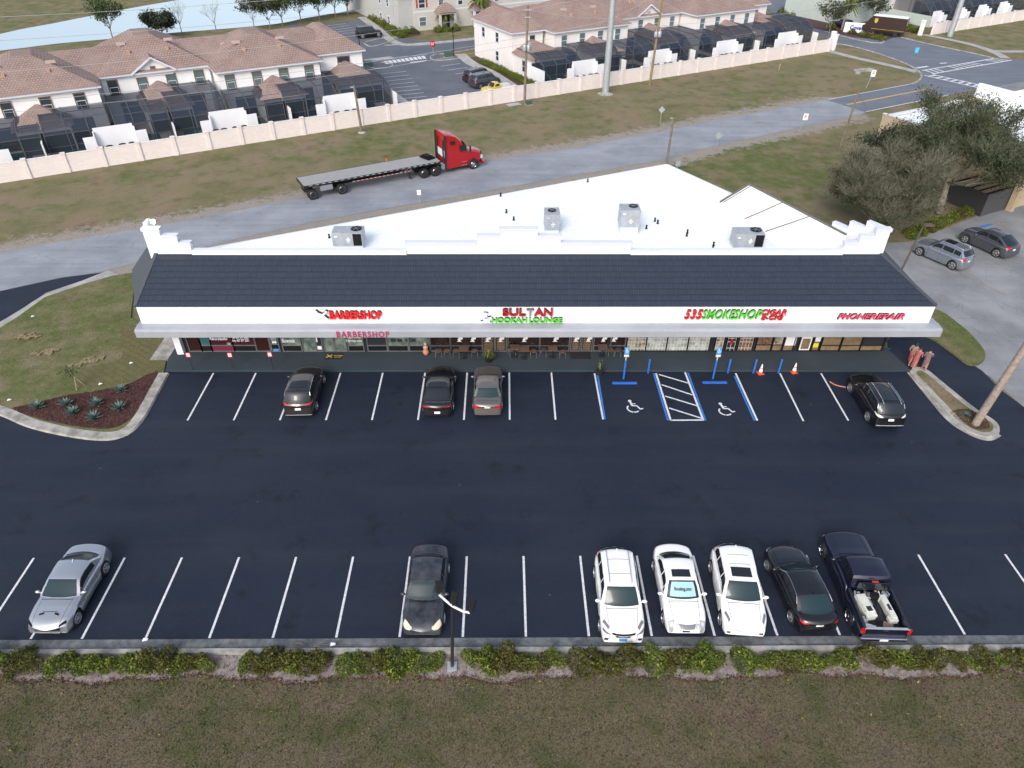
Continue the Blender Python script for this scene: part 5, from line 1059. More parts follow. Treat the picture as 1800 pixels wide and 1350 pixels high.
for i, (x, y, sx_, sy_, sz_, m, lb) in enumerate(((-1.15, .62, .3, .25, .2, 'galv', 'grey appliance box behind the cab of the pickup, left side'), (-1.2, .2, .35, .3, .22, 'alu', 'crumpled silver appliance box behind the cab, centre of the pickup bed'), (-1.12, -.3, .4, .22, .18, 'plastic_white', 'pale appliance box behind the cab, right side of the pickup bed'), (-2.62, .45, .36, .42, .01, 'white', 'sheet of white board in the tailgate corner of the pickup bed'), (-2.55, -.3, .45, .4, .02, 'cloth_tan', 'tan cardboard piece by the tailgate of the pickup'), (-1.75, -.05, .8, .22, .16, 'dark_metal', 'dark tangle of metal between the two white machines'),
    (-1.12, -.62, .28, .2, .25, 'alu', 'silver box in the right corner behind the cab of the pickup'), (-1.45, .05, .3, .16, .12, 'galv', 'small grey part behind the dark tangle in the pickup bed'), (-2.2, .05, .35, .2, .14, 'dark_metal', 'black part below the dark tangle in the pickup bed'), (-1.2, .42, .18, .3, .12, 'white', 'small white panel beside the crumpled silver box in the pickup bed'), (-2.35, .68, .2, .2, .18, 'galv', 'little grey part by the left wall of the pickup bed'), (-1.3, -.05, .2, .35, .3, 'black', 'black box standing behind the crumpled silver box in the pickup bed'))):
    o = bedthing('scrap_box', lb, 'scrap', x, y, rr.uniform(-.5, .5), .785+(.01 if sz_ < .05 else 0)); sz_ = sz_*1.9 if sz_ > .05 else sz_; mb = MB(); mb.box(-sx_/2, sx_/2, -sy_/2, sy_/2, 0, sz_)
    mb.build('casing', m, o, bevel=.01 if sz_ > .05 else 0)
    if sz_ > .05: mb = MB(); mb.tube([(-sx_*.4, 0, sz_), (0, sy_*.3, sz_+.12), (sx_*.45, -sy_*.2, sz_+.03)], .018, 5); mb.build('cable', 'black', o)
# row by the shops
L = 4.6
RED3 = lambda z0, z1: ('tail_light', 'light_red', [(.84, z1), (.5, z1-.04), (.5, z0), (.84, z0)], 1)
t, cast, patch, F = car('parked_car', 'dark brown crossover with a glass roof parked before the barber shop', dict(L=L, W=1.86, wb=2.68, wr=.36, H=1.68, cab=(.92, .30, -1.62, -2.14), belt=1.08, rbelt=1.12, top=prof_suv(L, 1.0, 1.1, 1.08, .92, -2.1), paint='car_brownblack', ws='glass_teal', spokes=5, panoroof=(-1.25, .02), fin=-1.45, sill=1, rails=None,
    side=[(-1.75, -1.2), (-1.1, -.2), (-.1, .62)], doors=[.72, -.16, -1.15], handles=[0, -1.0], front=[],
    rear=[('tail_light', 'light_red', [(.84, 1.2), (.58, 1.06), (.3, 1.0), (.84, 1.02)], 1), plate(.72), ('chrome_strip', 'chrome', [(.6, .97), (-.6, .97), (-.6, .93), (.6, .93)]), ('bumper_trim', 'galv', [(.78, .36), (-.78, .36), (-.78, .32), (.78, .32)])]))
place(t, (557.6, 724), (571.5, 673), 'R')
L = 4.85
t, cast, patch, F = car('parked_car', 'glossy black sedan with dark glass roof, left of the taupe sedan', dict(L=L, W=1.86, wb=2.84, H=1.46, cab=(.95, .22, -1.05, -1.95), belt=.96, top=prof_sedan(L, .87, .97, 1.04, .96, .95, -1.95, .62, .86), paint='car_black', spokes=7, panoroof=(-1.0, .0), fin=-.95, bow=(.4, .28),
    side=[(-1.40, -.36), (-.28, .60)], doors=[.74, -.32], handles=[-.12, -1.12], rear=[('tail_light', 'light_red', [(.82, .93), (0, .91), (0, .86), (.82, .87)], 1), plate(.5)], topd=[]))
place(t, (797, 724), (800.5, 671), 'R')
L = 4.8
t, cast, patch, F = car('parked_car', 'taupe grey sedan right of the glossy black sedan by the shops', dict(L=L, W=1.78, wb=2.7, H=1.45, cab=(.92, .28, -1.02, -1.62), belt=.96, top=prof_sedan(L, .86, .96, 1.03, .96, .92, -1.62, .62, .88), paint='car_taupe', rg='glass_teal', spokes=6,
    side=[(-1.10, -.32), (-.24, .55)], doors=[.72, -.28, -1.2], handles=[-.1, -1.08], rear=[('tail_light', 'light_red', [(.82, .93), (.46, .93), (.46, .75), (.82, .75)], 1), plate(.83)], topd=[('boot_line', 'shut_car_taupe', [(-1.80, .62), (-1.80, -.62), (-1.83, -.62), (-1.83, .62)])]))
place(t, (882.5, 722), (882.3, 671), 'R')
L = 4.93
t, cast, patch, F = car('parked_car', 'black crossover with silver roof rails standing crooked at the right end of the shops', dict(L=L, W=1.9, wb=2.8, wr=.37, H=1.70, cab=(1.0, .32, -1.70, -2.28), belt=1.08, rbelt=1.12, top=prof_suv(L, 1.0, 1.1, 1.08, 1.0, -2.2), paint='car_black', ws='glass_teal', spokes=10, panoroof=(-1.55, -.02), rails=(-1.75, .15), railm='chrome', sill=1,
    side=[(-1.95, -1.2), (-1.12, -.2), (-.12, .70)], doors=[.8, -.16, -1.2], handles=[0, -1.05],
    rear=[('tail_light', 'lens', [(.86, 1.12), (.52, 1.0), (.52, .93), (.86, 1.0)], 1), plate(.78), ('chrome_strip', 'chrome', [(.5, .94), (-.5, .94), (-.5, .89), (.5, .89)]), ('reflector', 'galv', [(.8, .45), (-.8, .45), (-.8, .40), (.8, .40)])]))
place(t, (1522, 742), (1490, 689), 'L')
# side lot
SV = dict(side=[(-1.85, -1.2), (-1.12, -.2), (-.12, .70)], doors=[.8, -.16, -1.2], handles=[0, -1.05])
t, cast, patch, F = car('parked_car', 'silver blue off roader with roof rails in the side lot under the street lamp', dict(L=4.75, W=1.92, wb=2.92, wr=.38, H=1.72, cab=(.98, .36, -1.78, -2.22), belt=1.1, rbelt=1.18, top=prof_suv(4.75, 1.04, 1.12, 1.1, .98, -2.2), paint='car_silverblue', spokes=5, sunroof=(-.7, .1), rails=(-1.6, .1), front=[('headlight', 'lens', [(.84, .92), (.5, .9), (.5, .76), (.84, .78)], 1)], rear=[RED3(.95, 1.2), plate(.8)], **SV))
place(t, (1669, 474), (1613.5, 450), 'L')
t, cast, patch, F = car('parked_car', 'dark grey fastback crossover farther right in the side lot', dict(L=4.88, W=1.98, wb=2.93, wr=.38, H=1.66, cab=(.98, .30, -1.10, -2.2), belt=1.08, rbelt=1.14, top=prof_suv(4.88, 1.02, 1.1, 1.08, .98, -2.2), paint='car_grey', spokes=5, fin=-1.1, front=[('headlight', 'lens', [(.84, .92), (.5, .9), (.5, .76), (.84, .78)], 1)], rear=[RED3(.95, 1.12), plate(.8)], **SV))
place(t, (1744, 451), (1696, 429), 'L')
# community cars
t, cast, patch, F = car('parked_car', 'black off roader parked on the community lot by the pond', dict(L=5.0, W=1.95, wb=2.95, wr=.38, H=1.82, cab=(1.1, .6, -2.0, -2.35), belt=1.12, rbelt=1.18, top=prof_suv(5.0, 1.06, 1.14, 1.12, 1.1, -2.3), paint='car_black', rails=(-1.8, .3), rear=[RED3(.95, 1.2)], **SV))
place(t, (640, 68.5), (664.5, 66), 'R')
for i, (a, c, pn, lb) in enumerate((((843, 157), (876, 149.5), 'car_darkgrey', 'dark grey minivan parked nearer the yellow utility cart'), ((833, 148), (864, 140), 'car_brownblack', 'second minivan, parked behind the one near the yellow cart'))):
    t, cast, patch, F = car('parked_car', lb, dict(cat='minivan', L=5.1, W=2.0, wb=3.0, wr=.34, H=1.75, cab=(1.6, .75, -2.1, -2.42), belt=1.05, rbelt=1.12, top=prof_suv(5.1, .98, 1.08, 1.05, 1.6, -2.3), paint=pn, side=[(-2.0, -1.2), (-1.1, 0), (.1, 1.2)], rails=(-1.9, .3), rear=[RED3(.95, 1.2)], doors=[1.2, 0, -1.2]))
    place(t, a, c, 'R')
t, cast, patch, F = car('utility_cart', 'small yellow pickup beside the minivans, half hidden by the boundary wall', dict(cat='pickup truck', L=4.6, W=1.75, wb=2.7, wr=.32, H=1.55, cab=(.9, .45, -.30, -.45), belt=1.0, rbelt=1.0, top=[(-2.3, .6), (-2.25, .8), (-.5, .82), (-.45, 1.0), (.9, 1.0), (1.2, .98), (2.1, .9), (2.25, .78), (2.3, .6)], paint='car_yellow', side=[(-.25, .6)], norear=1))
for s in (1, -1): mb = MB(); mb.box(-2.28, -.45, s*.84-.03, s*.84+.03, .7, 1.0); mb.build('bed_side', 'car_white', t, bevel=.01)
mb = MB(); mb.box(-2.0, -.9, -.5, .5, .84, 1.15); mb.build('cargo_box', 'plastic_white', t, bevel=.03); place(t, (892, 165), (862, 170), 'L')
# ---- red tractor unit with flatbed trailer
TR = Vector(G(552, 352)); TF = Vector(G(833, 298)); hd = (TF-TR).normalized(); TANG = math.atan2(hd.y, hd.x)
off = Vector((-hd.y, hd.x))*1.25; bx = TF+off     # front axle centre
TRK = thing('tractor_unit', 'shiny red sleeper cab lorry tractor on the old road', 'lorry', (bx.x, bx.y, .025), TANG)
def twheel(par, x, y, r=.50, w_=.28, rim='chrome', dual=False):
    s = 1 if y > 0 else -1; mb = MB(); w2 = w_*(2.1 if dual else 1)/2; mb.lathe([(r*.6, -w2), (r*.93, -w2), (r, -w2+.03), (r, w2-.03), (r*.93, w2), (r*.6, w2)], (0, 0, 0), 26, 'y'); o = mb.build('wheel', 'rubber', par, True, (x, y, r))
    f = s*w2; d = -.12 if dual else .03; mb = MB(); mb.lathe([(r*.62, f-s*.01), (r*.58, f+s*.01), (r*.5, f+s*(d if dual else -.03)), (r*.26, f+s*d), (r*.2, f+s*(d+.06)), (.001, f+s*(d+.06))], (0, 0, 0), 22, 'y'); mb.build('rim', rim, o, True)
TW = 2.45
prf = [(-3.05, .55), (1.15, .50), (1.2, .95), (1.28, 1.25), (1.22, 1.62), (.65, 1.86), (-.25, 2.05), (-.55, 2.25), (-.95, 2.95), (-1.25, 3.25), (-1.9, 3.72), (-2.55, 3.95), (-3.05, 4.0)]
def cabshell():
    rows = []; n = 7
    for k in range(n*2+1):
        y = (k/n-1); row = []; 
        for x, z in prf:
            narrow = 1.0
            if x > -.3: narrow = .93-.10*max(0, x)/1.2
            if z > 2.6: narrow = min(narrow, .98-.05*(z-2.6)/1.4)
            bow = (-.38 if x > .4 else (-.22 if x > -1.3 and z > 1.9 else 0))*(abs(y)**2.5)
            row.append((x+bow, y*TW/2*narrow, z-(.10*abs(y)**4 if z > 1.5 else 0)))
        rows.append(row)
    mb = MB().grid(rows); m_ = len(prf)
    for k in (0, len(rows)-1): mb.f.append(tuple(k*m_+i for i in range(m_)) if k == 0 else tuple(k*m_+i for i in range(m_))[::-1])
    for k in range(len(rows)-1): mb.f.append((k*m_, k*m_+m_-1, (k+1)*m_+m_-1, (k+1)*m_))
    return mb
o = cabshell().build('cab', 'red_gloss', TRK, True)
for s in (1, -1):
    yy = s*(TW/2-.02)
    mb = MB(); mb.prism_y([(-1.5, 2.15), (-.62, 2.1), (-.95, 2.72), (-1.5, 2.78)], yy-.02+s*.0, yy+.012+s*.01); mb.build('side_window', 'glass_dark', TRK)
    mb = MB(); mb.prism_y([(-2.55, 2.95), (-2.05, 2.95), (-2.05, 3.3), (-2.55, 3.3)], yy-.05, yy+.008); mb.build('sleeper_window', 'glass_dark', TRK)
    mb = MB(); mb.box(-3.25, -3.05, yy-.05, yy+.02, .55, 3.95); mb.build('side_extender', 'dark_metal', TRK)
    mb = MB(); mb.prism_y([(0+.62*math.cos(a), .5+.62*math.sin(a)) for a in np.linspace(-.05, math.pi+.05, 14)], yy-.16 if s > 0 else yy-.012, yy+.012 if s > 0 else yy+.16); mb.build('wheel_arch', 'rubber', TRK)
    mb = MB(); mb.grid([[(.60*math.cos(a), yy+s*(.02+.05*k), .5+.60*math.sin(a)+.03) for a in np.linspace(0, math.pi, 14)] for k in (0, 1)]); mb.build('fender', 'red_gloss', TRK, True)
    twheel(TRK, 0, s*1.10, .5, .28)
    for x in (-4.35, -5.6): twheel(TRK, x, s*.92, .5, .27, dual=True)
    mb = MB(); mb.tube([(-.5, s*1.2, 2.0), (-.45, s*1.5, 2.1), (-.45, s*1.5, 2.6), (-.6, s*1.25, 2.65)], .02, 6); mb.box(-.52, -.42, s*1.5-.09, s*1.5+.09, 2.08, 2.62); mb.build('wing_mirror', 'black', TRK)
    mb = MB(); mb.box(.95, 1.2, s*.95-.12, s*.95+.08, .95, 1.3); mb.build('headlight', 'lens', TRK, bevel=.04)
    mb = MB(); mb.tube([(-3.35, s*1.0, .45), (-3.35, s*1.0, 1.1)], .0, 4); mb = MB(); mb.lathe([(.30, -.0), (.30, .55), (.001, .56)], (0, 0, 0), 16, 'y'); mb.xform(Matrix.Translation((-3.4, s*.9-.28, .85)))
    mb.build('fuel_tank', 'chrome', TRK, True)
    mb = MB(); mb.box(-1.35, -.75, yy-.02, yy+.014, .62, .66); mb.box(-1.35, -.75, yy-.02, yy+.014, .98, 1.02); mb.build('step', 'alu', TRK)
mb = MB(); mb.add([(-.55, -.98, 2.24), (-.55, .98, 2.24), (-1.0, .95, 2.98), (-1.0, -.95, 2.98)], [(0, 1, 2, 3)]); mb.xform(Matrix.Translation((.02, 0, .015))); mb.build('windscreen', 'glass_dark', TRK)
mb = MB(); mb.box(1.2, 1.31, -.5, .5, .75, 1.5); mb.build('grille', 'dark_metal', TRK, bevel=.03); mb = MB(); mb.box(1.05, 1.32, -1.15, 1.15, .38, .7); mb.build('bumper', 'red_gloss', TRK, bevel=.06)
mb = MB(); mb.tube([(1.3, -1.1, .6), (1.42, -.9, 1.0), (1.42, .9, 1.0), (1.3, 1.1, .6)], .035, 8); mb.build('bull_bar', 'chrome', TRK)
mb = MB(); mb.box(-6.4, -3.0, -.42, -.32, .75, 1.0); mb.box(-6.4, -3.0, .32, .42, .75, 1.0)
for x in (-6.3, -5.0, -3.6): mb.box(x, x+.1, -.32, .32, .77, .98)
mb.build('chassis', 'dark_metal', TRK)
mb = MB(); mb.box(-3.12, -3.06, -1.0, 1.0, 1.6, 2.3); mb.build('rear_panel', 'white_trim', TRK); mb = MB(); mb.tube([(-3.2, -.8, 1), (-3.25, -.8, 2.2), (-3.2, -.8, 3.4)], .08, 8); mb.tube([(-3.2, .8, 1), (-3.25, .8, 2.2), (-3.2, .8, 3.4)], .08, 8); mb.build('exhaust_stack', 'dark_metal', TRK)
mb = MB(); mb.box(-5.6, -4.4, -.4, .4, 1.0, 1.12); mb.build('coupling_plate', 'black', TRK)
for s in (1, -1):
    for x in (-4.35, -5.6): mb = MB(); mb.grid([[(x+.56*math.cos(a), y, .52+.56*math.sin(a)) for a in np.linspace(.5, math.pi-.5, 8)] for y in (s*.62, s*1.22)]); mb.build('mud_guard', 'black', TRK)
b1 = TRK.location
LT = (TF-TR).length
TLR = thing('flatbed_trailer', 'long grey flatbed trailer coupled behind the red tractor unit', 'trailer', (b1.x, b1.y, .025), TANG)
f0 = -3.75; f1 = -(Vector(G(552, 352))-TF).length-.75
b = NB('deck', .55, .4); w_ = b.N.new('ShaderNodeTexWave'); w_.bands_direction = 'Y'; w_.inputs['Scale'].default_value = 1.6; b.L.new(b.tc, w_.inputs[0]); c = b.ramp(w_.outputs[0], [(.05, (.16, .16, .155)), (.2, (.34, .34, .33))]); c = b.mix(b.ramp(b.noise(1.1, 5), [(.4, 0.0), (.7, .5)]), c, (.25, .25, .245)); b.color(c)
mb = MB(); mb.box(f1, f0, -1.26, 1.26, 1.42, 1.50); mb.build('deck', 'deck', TLR)
mb = MB()
for s in (1, -1):
    mb.box(f1, f0, s*1.28-.02, s*1.28+.02, 1.34, 1.52)
mb.box(f1-.02, f1+.03, -1.3, 1.3, 1.2, 1.52); mb.build('side_rail', 'dark_metal', TLR)
mb = MB(); mb.box(f1+.3, f0-.3, -1.308, -1.303, 1.43, 1.47)
b = NB('dashes', .4, .4); w_ = b.N.new('ShaderNodeTexWave'); w_.bands_direction = 'X'; w_.inputs['Scale'].default_value = .5; b.L.new(b.tc, w_.inputs[0]); b.color(b.ramp(w_.outputs[0], [(.48, (.03, .03, .032)), (.52, (.62, .62, .62))])); mb.build('reflector_strip', 'dashes', TLR)
mb = MB(); mb.box(f1+4.8, f1+11, -1.10, -1.095, .98, 1.05); b = NB('dashes_red', .4, .4); w_ = b.N.new('ShaderNodeTexWave'); w_.bands_direction = 'X'; w_.inputs['Scale'].default_value = .7; b.L.new(b.tc, w_.inputs[0]); b.color(b.ramp(w_.outputs[0], [(.48, (.5, .5, .5)), (.52, (.45, .04, .03))])); mb.build('reflector_strip', 'dashes_red', TLR)
mb = MB()
for s in (1, -1): mb.prism_y([(f1+.2, 1.42), (f0-.5, 1.42), (f0-.5, 1.25), (f0-3.2, 1.2), (f0-4.5, .85), (f1+4, .80), (f1+2.5, 1.0), (f1+.2, 1.1)], s*.55-.05, s*.55+.05)
for i in range(30): x = f1+.4+i*(f0-f1-.8)/29; mb.box(x-.04, x+.04, -1.25, 1.25, 1.32, 1.415)
mb.build('frame', 'black', TLR)
r1_ = -LT+.0; xw1 = -(Vector(G(552, 352))-TF).length; xw2 = -(Vector(G(604, 343))-TF).length
for x in (xw1, xw2):
    for s in (1, -1): twheel(TLR, x, s*.98, .5, .27, 'alu', True)
mb = MB(); mb.box((xw1+xw2)/2-.65, (xw1+xw2)/2+.55, -1.26, -.75, .72, 1.22); mb.build('tool_box', 'alu', TLR, bevel=.02)
for s in (1, -1): mb = MB(); mb.box(f0-3.4, f0-3.25, s*.8-.07, s*.8+.07, .25, 1.3); mb.box(f0-3.5, f0-3.15, s*.8-.12, s*.8+.12, .22, .25); mb.build('landing_leg', 'dark_metal', TLR)
t = thing('tarpaulin', 'folded black tarpaulin lying on the front of the flatbed trailer', 'tarpaulin', (0, 0, 0)); MM = Matrix.Translation(TLR.location) @ Matrix.Rotation(TANG, 4, 'Z'); p_ = MM@Vector((f0-.8, .3, 1.5)); t.location = p_; t.rotation_euler.z = TANG+.3
mb = MB(); mb.box(-.5, .5, -.75, .75, .005, .16); mb.box(-.3, .4, -.5, .6, .16, .28); mb.build('folded_sheet', 'black', t, bevel=.05)
# brown delivery truck
A_ = Vector(G(1553, 70)); B_ = Vector(G(1588, 67)); 
A_ = Vector(G(1586, 68)); h_ = Vector(G(1535, 62))-A_; h_.normalize(); ang = math.atan2(h_.y, h_.x); c_ = A_+h_*3.6+Vector((h_.y, -h_.x))*1.1
t = thing('delivery_truck', 'dark brown delivery truck with a gold shield and white roof at the junction', 'truck', (c_.x, c_.y, .03), ang)
mb = MB(); mb.box(-3.6, 2.2, -1.2, 1.2, .75, 3.1); bd = mb.build('box_body', 'truck_brown', t, bevel=.06); mb = MB(); mb.box(-3.6, 2.2, -1.16, 1.16, 3.10, 3.16); mb.build('roof', 'white', t, bevel=.02)
mb = MB(); mb.prism_y([(2.2, .6), (3.6, .6), (3.62, 1.4), (3.2, 1.6), (2.6, 2.6), (2.2, 2.7)], -1.1, 1.1); mb.build('cab', 'truck_brown', t, bevel=.05); mb = MB(); mb.add([(3.22, -.95, 1.66), (3.22, .95, 1.66), (2.66, .95, 2.58), (2.66, -.95, 2.58)], [(0, 1, 2, 3)]); mb.build('windscreen', 'glass_dark', t)
for s in (1, -1):
    for x in (-2.2, 2.4): twheel(t, x, s*1.0, .42, .25, 'dark_metal')
    mb = MB(); mb.box(-3.5, 2.0, s*1.205-.004, s*1.205+.004, 1.05, 1.10); mb.build('gold_line', 'gold', t)
    mb = MB(); mb.prism_y([(1.2, 2.2), (1.2, 2.75), (1.75, 2.75), (1.75, 2.2), (1.47, 1.95)], s*1.205-.006, s*1.205+.006); mb.build('shield_emblem', 'gold', t)
    mb = MB(); mb.box(-3.64, -3.60, s*1.0-.12, s*1.0+.1, .85, 1.2); mb.build('tail_light', 'light_red', t)
mb = MB(); mb.prism([(-3.606, -.25), (-3.606, .25), (-3.61, .25), (-3.61, -.25)], 1.9, 2.3); mb.build('shield_emblem', 'gold', t)
# far car behind the estate sign
t, cast, patch, F = car('parked_car', 'dark blue car waiting behind the community entrance sign', dict(L=4.8, W=1.85, wb=2.8, H=1.5, cab=(.95, .3, -1.2, -1.8), belt=.98, top=prof_sedan(4.8, .88, .98, 1.03, .98, .95, -1.8), paint='car_navy', side=[(-1.2, -.3), (-.2, .6)], rear=[RED3(.8, .98)]))
place(t, (1484, 52), (1466, 47), 'L')
for o in list(bpy.data.objects):
    if '_x' in o.keys(): del o['_x']
# ================= boundary wall, townhouses, screened pools
def uv_faces(me):
    """tile coordinates: u along the eaves, v up the slope"""
    l = me.uv_layers.new(name='UVMap')
    for p in me.polygons:
        n = p.normal; t = Vector((0, 0, 1)).cross(n); t = t.normalized() if t.length > 1e-4 else Vector((1, 0, 0)); b_ = n.cross(t)
        for li in p.loop_indices: co = me.vertices[me.loops[li].vertex_index].co; l.data[li].uv = (co.dot(t), co.dot(b_))
def hip(x0, x1, y0, y1, ze, zr, dy=None):
    """closed hip roof solid; ridge along the longer side unless the hips meet"""
    w_, d = x1-x0, y1-y0; cx, cy = (x0+x1)/2, (y0+y1)/2
    if w_ > d*1.0: h = d/2; r = [(x0+h, cy, zr), (x1-h, cy, zr)]; F = [(0, 1, 5, 4), (1, 2, 5), (2, 3, 4, 5), (3, 0, 4)]
    else:
        h = w_/2*.86; r = [(cx-w_*.07, y0+h, zr), (cx+w_*.07, y0+h, zr), (cx+w_*.07, y1-h, zr), (cx-w_*.07, y1-h, zr)]
        V = [(x0, y0, ze), (x1, y0, ze), (x1, y1, ze), (x0, y1, ze)]+r; return MB().add(V, [(0, 1, 5, 4), (1, 2, 6, 5), (2, 3, 7, 6), (3, 0, 4, 7), (4, 5, 6, 7), (3, 2, 1, 0)])
    V = [(x0, y0, ze), (x1, y0, ze), (x1, y1, ze), (x0, y1, ze)]+r
    return MB().add(V, F+[(3, 2, 1, 0)])
def roofobj(mb, name, par):
    o = mb.build(name, 'tile_clay', par); uv_faces(o.data); return o
WZ = {}
def window(par, x, y, z, w_=.95, h=1.5, trim='white_trim', glass='glass_house', face='y'):
    """sash window on a wall facing -y (or -x)"""
    def bx(mb, a0, a1, d0, d1, z0, z1): (mb.box(x+a0, x+a1, y-d1, y-d0, z+z0, z+z1) if face == 'y' else mb.box(x-d1, x-d0, y+a0, y+a1, z+z0, z+z1))
    g = MB(); bx(g, -w_/2, w_/2, .0, .03, -h/2, h/2); o = g.build('window', glass, par)
    f = MB(); t_ = .12
    bx(f, -w_/2-t_, w_/2+t_, .0, .07, h/2, h/2+t_); bx(f, -w_/2-t_, w_/2+t_, .0, .08, -h/2-t_, -h/2); bx(f, -w_/2-t_, -w_/2, .0, .07, -h/2, h/2); bx(f, w_/2, w_/2+t_, .0, .07, -h/2, h/2)
    f.build('window_frame', trim, o); f = MB(); bx(f, -w_/2, w_/2, .03, .05, -.03, .03); bx(f, -w_/2, -w_/2+.04, .03, .045, -h/2, -.03); bx(f, w_/2-.04, w_/2, .03, .045, -h/2, -.03); f.build('sash', 'white_trim', o)
    return o
def townhouse(name, label, blocks, longs, trim, endwall=None, wallm='stucco_white'):
    """blocks: (u0,u1,v0,v1,peak,gable) with u,v in the frame of the boundary wall"""
    uo = blocks[0][0]; t = thing(name, label, 'house', UV(uo, 0), WANG); ZE = 5.5
    for i, (u0, u1, v0, v1, zr, gb, wins, lanai) in enumerate(blocks):
        a, c = u0-uo, u1-uo; e = .4; dz = .02*(i % 3)
        mb = MB(); mb.box(a+.35+.01*i, c-.35-.01*i, v0+e, v1-e, 0, ZE-.02-dz); mb.build('wall', wallm, t)
        mb = MB()
        for q in ((a-.05, c+.05, v0-.03, v0+.1),): mb.box(q[0], q[1], q[2], q[3], ZE-.22-dz, ZE-dz)
        mb.box(a-.05, a+.08, v0+.1, v1, ZE-.22-dz, ZE-dz); mb.box(c-.08, c+.05, v0+.1, v1, ZE-.22-dz, ZE-dz); mb.build('eaves_board', 'white_trim', t)
        r = roofobj(hip(a-.1, c+.1, v0-.08, v1, ZE-dz, zr), 'roof', t)
        cx = (a+c)/2; sl = (zr-ZE)/((c-a)/2*.86)
        for k, (dx, dv) in enumerate(((-2.2, 3.0), (2.2, 3.0))):
            if c-a > 8: z = ZE+sl*dv; mb = MB(); mb.box(cx+dx-.18, cx+dx+.18, v0+dv-.2, v0+dv+.2, z-.1, z+.28); mb.build('roof_vent', mat('ventclay', (.42, .26, .18), .8), r); mb = MB(); mb.box(cx+dx-1.0+k, cx+dx+k, v0+dv+1.2, v0+dv+1.6, ZE+sl*(dv+1.35)-.05, ZE+sl*(dv+1.35)+.22); mb.build('ridge_vent', mat('ventpale', (.45, .35, .31), .8), r)
        for wu, wd, hh, gl in wins: window(t, wu-uo, v0+e, 4.1, wd, hh, trim, gl)
        if gb:      # gable over the middle of the facade
            g0, g1, gz = cx-2.6, cx+2.2, ZE+1.55; gm = (g0+g1)/2; yv = v0+e-.12
            mb = MB(); mb.add([(g0+.3, yv, ZE-.6), (g1-.3, yv, ZE-.6), (g1-.3, yv, ZE+.1), (gm, yv, gz-.18), (g0+.3, yv, ZE+.1), (g0+.3, yv+.3, ZE-.6), (g1-.3, yv+.3, ZE-.6), (g1-.3, yv+.3, ZE+.1), (gm, yv+.3, gz-.18), (g0+.3, yv+.3, ZE+.1)], [(0, 1, 2, 3, 4), (9, 8, 7, 6, 5), (0, 5, 6, 1), (1, 6, 7, 2), (4, 9, 5, 0)]); mb.build('gable', wallm, t)
            yb = v0+1.55/sl+.6; mb = MB(); mb.add([(g0-.15, yv-.35, ZE-.05), (gm, yv-.35, gz), (g1+.15, yv-.35, ZE-.05), (g0-.15, yv+1.0, ZE-.05), (gm, yb, gz), (g1+.15, yv+1.0, ZE-.05)], [(0, 3, 4, 1), (1, 4, 5, 2), (3, 5, 4)]); roofobj(mb, 'gable_roof', t)
            mb = MB(); mb.beam((g0-.1, yv-.40, ZE-.10), (gm, yv-.40, gz-.06), .08, .2); mb.beam((g1+.1, yv-.40, ZE-.10), (gm, yv-.401, gz-.06), .08, .2); mb.build('barge_board', 'white_trim', t)
            mb = MB(); mb.box(gm-.3, gm+.3, yv-.06, yv-.01, ZE-.1, ZE+.5); mb.build('gable_vent', trim if trim != 'white_trim' else 'ventpale', t)
        for lu0, lu1, lv in lanai:
            x0, x1 = lu0-uo, lu1-uo; mb = MB(); mb.box(x0+.4, x1-.4, lv+.4, v0+e-.01, 0, 2.78); mb.build('lanai_wall', wallm, t); h_ = 1.5
            ym = v0+e-.02; dxx = min((x1-x0)/2, (ym-lv))*.95
            mb = MB(); mb.add([(x0, lv, 2.8), (x1, lv, 2.8), (x1, ym, 2.8), (x0, ym, 2.8), (x0+dxx, ym, 2.8+h_), (x1-dxx, ym, 2.8+h_)], [(0, 1, 5, 4), (1, 2, 5), (3, 0, 4), (2, 3, 4, 5), (3, 2, 1, 0)]); roofobj(mb, 'lanai_roof', t)
            mb = MB(); mb.box(x0+.5, x1-.5, lv+.36, lv+.395, .1, 2.3); mb.build('patio_door', 'glass_house_dark', t)
        for k in range(2 if c-a > 8 else 1):
            xx = a+(c-a)*(.22+.56*k) if c-a > 8 else (a+c)/2; mb = MB(); mb.box(xx-1.2, xx+1.2, v0+e-.05, v0+e-.01, .1, 2.3); mb.build('patio_door', 'glass_house_dark', t)
    for j, (u0, u1, v0, v1, zr) in enumerate(longs):
        mb = MB(); mb.box(u0-uo+.5, u1-uo-.5, v0+.5, v1-.5, 0, ZE-.1); mb.build('wall', wallm, t); roofobj(hip(u0-uo, u1-uo, v0, v1, ZE-.07, zr), 'roof', t)
        for q in (u1-uo-11, u1-uo-17): mb = MB(); y = v0+3.5; z = ZE+3.5*(zr-ZE)/((v1-v0)/2); mb.box(q, q+1.1, y-.2, y+.2, z-.05, z+.22); mb.build('ridge_vent', 'ventpale', t)
    return t
gh, gd = 'glass_house', 'glass_house_dark'
def ws4(c, d=gh): return [(c-5.0, .95, 1.5, d), (c-1.75, .95, 1.5, gh), (c+1.55, .95, 1.5, gh), (c+4.8, .95, 1.5, gh)]
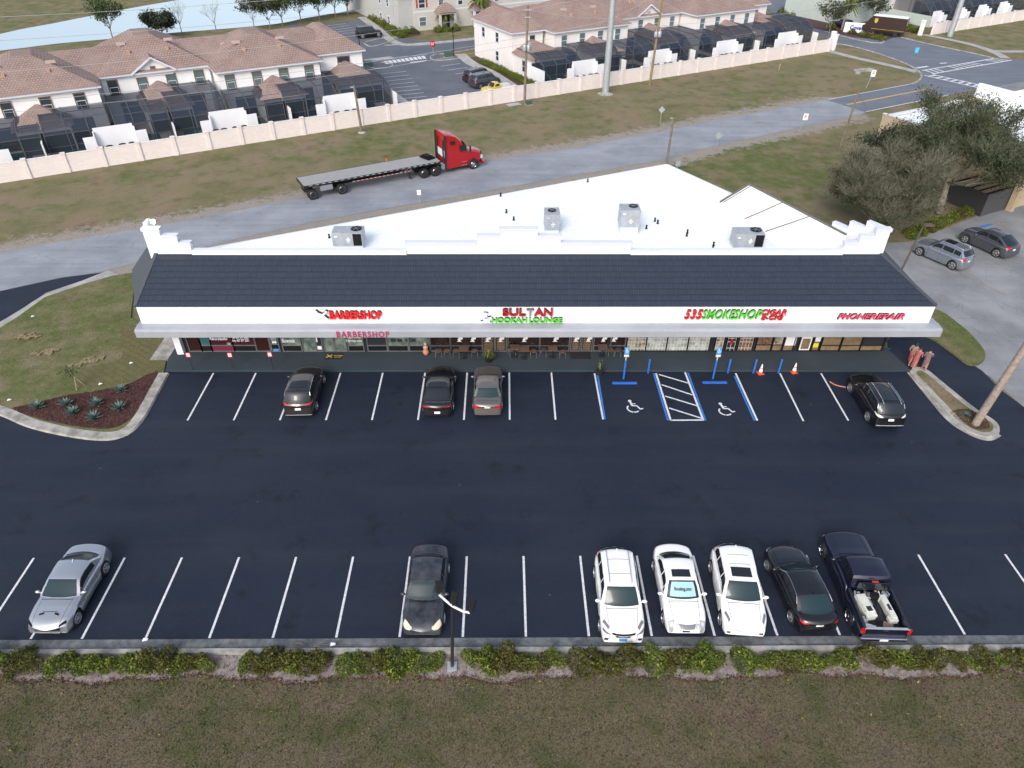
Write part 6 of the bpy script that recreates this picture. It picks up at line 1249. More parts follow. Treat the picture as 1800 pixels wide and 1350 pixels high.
H1 = townhouse('townhouse', 'long white townhouse block with brown window trim and clay tile roofs at the upper left', [
    (-1.8, 11.8, 10.0, 25.5, 8.2, 0, [(2.2, .95, 1.5, gd), (6.0, .95, 1.5, gd), (9.4, .95, 1.5, gd)], [(2.0, 8.0, 6.0)]),
    (11.7, 24.7, 14.1, 29.5, 8.55, 1, ws4(18.2, gd), [(15.2, 21.0, 7.5)]),
    (24.3, 37.5, 10.0, 25.5, 8.2, 0, ws4(30.9), [(28.0, 34.0, 5.6)]),
    (37.6, 44.2, 12.8, 25.8, 7.5, 0, [(41.2, 1.5, 1.4, gd)], [(38.0, 44.6, 7.0)])], [(-24, 43.9, 14.6, 26.0, 7.55)], 'trim_brown')
H2 = townhouse('townhouse', 'long white townhouse block with white window trim and clay tile roofs at the upper middle', [
    (66.5, 72.4, 12.4, 25.6, 7.5, 0, [(70.2, .9, 1.5, gd)], [(66.6, 73.5, 7.2)]),
    (72.2, 86.4, 10.0, 25.5, 8.2, 0, ws4(79.3), [(76.5, 82.3, 5.6)]),
    (86.3, 99.9, 13.8, 29.2, 8.55, 1, ws4(93.2, gd), [(90.3, 96.0, 7.5)]),
    (99.5, 113.2, 10.0, 25.5, 8.2, 0, ws4(106.2), [(103.5, 109.0, 5.6)]),
    (113.0, 118.6, 12.6, 25.6, 7.5, 0, [(115.6, 1.2, 1.4, gh)], [(112.6, 119.2, 7.2)])], [(67.4, 118.3, 14.5, 26.0, 7.55)], 'white_trim', wallm='cream')
# side wall windows of the middle block
for y, z in ((22.0, 4.0), (17.5, 4.0), (17.5, 1.4)): window(H2, .35, y, z, .9, 1.3, 'white_trim', gd, 'x')
window(H2, .50, 9.5, 1.5, 1.2, 1.5, 'white_trim', gd, 'x')
# enclosures
def enclosure(u0, u1, v0, v1, label, ztop=3.7):
    t = thing('screen_enclosure', label, 'pool screen', UV(u0, 0, .03), WANG, 'screened pool enclosures behind the townhouses'); w_ = u1-u0
    pr = [(v0, 0), (v0, 2.3), (v0+1.5, ztop-.25), (v0+3.2, ztop), (v1, ztop)]
    mb = MB(); mb.grid([[(x, v, z) for v, z in pr[1:]] for x in (0, w_)]); mb.build('screen_roof', 'screen_roof', t, recalc=False)
    mb = MB(); mb.poly([(0, v0, 0), (w_, v0, 0), (w_, v0, 2.45), (0, v0, 2.45)]); 
    for x in (0.02, w_-.02): mb.poly([(x, v, z) for v, z in pr]+[(x, v1, 0)])
    mb.build('screen_wall', 'screen', t, recalc=False)
    fr = MB(); n = max(2, round(w_/2.1))
    for i in range(n+1):
        x = w_*i/n
        for (a, za), (c, zc) in zip(pr[:-1], pr[1:]): fr.beam((x, a, za), (x, c, zc), .08, .11)
    for v, z in pr[1:]: fr.beam((0, v, z), (w_, v, z), .06, .07)
    fr.beam((0, v0, 1.0), (w_, v0, 1.0), .04, .05)
    for v in (v0+2.3, v0+4.6): 
        for x in (0, w_): fr.beam((x, v, 0), (x, v, ztop-.1), .06, .07)
    fr.build('frame', mat('screen_frame', (.075, .08, .09), .5), t)
    mb = MB(); mb.box(.1, w_-.1, v0+.1, v1, -.02, .02); mb.build('deck', mat('pooldeck', (.34, .32, .31), .9), t); mb = MB(); mb.box(w_*.15, w_*.75, v0+.4, v0+3.2, .02, .05); mb.build('pool', 'pool', t)
    mb = MB(); mb.box(w_*.3, w_*.6, v1-1.4, v1-.8, .03, .75); mb.build('patio_furniture', 'dark_metal', t)
    return t
def ac_bay(c, label, wd=6.6):
    t = thing('utility_wall', label, 'wall', UV(c, 0, .03), WANG, 'white walls screening the air conditioners'); h = wd/2
    mb = MB(); mb.box(-h+1.2, h-1.4, 4.7, 4.82, 0, 2.5); mb.box(-h, -h+1.2, 4.1, 4.22, 0, 1.8); mb.box(-h+1.08, -h+1.2, 4.22, 4.7, 0, 2.2); mb.box(h-1.4, h-.2, 4.1, 4.22, 0, 1.8); mb.box(h-1.4, h-1.28, 4.22, 4.7, 0, 2.2)
    mb.build('panel', 'white', t)
    return t
acm = {}
def condenser(u, v, label, cnt=[0]):
    if not acm:
        t = thing('condenser', label, 'air conditioner', UV(u, v, .03), WANG, 'condensers along the boundary wall'); mb = MB(); mb.box(-.38, .38, -.38, .38, 0, .82); mb.build('housing', 'galv', t, bevel=.04)
        mb = MB(); mb.lathe([(.34, .82), (.34, .86), (.3, .87), (.12, .85), (.0001, .86)], n=14); mb.build('fan', 'black', t); acm['o'] = t; KIDS[t.name] = list(x for x in bpy.data.objects if x.parent == t)
    else: copy_thing(acm['o'], UV(u, v, .03), WANG, label)
b1_ = [-1.8, 11.7, 24.2, 37.5, 44.6]; b2_ = [67.3, 74.3, 88.1, 101.8, 115.4, 121.9]; on = ['first', 'second', 'third', 'fourth', 'fifth', 'sixth', 'seventh', 'eighth', 'ninth', 'tenth']
e1 = []
for b_, fr_ in ((b1_, (10.2, 14.3, 10.2, 13)), (b2_, (12.6, 10.2, 14.1, 10.2, 12.8))):
    L_ = []
    for (a, c), f in zip(zip(b_[:-1], b_[1:]), fr_):
        if c-a > 8: m_ = (a+c)/2-.2; L_ += [(a+.25, m_-.15, f), (m_+.15, c-.25, f)]
        else: L_.append((a+.25, c-.25, f))
    e1.append(L_)
for L_, w_ in zip(e1, ('left townhouse block', 'middle townhouse block')):
    for i, (a, c, f) in enumerate(L_): enclosure(a, c, 5.0, f+.3, 'dark mesh pool enclosure behind the %s, %s from the left' % (w_, on[i]), 3.3+.35*(i % 2))
for i, c in enumerate((-1.7, 11.7, 23.9, 37.5)): ac_bay(c, 'stepped white screen wall behind the left townhouse block, %s from the left' % on[i])
for i, c in enumerate((74.3, 88.1, 101.8, 115.4)): ac_bay(c, 'stepped white screen wall behind the middle townhouse block, %s from the left' % on[i])
for j, (c, w_) in enumerate([(q, 'left') for q in (11.7, 23.9, 37.5)]+[(q, 'middle') for q in (74.3, 88.1, 101.8, 115.4)]):
    k = j if w_ == 'left' else j-3
    for i, du in enumerate((-1.9, -1.0, .3, 1.3)): condenser(c+du, 3.3, 'condenser %s of four at %s screen wall of the %s townhouse block' % (on[i], on[k+(1 if w_ == 'left' else 0)], w_))
for i, (c, w_) in enumerate([(4.5, 0), (17.7, 0), (31.0, 0), (44.7, 0), (81.2, 1), (94.6, 1), (108.3, 1), (121.9, 1)]):
    k = i % 4; mb = MB(); mb.box(-.07, .07, 3.9, 5.3, 0, 1.9); tag(mb.build('partition_wall', 'white', None, loc=UV(c, 0, .02), rz=WANG), 'thin white partition wall behind the %s townhouse block, %s from the left' % (('left', 'middle')[w_], on[k]), 'wall', 'thin white partition walls')
mb = MB(); mb.box(-.08, .08, 3.8, 9.0, 0, 2.0); tag(mb.build('side_wall', 'white', None, loc=UV(66.9, 0, .02), rz=WANG), 'long white side wall at the left end of the middle townhouse block', 'wall')
# boundary wall
def bwall(u0, u1, v, label, step=3.55, h=1.85):
    t = thing('boundary_wall', label, 'wall', UV(u0, v), WANG); n = round((u1-u0)/step); s = (u1-u0)/n
    mb = MB(); mb.box(0, u1-u0, -.08, .08, -.05, h); mb.build('panel', 'block_wall', t); mb = MB(); mb.box(0, u1-u0, -.11, .11, h, h+.06); mb.build('coping', 'cream', t)
    for i in range(n+1): mb = MB(); mb.box(s*i-.19, s*i+.19, -.19, .19, -.05, h+.10); mb.box(s*i-.24, s*i+.24, -.24, .24, h+.10, h+.18); mb.build('post', 'block_wall', t)
    return t
bwall(-18.6, 119.9, -.5, 'long pale pink block wall with posts running behind the verge')
bwall(147.4, 200, -.3, 'pale pink block wall right of the community entrance road')
for (u, v), lb in zip(((119.9+1.6, -.1), (122.9, 1.5), (145.0, .4)), ('left gate pier at the end of the long wall', 'white gate pier standing free left of the entrance road', 'white gate pier right of the delivery truck')):
    mb = MB(); mb.box(-.28, .28, -.28, .28, 0, 2.3); mb.box(-.34, .34, -.34, .34, 2.3, 2.42); mb.prism([(-.3, -.3), (.3, -.3), (.3, .3), (-.3, .3)], 2.42, 2.48); tag(mb.build('gate_pier', 'stucco_white', None, loc=UV(u, v), rz=WANG), 'square '+lb, 'pier', 'white gate piers')
x, y = G(1410, 24); mb = MB(); mb.box(-.7, .7, -.7, .7, 0, 3.2); mb.box(-.85, .85, -.85, .85, 3.2, 3.5); tag(mb.build('entrance_pillar', 'block_wall', None, loc=(x, y, 0), rz=WANG), 'stout pink pillar with a pale cap beside the entrance road', 'pillar')
# grey house across the street
t = thing('grey_house', 'large pale grey house with arched porch and red shutters across the community street', 'house', UV(62.6, 46.7), WANG)
mb = MB(); mb.box(0, 3.2, 2.5, 30, 0, 6); mb.build('wall', 'grey_siding', t); mb = MB(); mb.box(3.0, 50, 0, 22, 0, 6.2); mb.build('front_wall', 'beige_siding', t)
mb = MB(); mb.box(.2, 3.6, .4, 2.6, 0, 6.1); mb.build('corner_wall', 'grey_siding', t)
roofobj(hip(-.4, 50.4, -.5, 22.5, 6.2, 9.5), 'roof', t)
mb = MB(); mb.box(2.98, 50, -.04, -.005, 2.95, 3.2); mb.build('string_course', 'white_trim', t)
for x in (4.6, 8.4, 12.3, 15.4, 20, 24, 29, 34): window(t, x, 0, 4.4, 1.2 if x < 5 else .9, 1.3, 'white_trim', gd)
for x in (4.6, 20, 29): window(t, x, 0, 1.5, 1.3, 1.4, 'white_trim', gh)
for x in (3.65, 5.55): mb = MB(); mb.box(x-.16, x+.16, -.05, -.01, 3.75, 5.05); mb.build('shutter', 'red_deep', t)
for y in (5, 9): window(t, 0, y, 4.2, .9, 1.2, 'white_trim', gd, 'x'); window(t, 0, y, 1.4, .8, 1.1, 'white_trim', gd, 'x')
for x0, x1, m_ in ((7.2, 10.6, 0), (14.2, 19.4, 1)):
    mb = MB(); mb.box(x0, x1, -1.8, -.1, 2.6, 3.0)
    for x in (x0+.2, x1-.2) + (((x0+x1)/2,) if m_ else ()): mb.box(x-.2, x+.2, -1.8, -1.4, 0, 2.6)
    mb.build('porch', 'beige_siding' if not m_ else 'white_trim', t); r = hip(x0-.3, x1+.3, -2.2, .9, 3.0, 4.4); roofobj(r, 'porch_roof', t); mb = MB(); mb.box(x0+.6, x1-.6, -.06, -.02, 0, 2.3); mb.build('door', 'glass_house_dark', t)
# green house right of the entrance with its screens and second wall
t = thing('green_house', 'pale green house behind the palm at the top right', 'house', UV(139, 13.5), WANG); mb = MB(); mb.box(0, 13.5, 0, 14, 0, 5.6); mb.build('wall', 'green_siding', t); roofobj(hip(-.4, 13.9, -.4, 14.4, 5.6, 7.8), 'roof', t); window(t, 10.2, 0, 1.6, 1.4, 1.4, 'white_trim', gd); window(t, 4, 0, 4.2, 1.2, 1.4, 'white_trim', gd)
mb = MB(); mb.box(-.07, .07, -9.5, 1, 0, 1.9); mb.xform(Matrix.Translation((13.6, 0, 0))); mb.build('garden_wall', 'green_siding', t)
for i, (a, c) in enumerate(((153.2, 159.4), (159.8, 166.0), (166.4, 172.6), (173, 179.2), (179.6, 186))): enclosure(a, c, 5.0, 13, 'dark mesh pool enclosure right of the pale green house, %s from the left' % on[i], 3.9)
t = thing('townhouse', 'white townhouse behind the screens at the far top right', 'house', UV(153, 13.2), WANG); mb = MB(); mb.box(0, 40, 0, 14, 0, 5.6); mb.build('wall', 'cream', t); roofobj(hip(-.4, 40.4, -.4, 14.4, 5.6, 8.4), 'roof', t)
for i, c in enumerate((153.5, 160.6, 167.6, 174.6)): ac_bay(c+1.6, 'stepped white screen wall behind the right boundary wall, %s from the left' % on[i], 5)
for j, c in enumerate((155.1, 162.2, 169.2)):
    for i, du in enumerate((-.9, .3)): condenser(c+du, 3.3, '%s condenser of a pair at the %s white wall behind the right boundary wall' % (('left', 'right')[i], on[j]))
# building right of the trees
K = Vector((47.9, 63.3)); ea = R(27); e_ = Vector((math.cos(ea), math.sin(ea))); n_ = Vector((-e_.y, e_.x))
t = thing('tan_building', 'tan walled building with cluttered white flat roof behind the big trees at the right', 'building', (K.x, K.y, 0), ea)
mb = MB(); mb.box(0, 34, 0, 16.2, 0, 4.1); mb.build('wall', 'tan', t)
mb = MB(); mb.box(.26, 15.0, .26, 15.9, 4.1, 4.16); mb.build('flat_roof', 'roof_white', t)
mb = MB(); mb.box(-.03, 15.3, -.03, .25, 4.0, 4.6); mb.box(-.03, .25, .25, 16.2, 4.0, 4.6); mb.build('parapet', 'tan', t); mb = MB(); mb.box(-.08, 15.35, -.08, .30, 4.6, 4.66); mb.box(-.08, .30, .30, 16.25, 4.6, 4.66); mb.box(.3, 15.3, 15.9, 16.2, 4.2, 4.45); mb.build('parapet_cap', 'white_trim', t)
mb = MB(); mb.box(15.0, 15.4, 0, 16.2, 4.0, 6.0); mb.box(15.4, 34, 0, 16.2, 4.0, 4.2); mb.build('high_parapet', 'roof_white', t)
mb = MB(); mb.box(-.5, 0, -.4, .15, 0, 4.7); mb.build('corner_pier', 'tan', t)
def tb(x, y, z=4.16): p = K+e_*x+n_*y; return (p.x, p.y, z)
for i, (x, y, sx_, sy_, sz_, m_, lb) in enumerate(((9.6, 14.6, 1.2, 1.0, .9, 'cream', 'beige rooftop box with a dark opening at the far edge of the white roof'), (12.2, 14.3, 1.5, 1.2, .9, 'tan', 'tan rooftop box left of the high white parapet'), (14.0, 9.2, 1.2, 1.3, 1.0, 'cream', 'beige rooftop unit with a dark grille against the high parapet'), (11.0, 4.0, 1.2, 1.2, 1.3, 'galv', 'grey rooftop unit at the right edge of the photo'))):
    o = thing('roof_unit', lb, 'roof unit', tb(x, y), ea, 'units on the tan building roof'); mb = MB(); mb.box(-sx_/2, sx_/2, -sy_/2, sy_/2, .1, sz_); mb.build('housing', m_, o, bevel=.04); mb = MB(); mb.box(-sx_/2-.03, -sx_/2-.005, -sy_/2+.1, sy_/2-.1, .25, sz_-.1); mb.box(-sx_/2+.1, sx_/2-.1, -sy_/2-.03, -sy_/2-.005, .2, sz_-.15); mb.build('grille', 'black', o)
o = thing('exhaust_cowl', 'round grey exhaust cylinder on the white roof between the boxes', 'vent', tb(9.8, 11.6)); mb = MB(); mb.lathe([(.62, 0), (.62, 1.1), (.5, 1.15)], n=18); mb.build('casing', 'galv', o, True); mb = MB(); mb.lathe([(.49, 1.14), (.0001, 1.14)], n=18); mb.build('opening', 'black', o)
o = thing('roof_pipes', 'cluster of blue grey ducts on the far left of the white roof', 'ducts', tb(6.6, 14.3)); mb = MB()
for k in range(3): mb.tube([(-.9+k*.8, 0, 0), (-.9+k*.8, 0, .7), (-.6+k*.8, .1, .95), (-.3+k*.8, .2, .7)], .14, 8)
mb.build('duct', 'galv', o, True)
F1 = Vector(G(1722, 381)); F0 = Vector(G(1660, 352)); F2 = Vector(G(1768, 367))
t = thing('bin_enclosure', 'dark slatted fence enclosure with black open top beside the tan building', 'fence', (F1.x, F1.y, 0))
for nm, a, c in (('shaded_fence', F1, F0), ('gate_fence', F1, F2)):
    mb = MB(); d = (c-a); n = max(4, int(d.length/.15)); 
    for i in range(n): p = a+d*(i+.5)/n-F1; mb.obox((p.x, p.y, 0), d.length/n*.97, .05, 2.1, math.atan2(d.y, d.x))
    mb.build(nm, mat('fence_shaded', (.035, .035, .038), .7) if nm == 'shaded_fence' else mat('fence_lit', (.075, .075, .08), .7), t)  # light put into the fence colour: shaded face darker, lit face greyer
q = F0+(F2-F1); mb = MB(); mb.prism([(p.x-F1.x, p.y-F1.y) for p in (F1*.98+q*.02, F2*.98+q*.02, q, F0*.98+q*.02)], .05, .12); mb.build('inner_floor', 'black', t); mb = MB()
for k in range(5): p0 = F0.lerp(F1, (k+.5)/5)-F1; p1 = p0+(F2-F1); mb.beam((p0.x, p0.y, 2.0), (p1.x, p1.y, 2.0), .1, .12)
mb.build('roof_beam', 'black', t)
# ================= vegetation
def tree_tex(): pass
def grow(rg, base, height, spread, levels, trunk_r, droop=0, up=.6, nb=6, lean=(0, 0), first=.25):
    """returns list of tubes (pts, radii) and leaf anchor points"""
    tubes = []; tips = []
    top = Vector((base[0]+lean[0], base[1]+lean[1], base[2]+height*first))
    tubes.append(([Vector(base), Vector(base).lerp(top, .5)+Vector((rg.uniform(-.05, .05), 0, 0)), top], [trunk_r*1.2, trunk_r, trunk_r*.8]))
    def branch(p, d, ln, r, lv):
        pts = [p]; n = 4; dd = d.copy()
        for i in range(n): dd = (dd+Vector((rg.gauss(0, .13), rg.gauss(0, .13), rg.gauss(0, .08)+(up-.3)*.12*(1 if lv > 1 else .6)))).normalized(); pts.append(pts[-1]+dd*ln/n)
        tubes.append((pts, [r*(1-.17*i) for i in range(n+1)]))
        if lv <= 0:
            for q in pts[1:]: tips.append((q, dd))
            return
        for k in range(rg.randint(3, 4) if lv > 1 else rg.randint(3, 5)):
            i = rg.randint(2, n); a = rg.uniform(0, 6.28); side = Vector((math.cos(a), math.sin(a), rg.uniform(-.1, .7))); nd = (dd*1.0+side*.75).normalized(); branch(pts[i], nd, ln*rg.uniform(.55, .75), r*.5, lv-1)
        for q in pts[2:]: tips.append((q, dd))
    for k in range(nb):
        a = 6.28*k/nb+rg.uniform(-.3, .3); d = Vector((math.cos(a)*spread, math.sin(a)*spread, rg.uniform(.35, 1.1))).normalized(); branch(top-Vector((0, 0, height*first*rg.uniform(0, .25))), d, height*rg.uniform(.32, .5), trunk_r*.5, levels)
    return tubes, tips
def make_tree(name, label, base, height, seed, spread=1.0, leaves=9, size=.10, leafm='leaf_oak', levels=3, trunk_r=.25, barkm='bark', nb=6, jit=.35, group=None, lean=(0, 0), first=.25, cat='tree', shift=None, twigs=0):
    rg = random.Random(seed); t = thing(name, label, cat, base, 0, group)
    tubes, tips = grow(rg, (0, 0, 0), height, spread, levels, trunk_r, nb=nb, lean=lean, first=first)
    tr = MB(); tr.tube(tubes[0][0], tubes[0][1], 10); tr.build('trunk', barkm, t, True)
    mb = MB()
    for pts, rs in tubes[1:]: mb.tube(pts, [max(r_, .010) for r_ in rs], 5 if rs[0] > .03 else 3, False)
    r2 = np.random.default_rng(seed)
    if twigs:
        for q, dd in tips:
            for _ in range(twigs): e = q+(dd*rg.uniform(.3, .9)+Vector((rg.gauss(0, .3), rg.gauss(0, .3), rg.uniform(.0, .45)))); mb.tube([q, e], [.010, .005], 3, False)
    mb.build('branches', 'twig' if twigs else barkm, t)
    if leaves:
        P_ = []
        for q, dd in tips:
            for _ in range(leaves): s = rg.uniform(-.2, .7); P_.append((q.x+dd.x*s+rg.gauss(0, jit), q.y+dd.y*s+rg.gauss(0, jit), q.z+dd.z*s+rg.gauss(0, jit*.8)))
        link('crown', leaf_mesh('crown', P_, size, leafm, seed=seed), t)
    return t
bx, by = G(1538, 402); make_tree('oak_tree', 'broad olive grey twiggy tree nearest the right end of the white roof', (bx, by, 0), 7.3, 19, 1.15, 5, .075, 'leaf_oak', 4, .20, nb=9, jit=.28, first=.08, twigs=2, group='big trees by the side lot')
bx, by = G(1649, 377); make_tree('oak_tree', 'tall dark tree with a bare forked trunk in front of the tan building', (bx, by, 0), 8.6, 27, 1.2, 9, .078, 'leaf_oak_green', 4, .27, nb=9, jit=.38, first=.34, lean=(.6, 1.4), twigs=1, group='big trees by the side lot')
bx, by = G(1560, 290); make_tree('shrub_tree', 'small dark green tree between the big trees and the tan wall corner', (bx, by, 0), 4.2, 31, .9, 14, .11, 'leaf_oak_dark', 2, .12, nb=6, jit=.34, group='big trees by the side lot')
# hedge along the near kerb
hv = []
for s_ in range(6):
    rg = random.Random(50+s_); pts = []
    for k in range(1250):
        a = rg.uniform(0, 6.28); rr_ = rg.random()**.5; x = .62*rr_*math.cos(a); y = .46*rr_*math.sin(a); h = .55*(1-rr_**2*.6)*(1+.28*math.sin(x*6+s_)+.2*math.sin(y*9+s_*2)); pts.append((x, y, rg.uniform(.05, 1)**.6*h+rg.gauss(0, .04)))
    me = leaf_mesh('foliage', pts, .042, 'leaf_hedge' if s_ not in (2, 4) else 'leaf_hedge_red', seed=s_+3)
    st = MB(); 
    for k in range(9): a = rg.uniform(0, 6.28); st.tube([(0.03*math.cos(a), .03*math.sin(a), 0), (.25*math.cos(a), .2*math.sin(a), .25), (.45*math.cos(a), .33*math.sin(a), .4)], [.012, .009, .005], 4, False)
    hv.append((me, st.mesh('stem', 'bark')))
rg = random.Random(77); x = -24.6; i = 0; skip = [(-2.75, -1.5), (-12.2, -11.2), (-7.6, -7.2), (4.3, 4.7), (9.0, 9.5), (18.2, 18.7)]
land = ['the silver coupe', 'the second empty stall', 'the third empty stall', 'the fourth empty stall', 'the old black sedan', 'the three headed light pole', 'the middle empty stalls', 'the roof rail crossover', 'the Booking.com sedan', 'the sunroof crossover', 'the black sedan', 'the pickup', 'the last empty stalls']
hn = 0
while x < 25.2:
    if not any(a < x < c for a, c in skip):
        if rg.random() > .03:
            k = rg.randrange(6); sc = rg.uniform(.72, 1.3); t = thing('hedge_shrub', 'leafy green hedge shrub along the near kerb', 'shrub', (x, 16.66+rg.uniform(-.14, .08), .01), rg.uniform(0, 6.28), 'hedge shrubs along the near kerb'); t.scale = (sc, sc*rg.uniform(.65, 1.05), sc*rg.uniform(.6, 1.35))
            link('foliage', hv[k][0], t); link('stem', hv[k][1], t); hn += 1
    x += rg.uniform(.42, .66)
# hedge of the side lot and community
def small_shrub(px, py, label, sc=1.0, m=0, grp=None, world=None):
    x, y = world or G(px, py); t = thing('shrub', label, 'shrub', (x, y, 0), px*.7, grp); t.scale = (sc, sc, sc); link('foliage', hv[m][0], t); link('stem', hv[m][1], t)
for i in range(9):
    p = lerp2((1600, 420), (1712, 375), i/8); small_shrub(p[0], p[1]-4, 'low hedge shrub along the side lot under the big trees', 1.35, i % 4, 'low hedge along the side lot')
for i in range(13):
    p = lerp2((652, 33), (703, 66), i/12); small_shrub(p[0]+3, p[1], 'low clipped shrub in the row beside the grey house side wall', 1.7, i % 4, 'clipped shrubs beside the grey house')
for i, px_ in enumerate((705, 715, 727, 770, 785, 800)): small_shrub(px_, 60-(px_-705)*.06, 'low clipped shrub in front of the grey house porch, %s from the left' % on[i], 1.8, i % 4, 'clipped shrubs before the grey house')
for i in range(16): u = 66.0; small_shrub(i, 0, 'dark clipped shrub in the row beside the middle townhouse end wall', 1.35, 5, 'clipped shrubs beside the middle townhouse', UV(65.6, 5+i*1.0)[:2])
sheet('mulch_bed', [UV(u, v)[:2] for u, v in ((66.6, 4), (66.6, 24), (63.3, 24), (63.3, 8), (64.3, 4))], .028, 'mulch_flat')
sheet('mulch_bed', P((652, 28), (700, 68), (740, 62), (738, 57), (706, 58), (660, 24)), .026, 'mulch_flat')
sheet('mulch_bed', P((1385, 42), (1440, 52), (1500, 66), (1560, 70), (1590, 60), (1560, 30), (1440, 22), (1400, 30)), .05, 'mulch_flat')
k = 0
for px_, py_, s_ in ((1376, 30, 2.6), (1390, 36, 2.2), (1368, 34, 2.0), (1404, 16, 2.2), (1420, 16, 2.0), (1432, 30, 2.0), (1445, 28, 2.2), (1462, 52, 1.6), (1498, 60, 1.5), (1515, 64, 1.5), (1526, 67, 1.6), (1538, 69, 1.6), (1548, 71, 1.6), (1500, 30, 2.4), (1520, 34, 2.4), (1600, 55, 2.0), (1612, 58, 1.8), (1590, 50, 2.0)):
    small_shrub(px_, py_, 'garden shrub planted around the community entrance', s_, k % 6, 'shrubs around the community entrance'); k += 1
# trees by the pond etc.
PT = [(200, 72, 6, 'pine', 'small evergreen at the left end of the pond bank'), (287, 66, 4.2, 'oakd', 'round dark tree beside the big evergreen on the pond bank'), (448, 52, 5, 'thin', 'thin young tree leftmost in the row on the pond bank'), (475, 50, 4.6, 'thin', 'sparse grey green young tree second in the row on the pond bank'), (497, 46, 5.5, 'pine', 'young pine third in the row on the pond bank'), (529, 40, 5.5, 'pine', 'young pine fourth in the row on the pond bank'), (562, 36, 5.5, 'pine', 'young pine fifth in the row on the pond bank'), (590, 30, 5.5, 'pine', 'young pine sixth in the row on the pond bank'), (612, 27, 5.5, 'pine', 'young pine rightmost in the row on the pond bank'),
      (320, 58, 5, 'bare', 'bare leafless tree left of the other leafless one'), (380, 54, 5, 'bare', 'bare leafless tree right of the other leafless one'), (1455, 66, 5.5, 'thin', 'small tree at the end of the long pink wall'), (1530, 46, 5, 'thin', 'small tree before the pale green house'), (1450, 32, 5.5, 'thin', 'small tree by the entrance sign posts')]
for i, (px_, py_, h, kd, lb) in enumerate(PT):
    x, y = G(px_, py_); kw = dict(pine=dict(leafm='leaf_pine', leaves=6, size=.15, spread=.55, levels=2, trunk_r=.10, nb=8, jit=.30, first=.35), oakd=dict(leafm='leaf_oak_dark', leaves=16, size=.18, spread=.9, levels=2, trunk_r=.12, nb=6, jit=.4), thin=dict(leafm='leaf_oak', leaves=5, size=.15, spread=.45, levels=2, trunk_r=.08, nb=6, jit=.3, first=.35), bare=dict(leaves=0, spread=.4, levels=2, trunk_r=.07, nb=6, barkm='twig', first=.3))[kd]
    make_tree({'pine': 'pine_tree', 'oakd': 'oak_tree', 'thin': 'young_tree', 'bare': 'bare_tree'}[kd], lb, (x, y, 0), h, 100+i, group='young trees by the pond and street', **kw)
def palm(px, py, h, fr, label, w=None):
    x, y = w or G(px, py); t = thing('palm_tree', label, 'palm', (x, y, 0)); mb = MB(); mb.tube([(0, 0, 0), (.1, 0, h*.5), (.05, 0, h)], [.22, .17, .16], 8); mb.build('trunk', 'wood_palm', t, True); rg = random.Random(px); mb = MB()
    for k in range(44):
        a = rg.uniform(0, 6.28); el = rg.uniform(-.4, 1.3); prev = None; rows = []
        for j in range(6):
            s = j/5; r_ = fr*s*math.cos(el)+.05; z = h+fr*s*math.sin(el)-fr*.55*s*s; wv = .26*math.sin(math.pi*min(1, s*.85+.12)); ca, sa = math.cos(a), math.sin(a); rows.append([(r_*ca-sa*wv, r_*sa+ca*wv, z-.10), (r_*ca, r_*sa, z), (r_*ca+sa*wv, r_*sa-ca*wv, z-.10)])
        mb.grid(rows)
    mb.build('crown', 'leaf_palm', t, recalc=False)
palm(1479, 53, 4.6, 2.4, 'yellow green palm behind the blue community sign'); palm(783, 50, 2.4, 2.2, 'grey green palm between the two porches of the grey house'); palm(845, 46, 4.5, 2.4, 'palm at the right end of the grey house')
# agaves
def agave_mesh(seed):
    rg = random.Random(seed); mb = MB()
    for k in range(24):
        a = k*2.4; el = .35+.95*(k/24); ln = rg.uniform(.34, .46); ca, sa = math.cos(a), math.sin(a); rows = []
        for j in range(5): s = j/4; r_ = ln*s*math.cos(el); z = .03+ln*s*math.sin(el)-.04*s*s; w_ = .042*(1-s**2.2)+.002; rows.append([(r_*ca-sa*w_, r_*sa+ca*w_, z+.012), (r_*ca, r_*sa, z), (r_*ca+sa*w_, r_*sa-ca*w_, z+.012)])
        mb.grid(rows)
    return mb.mesh('leaves', 'agave', recalc=False)
ag = [agave_mesh(s) for s in range(3)]
for i, ((px_, py_), lb) in enumerate(zip(((67, 718), (118, 713), (129, 728), (171, 713), (166, 737), (210, 720), (214, 688)), ('leftmost on the mulch bed', 'upper left of a close pair on the mulch bed', 'lower right of a close pair on the mulch bed', 'in the middle of the mulch bed, upper one', 'in the middle of the mulch bed, nearest the kerb', 'largest, right part of the mulch bed', 'smallest, at the back edge of the mulch bed'))):
    x, y = G(px_, py_, .12); t = thing('agave', 'blue green spiky agave '+lb, 'agave', (x, y, .12), i, 'agaves on the mulch bed'); t.scale = ((1.45,)*3 if i != 6 else (1.25,)*3); link('leaves', ag[i % 3], t)
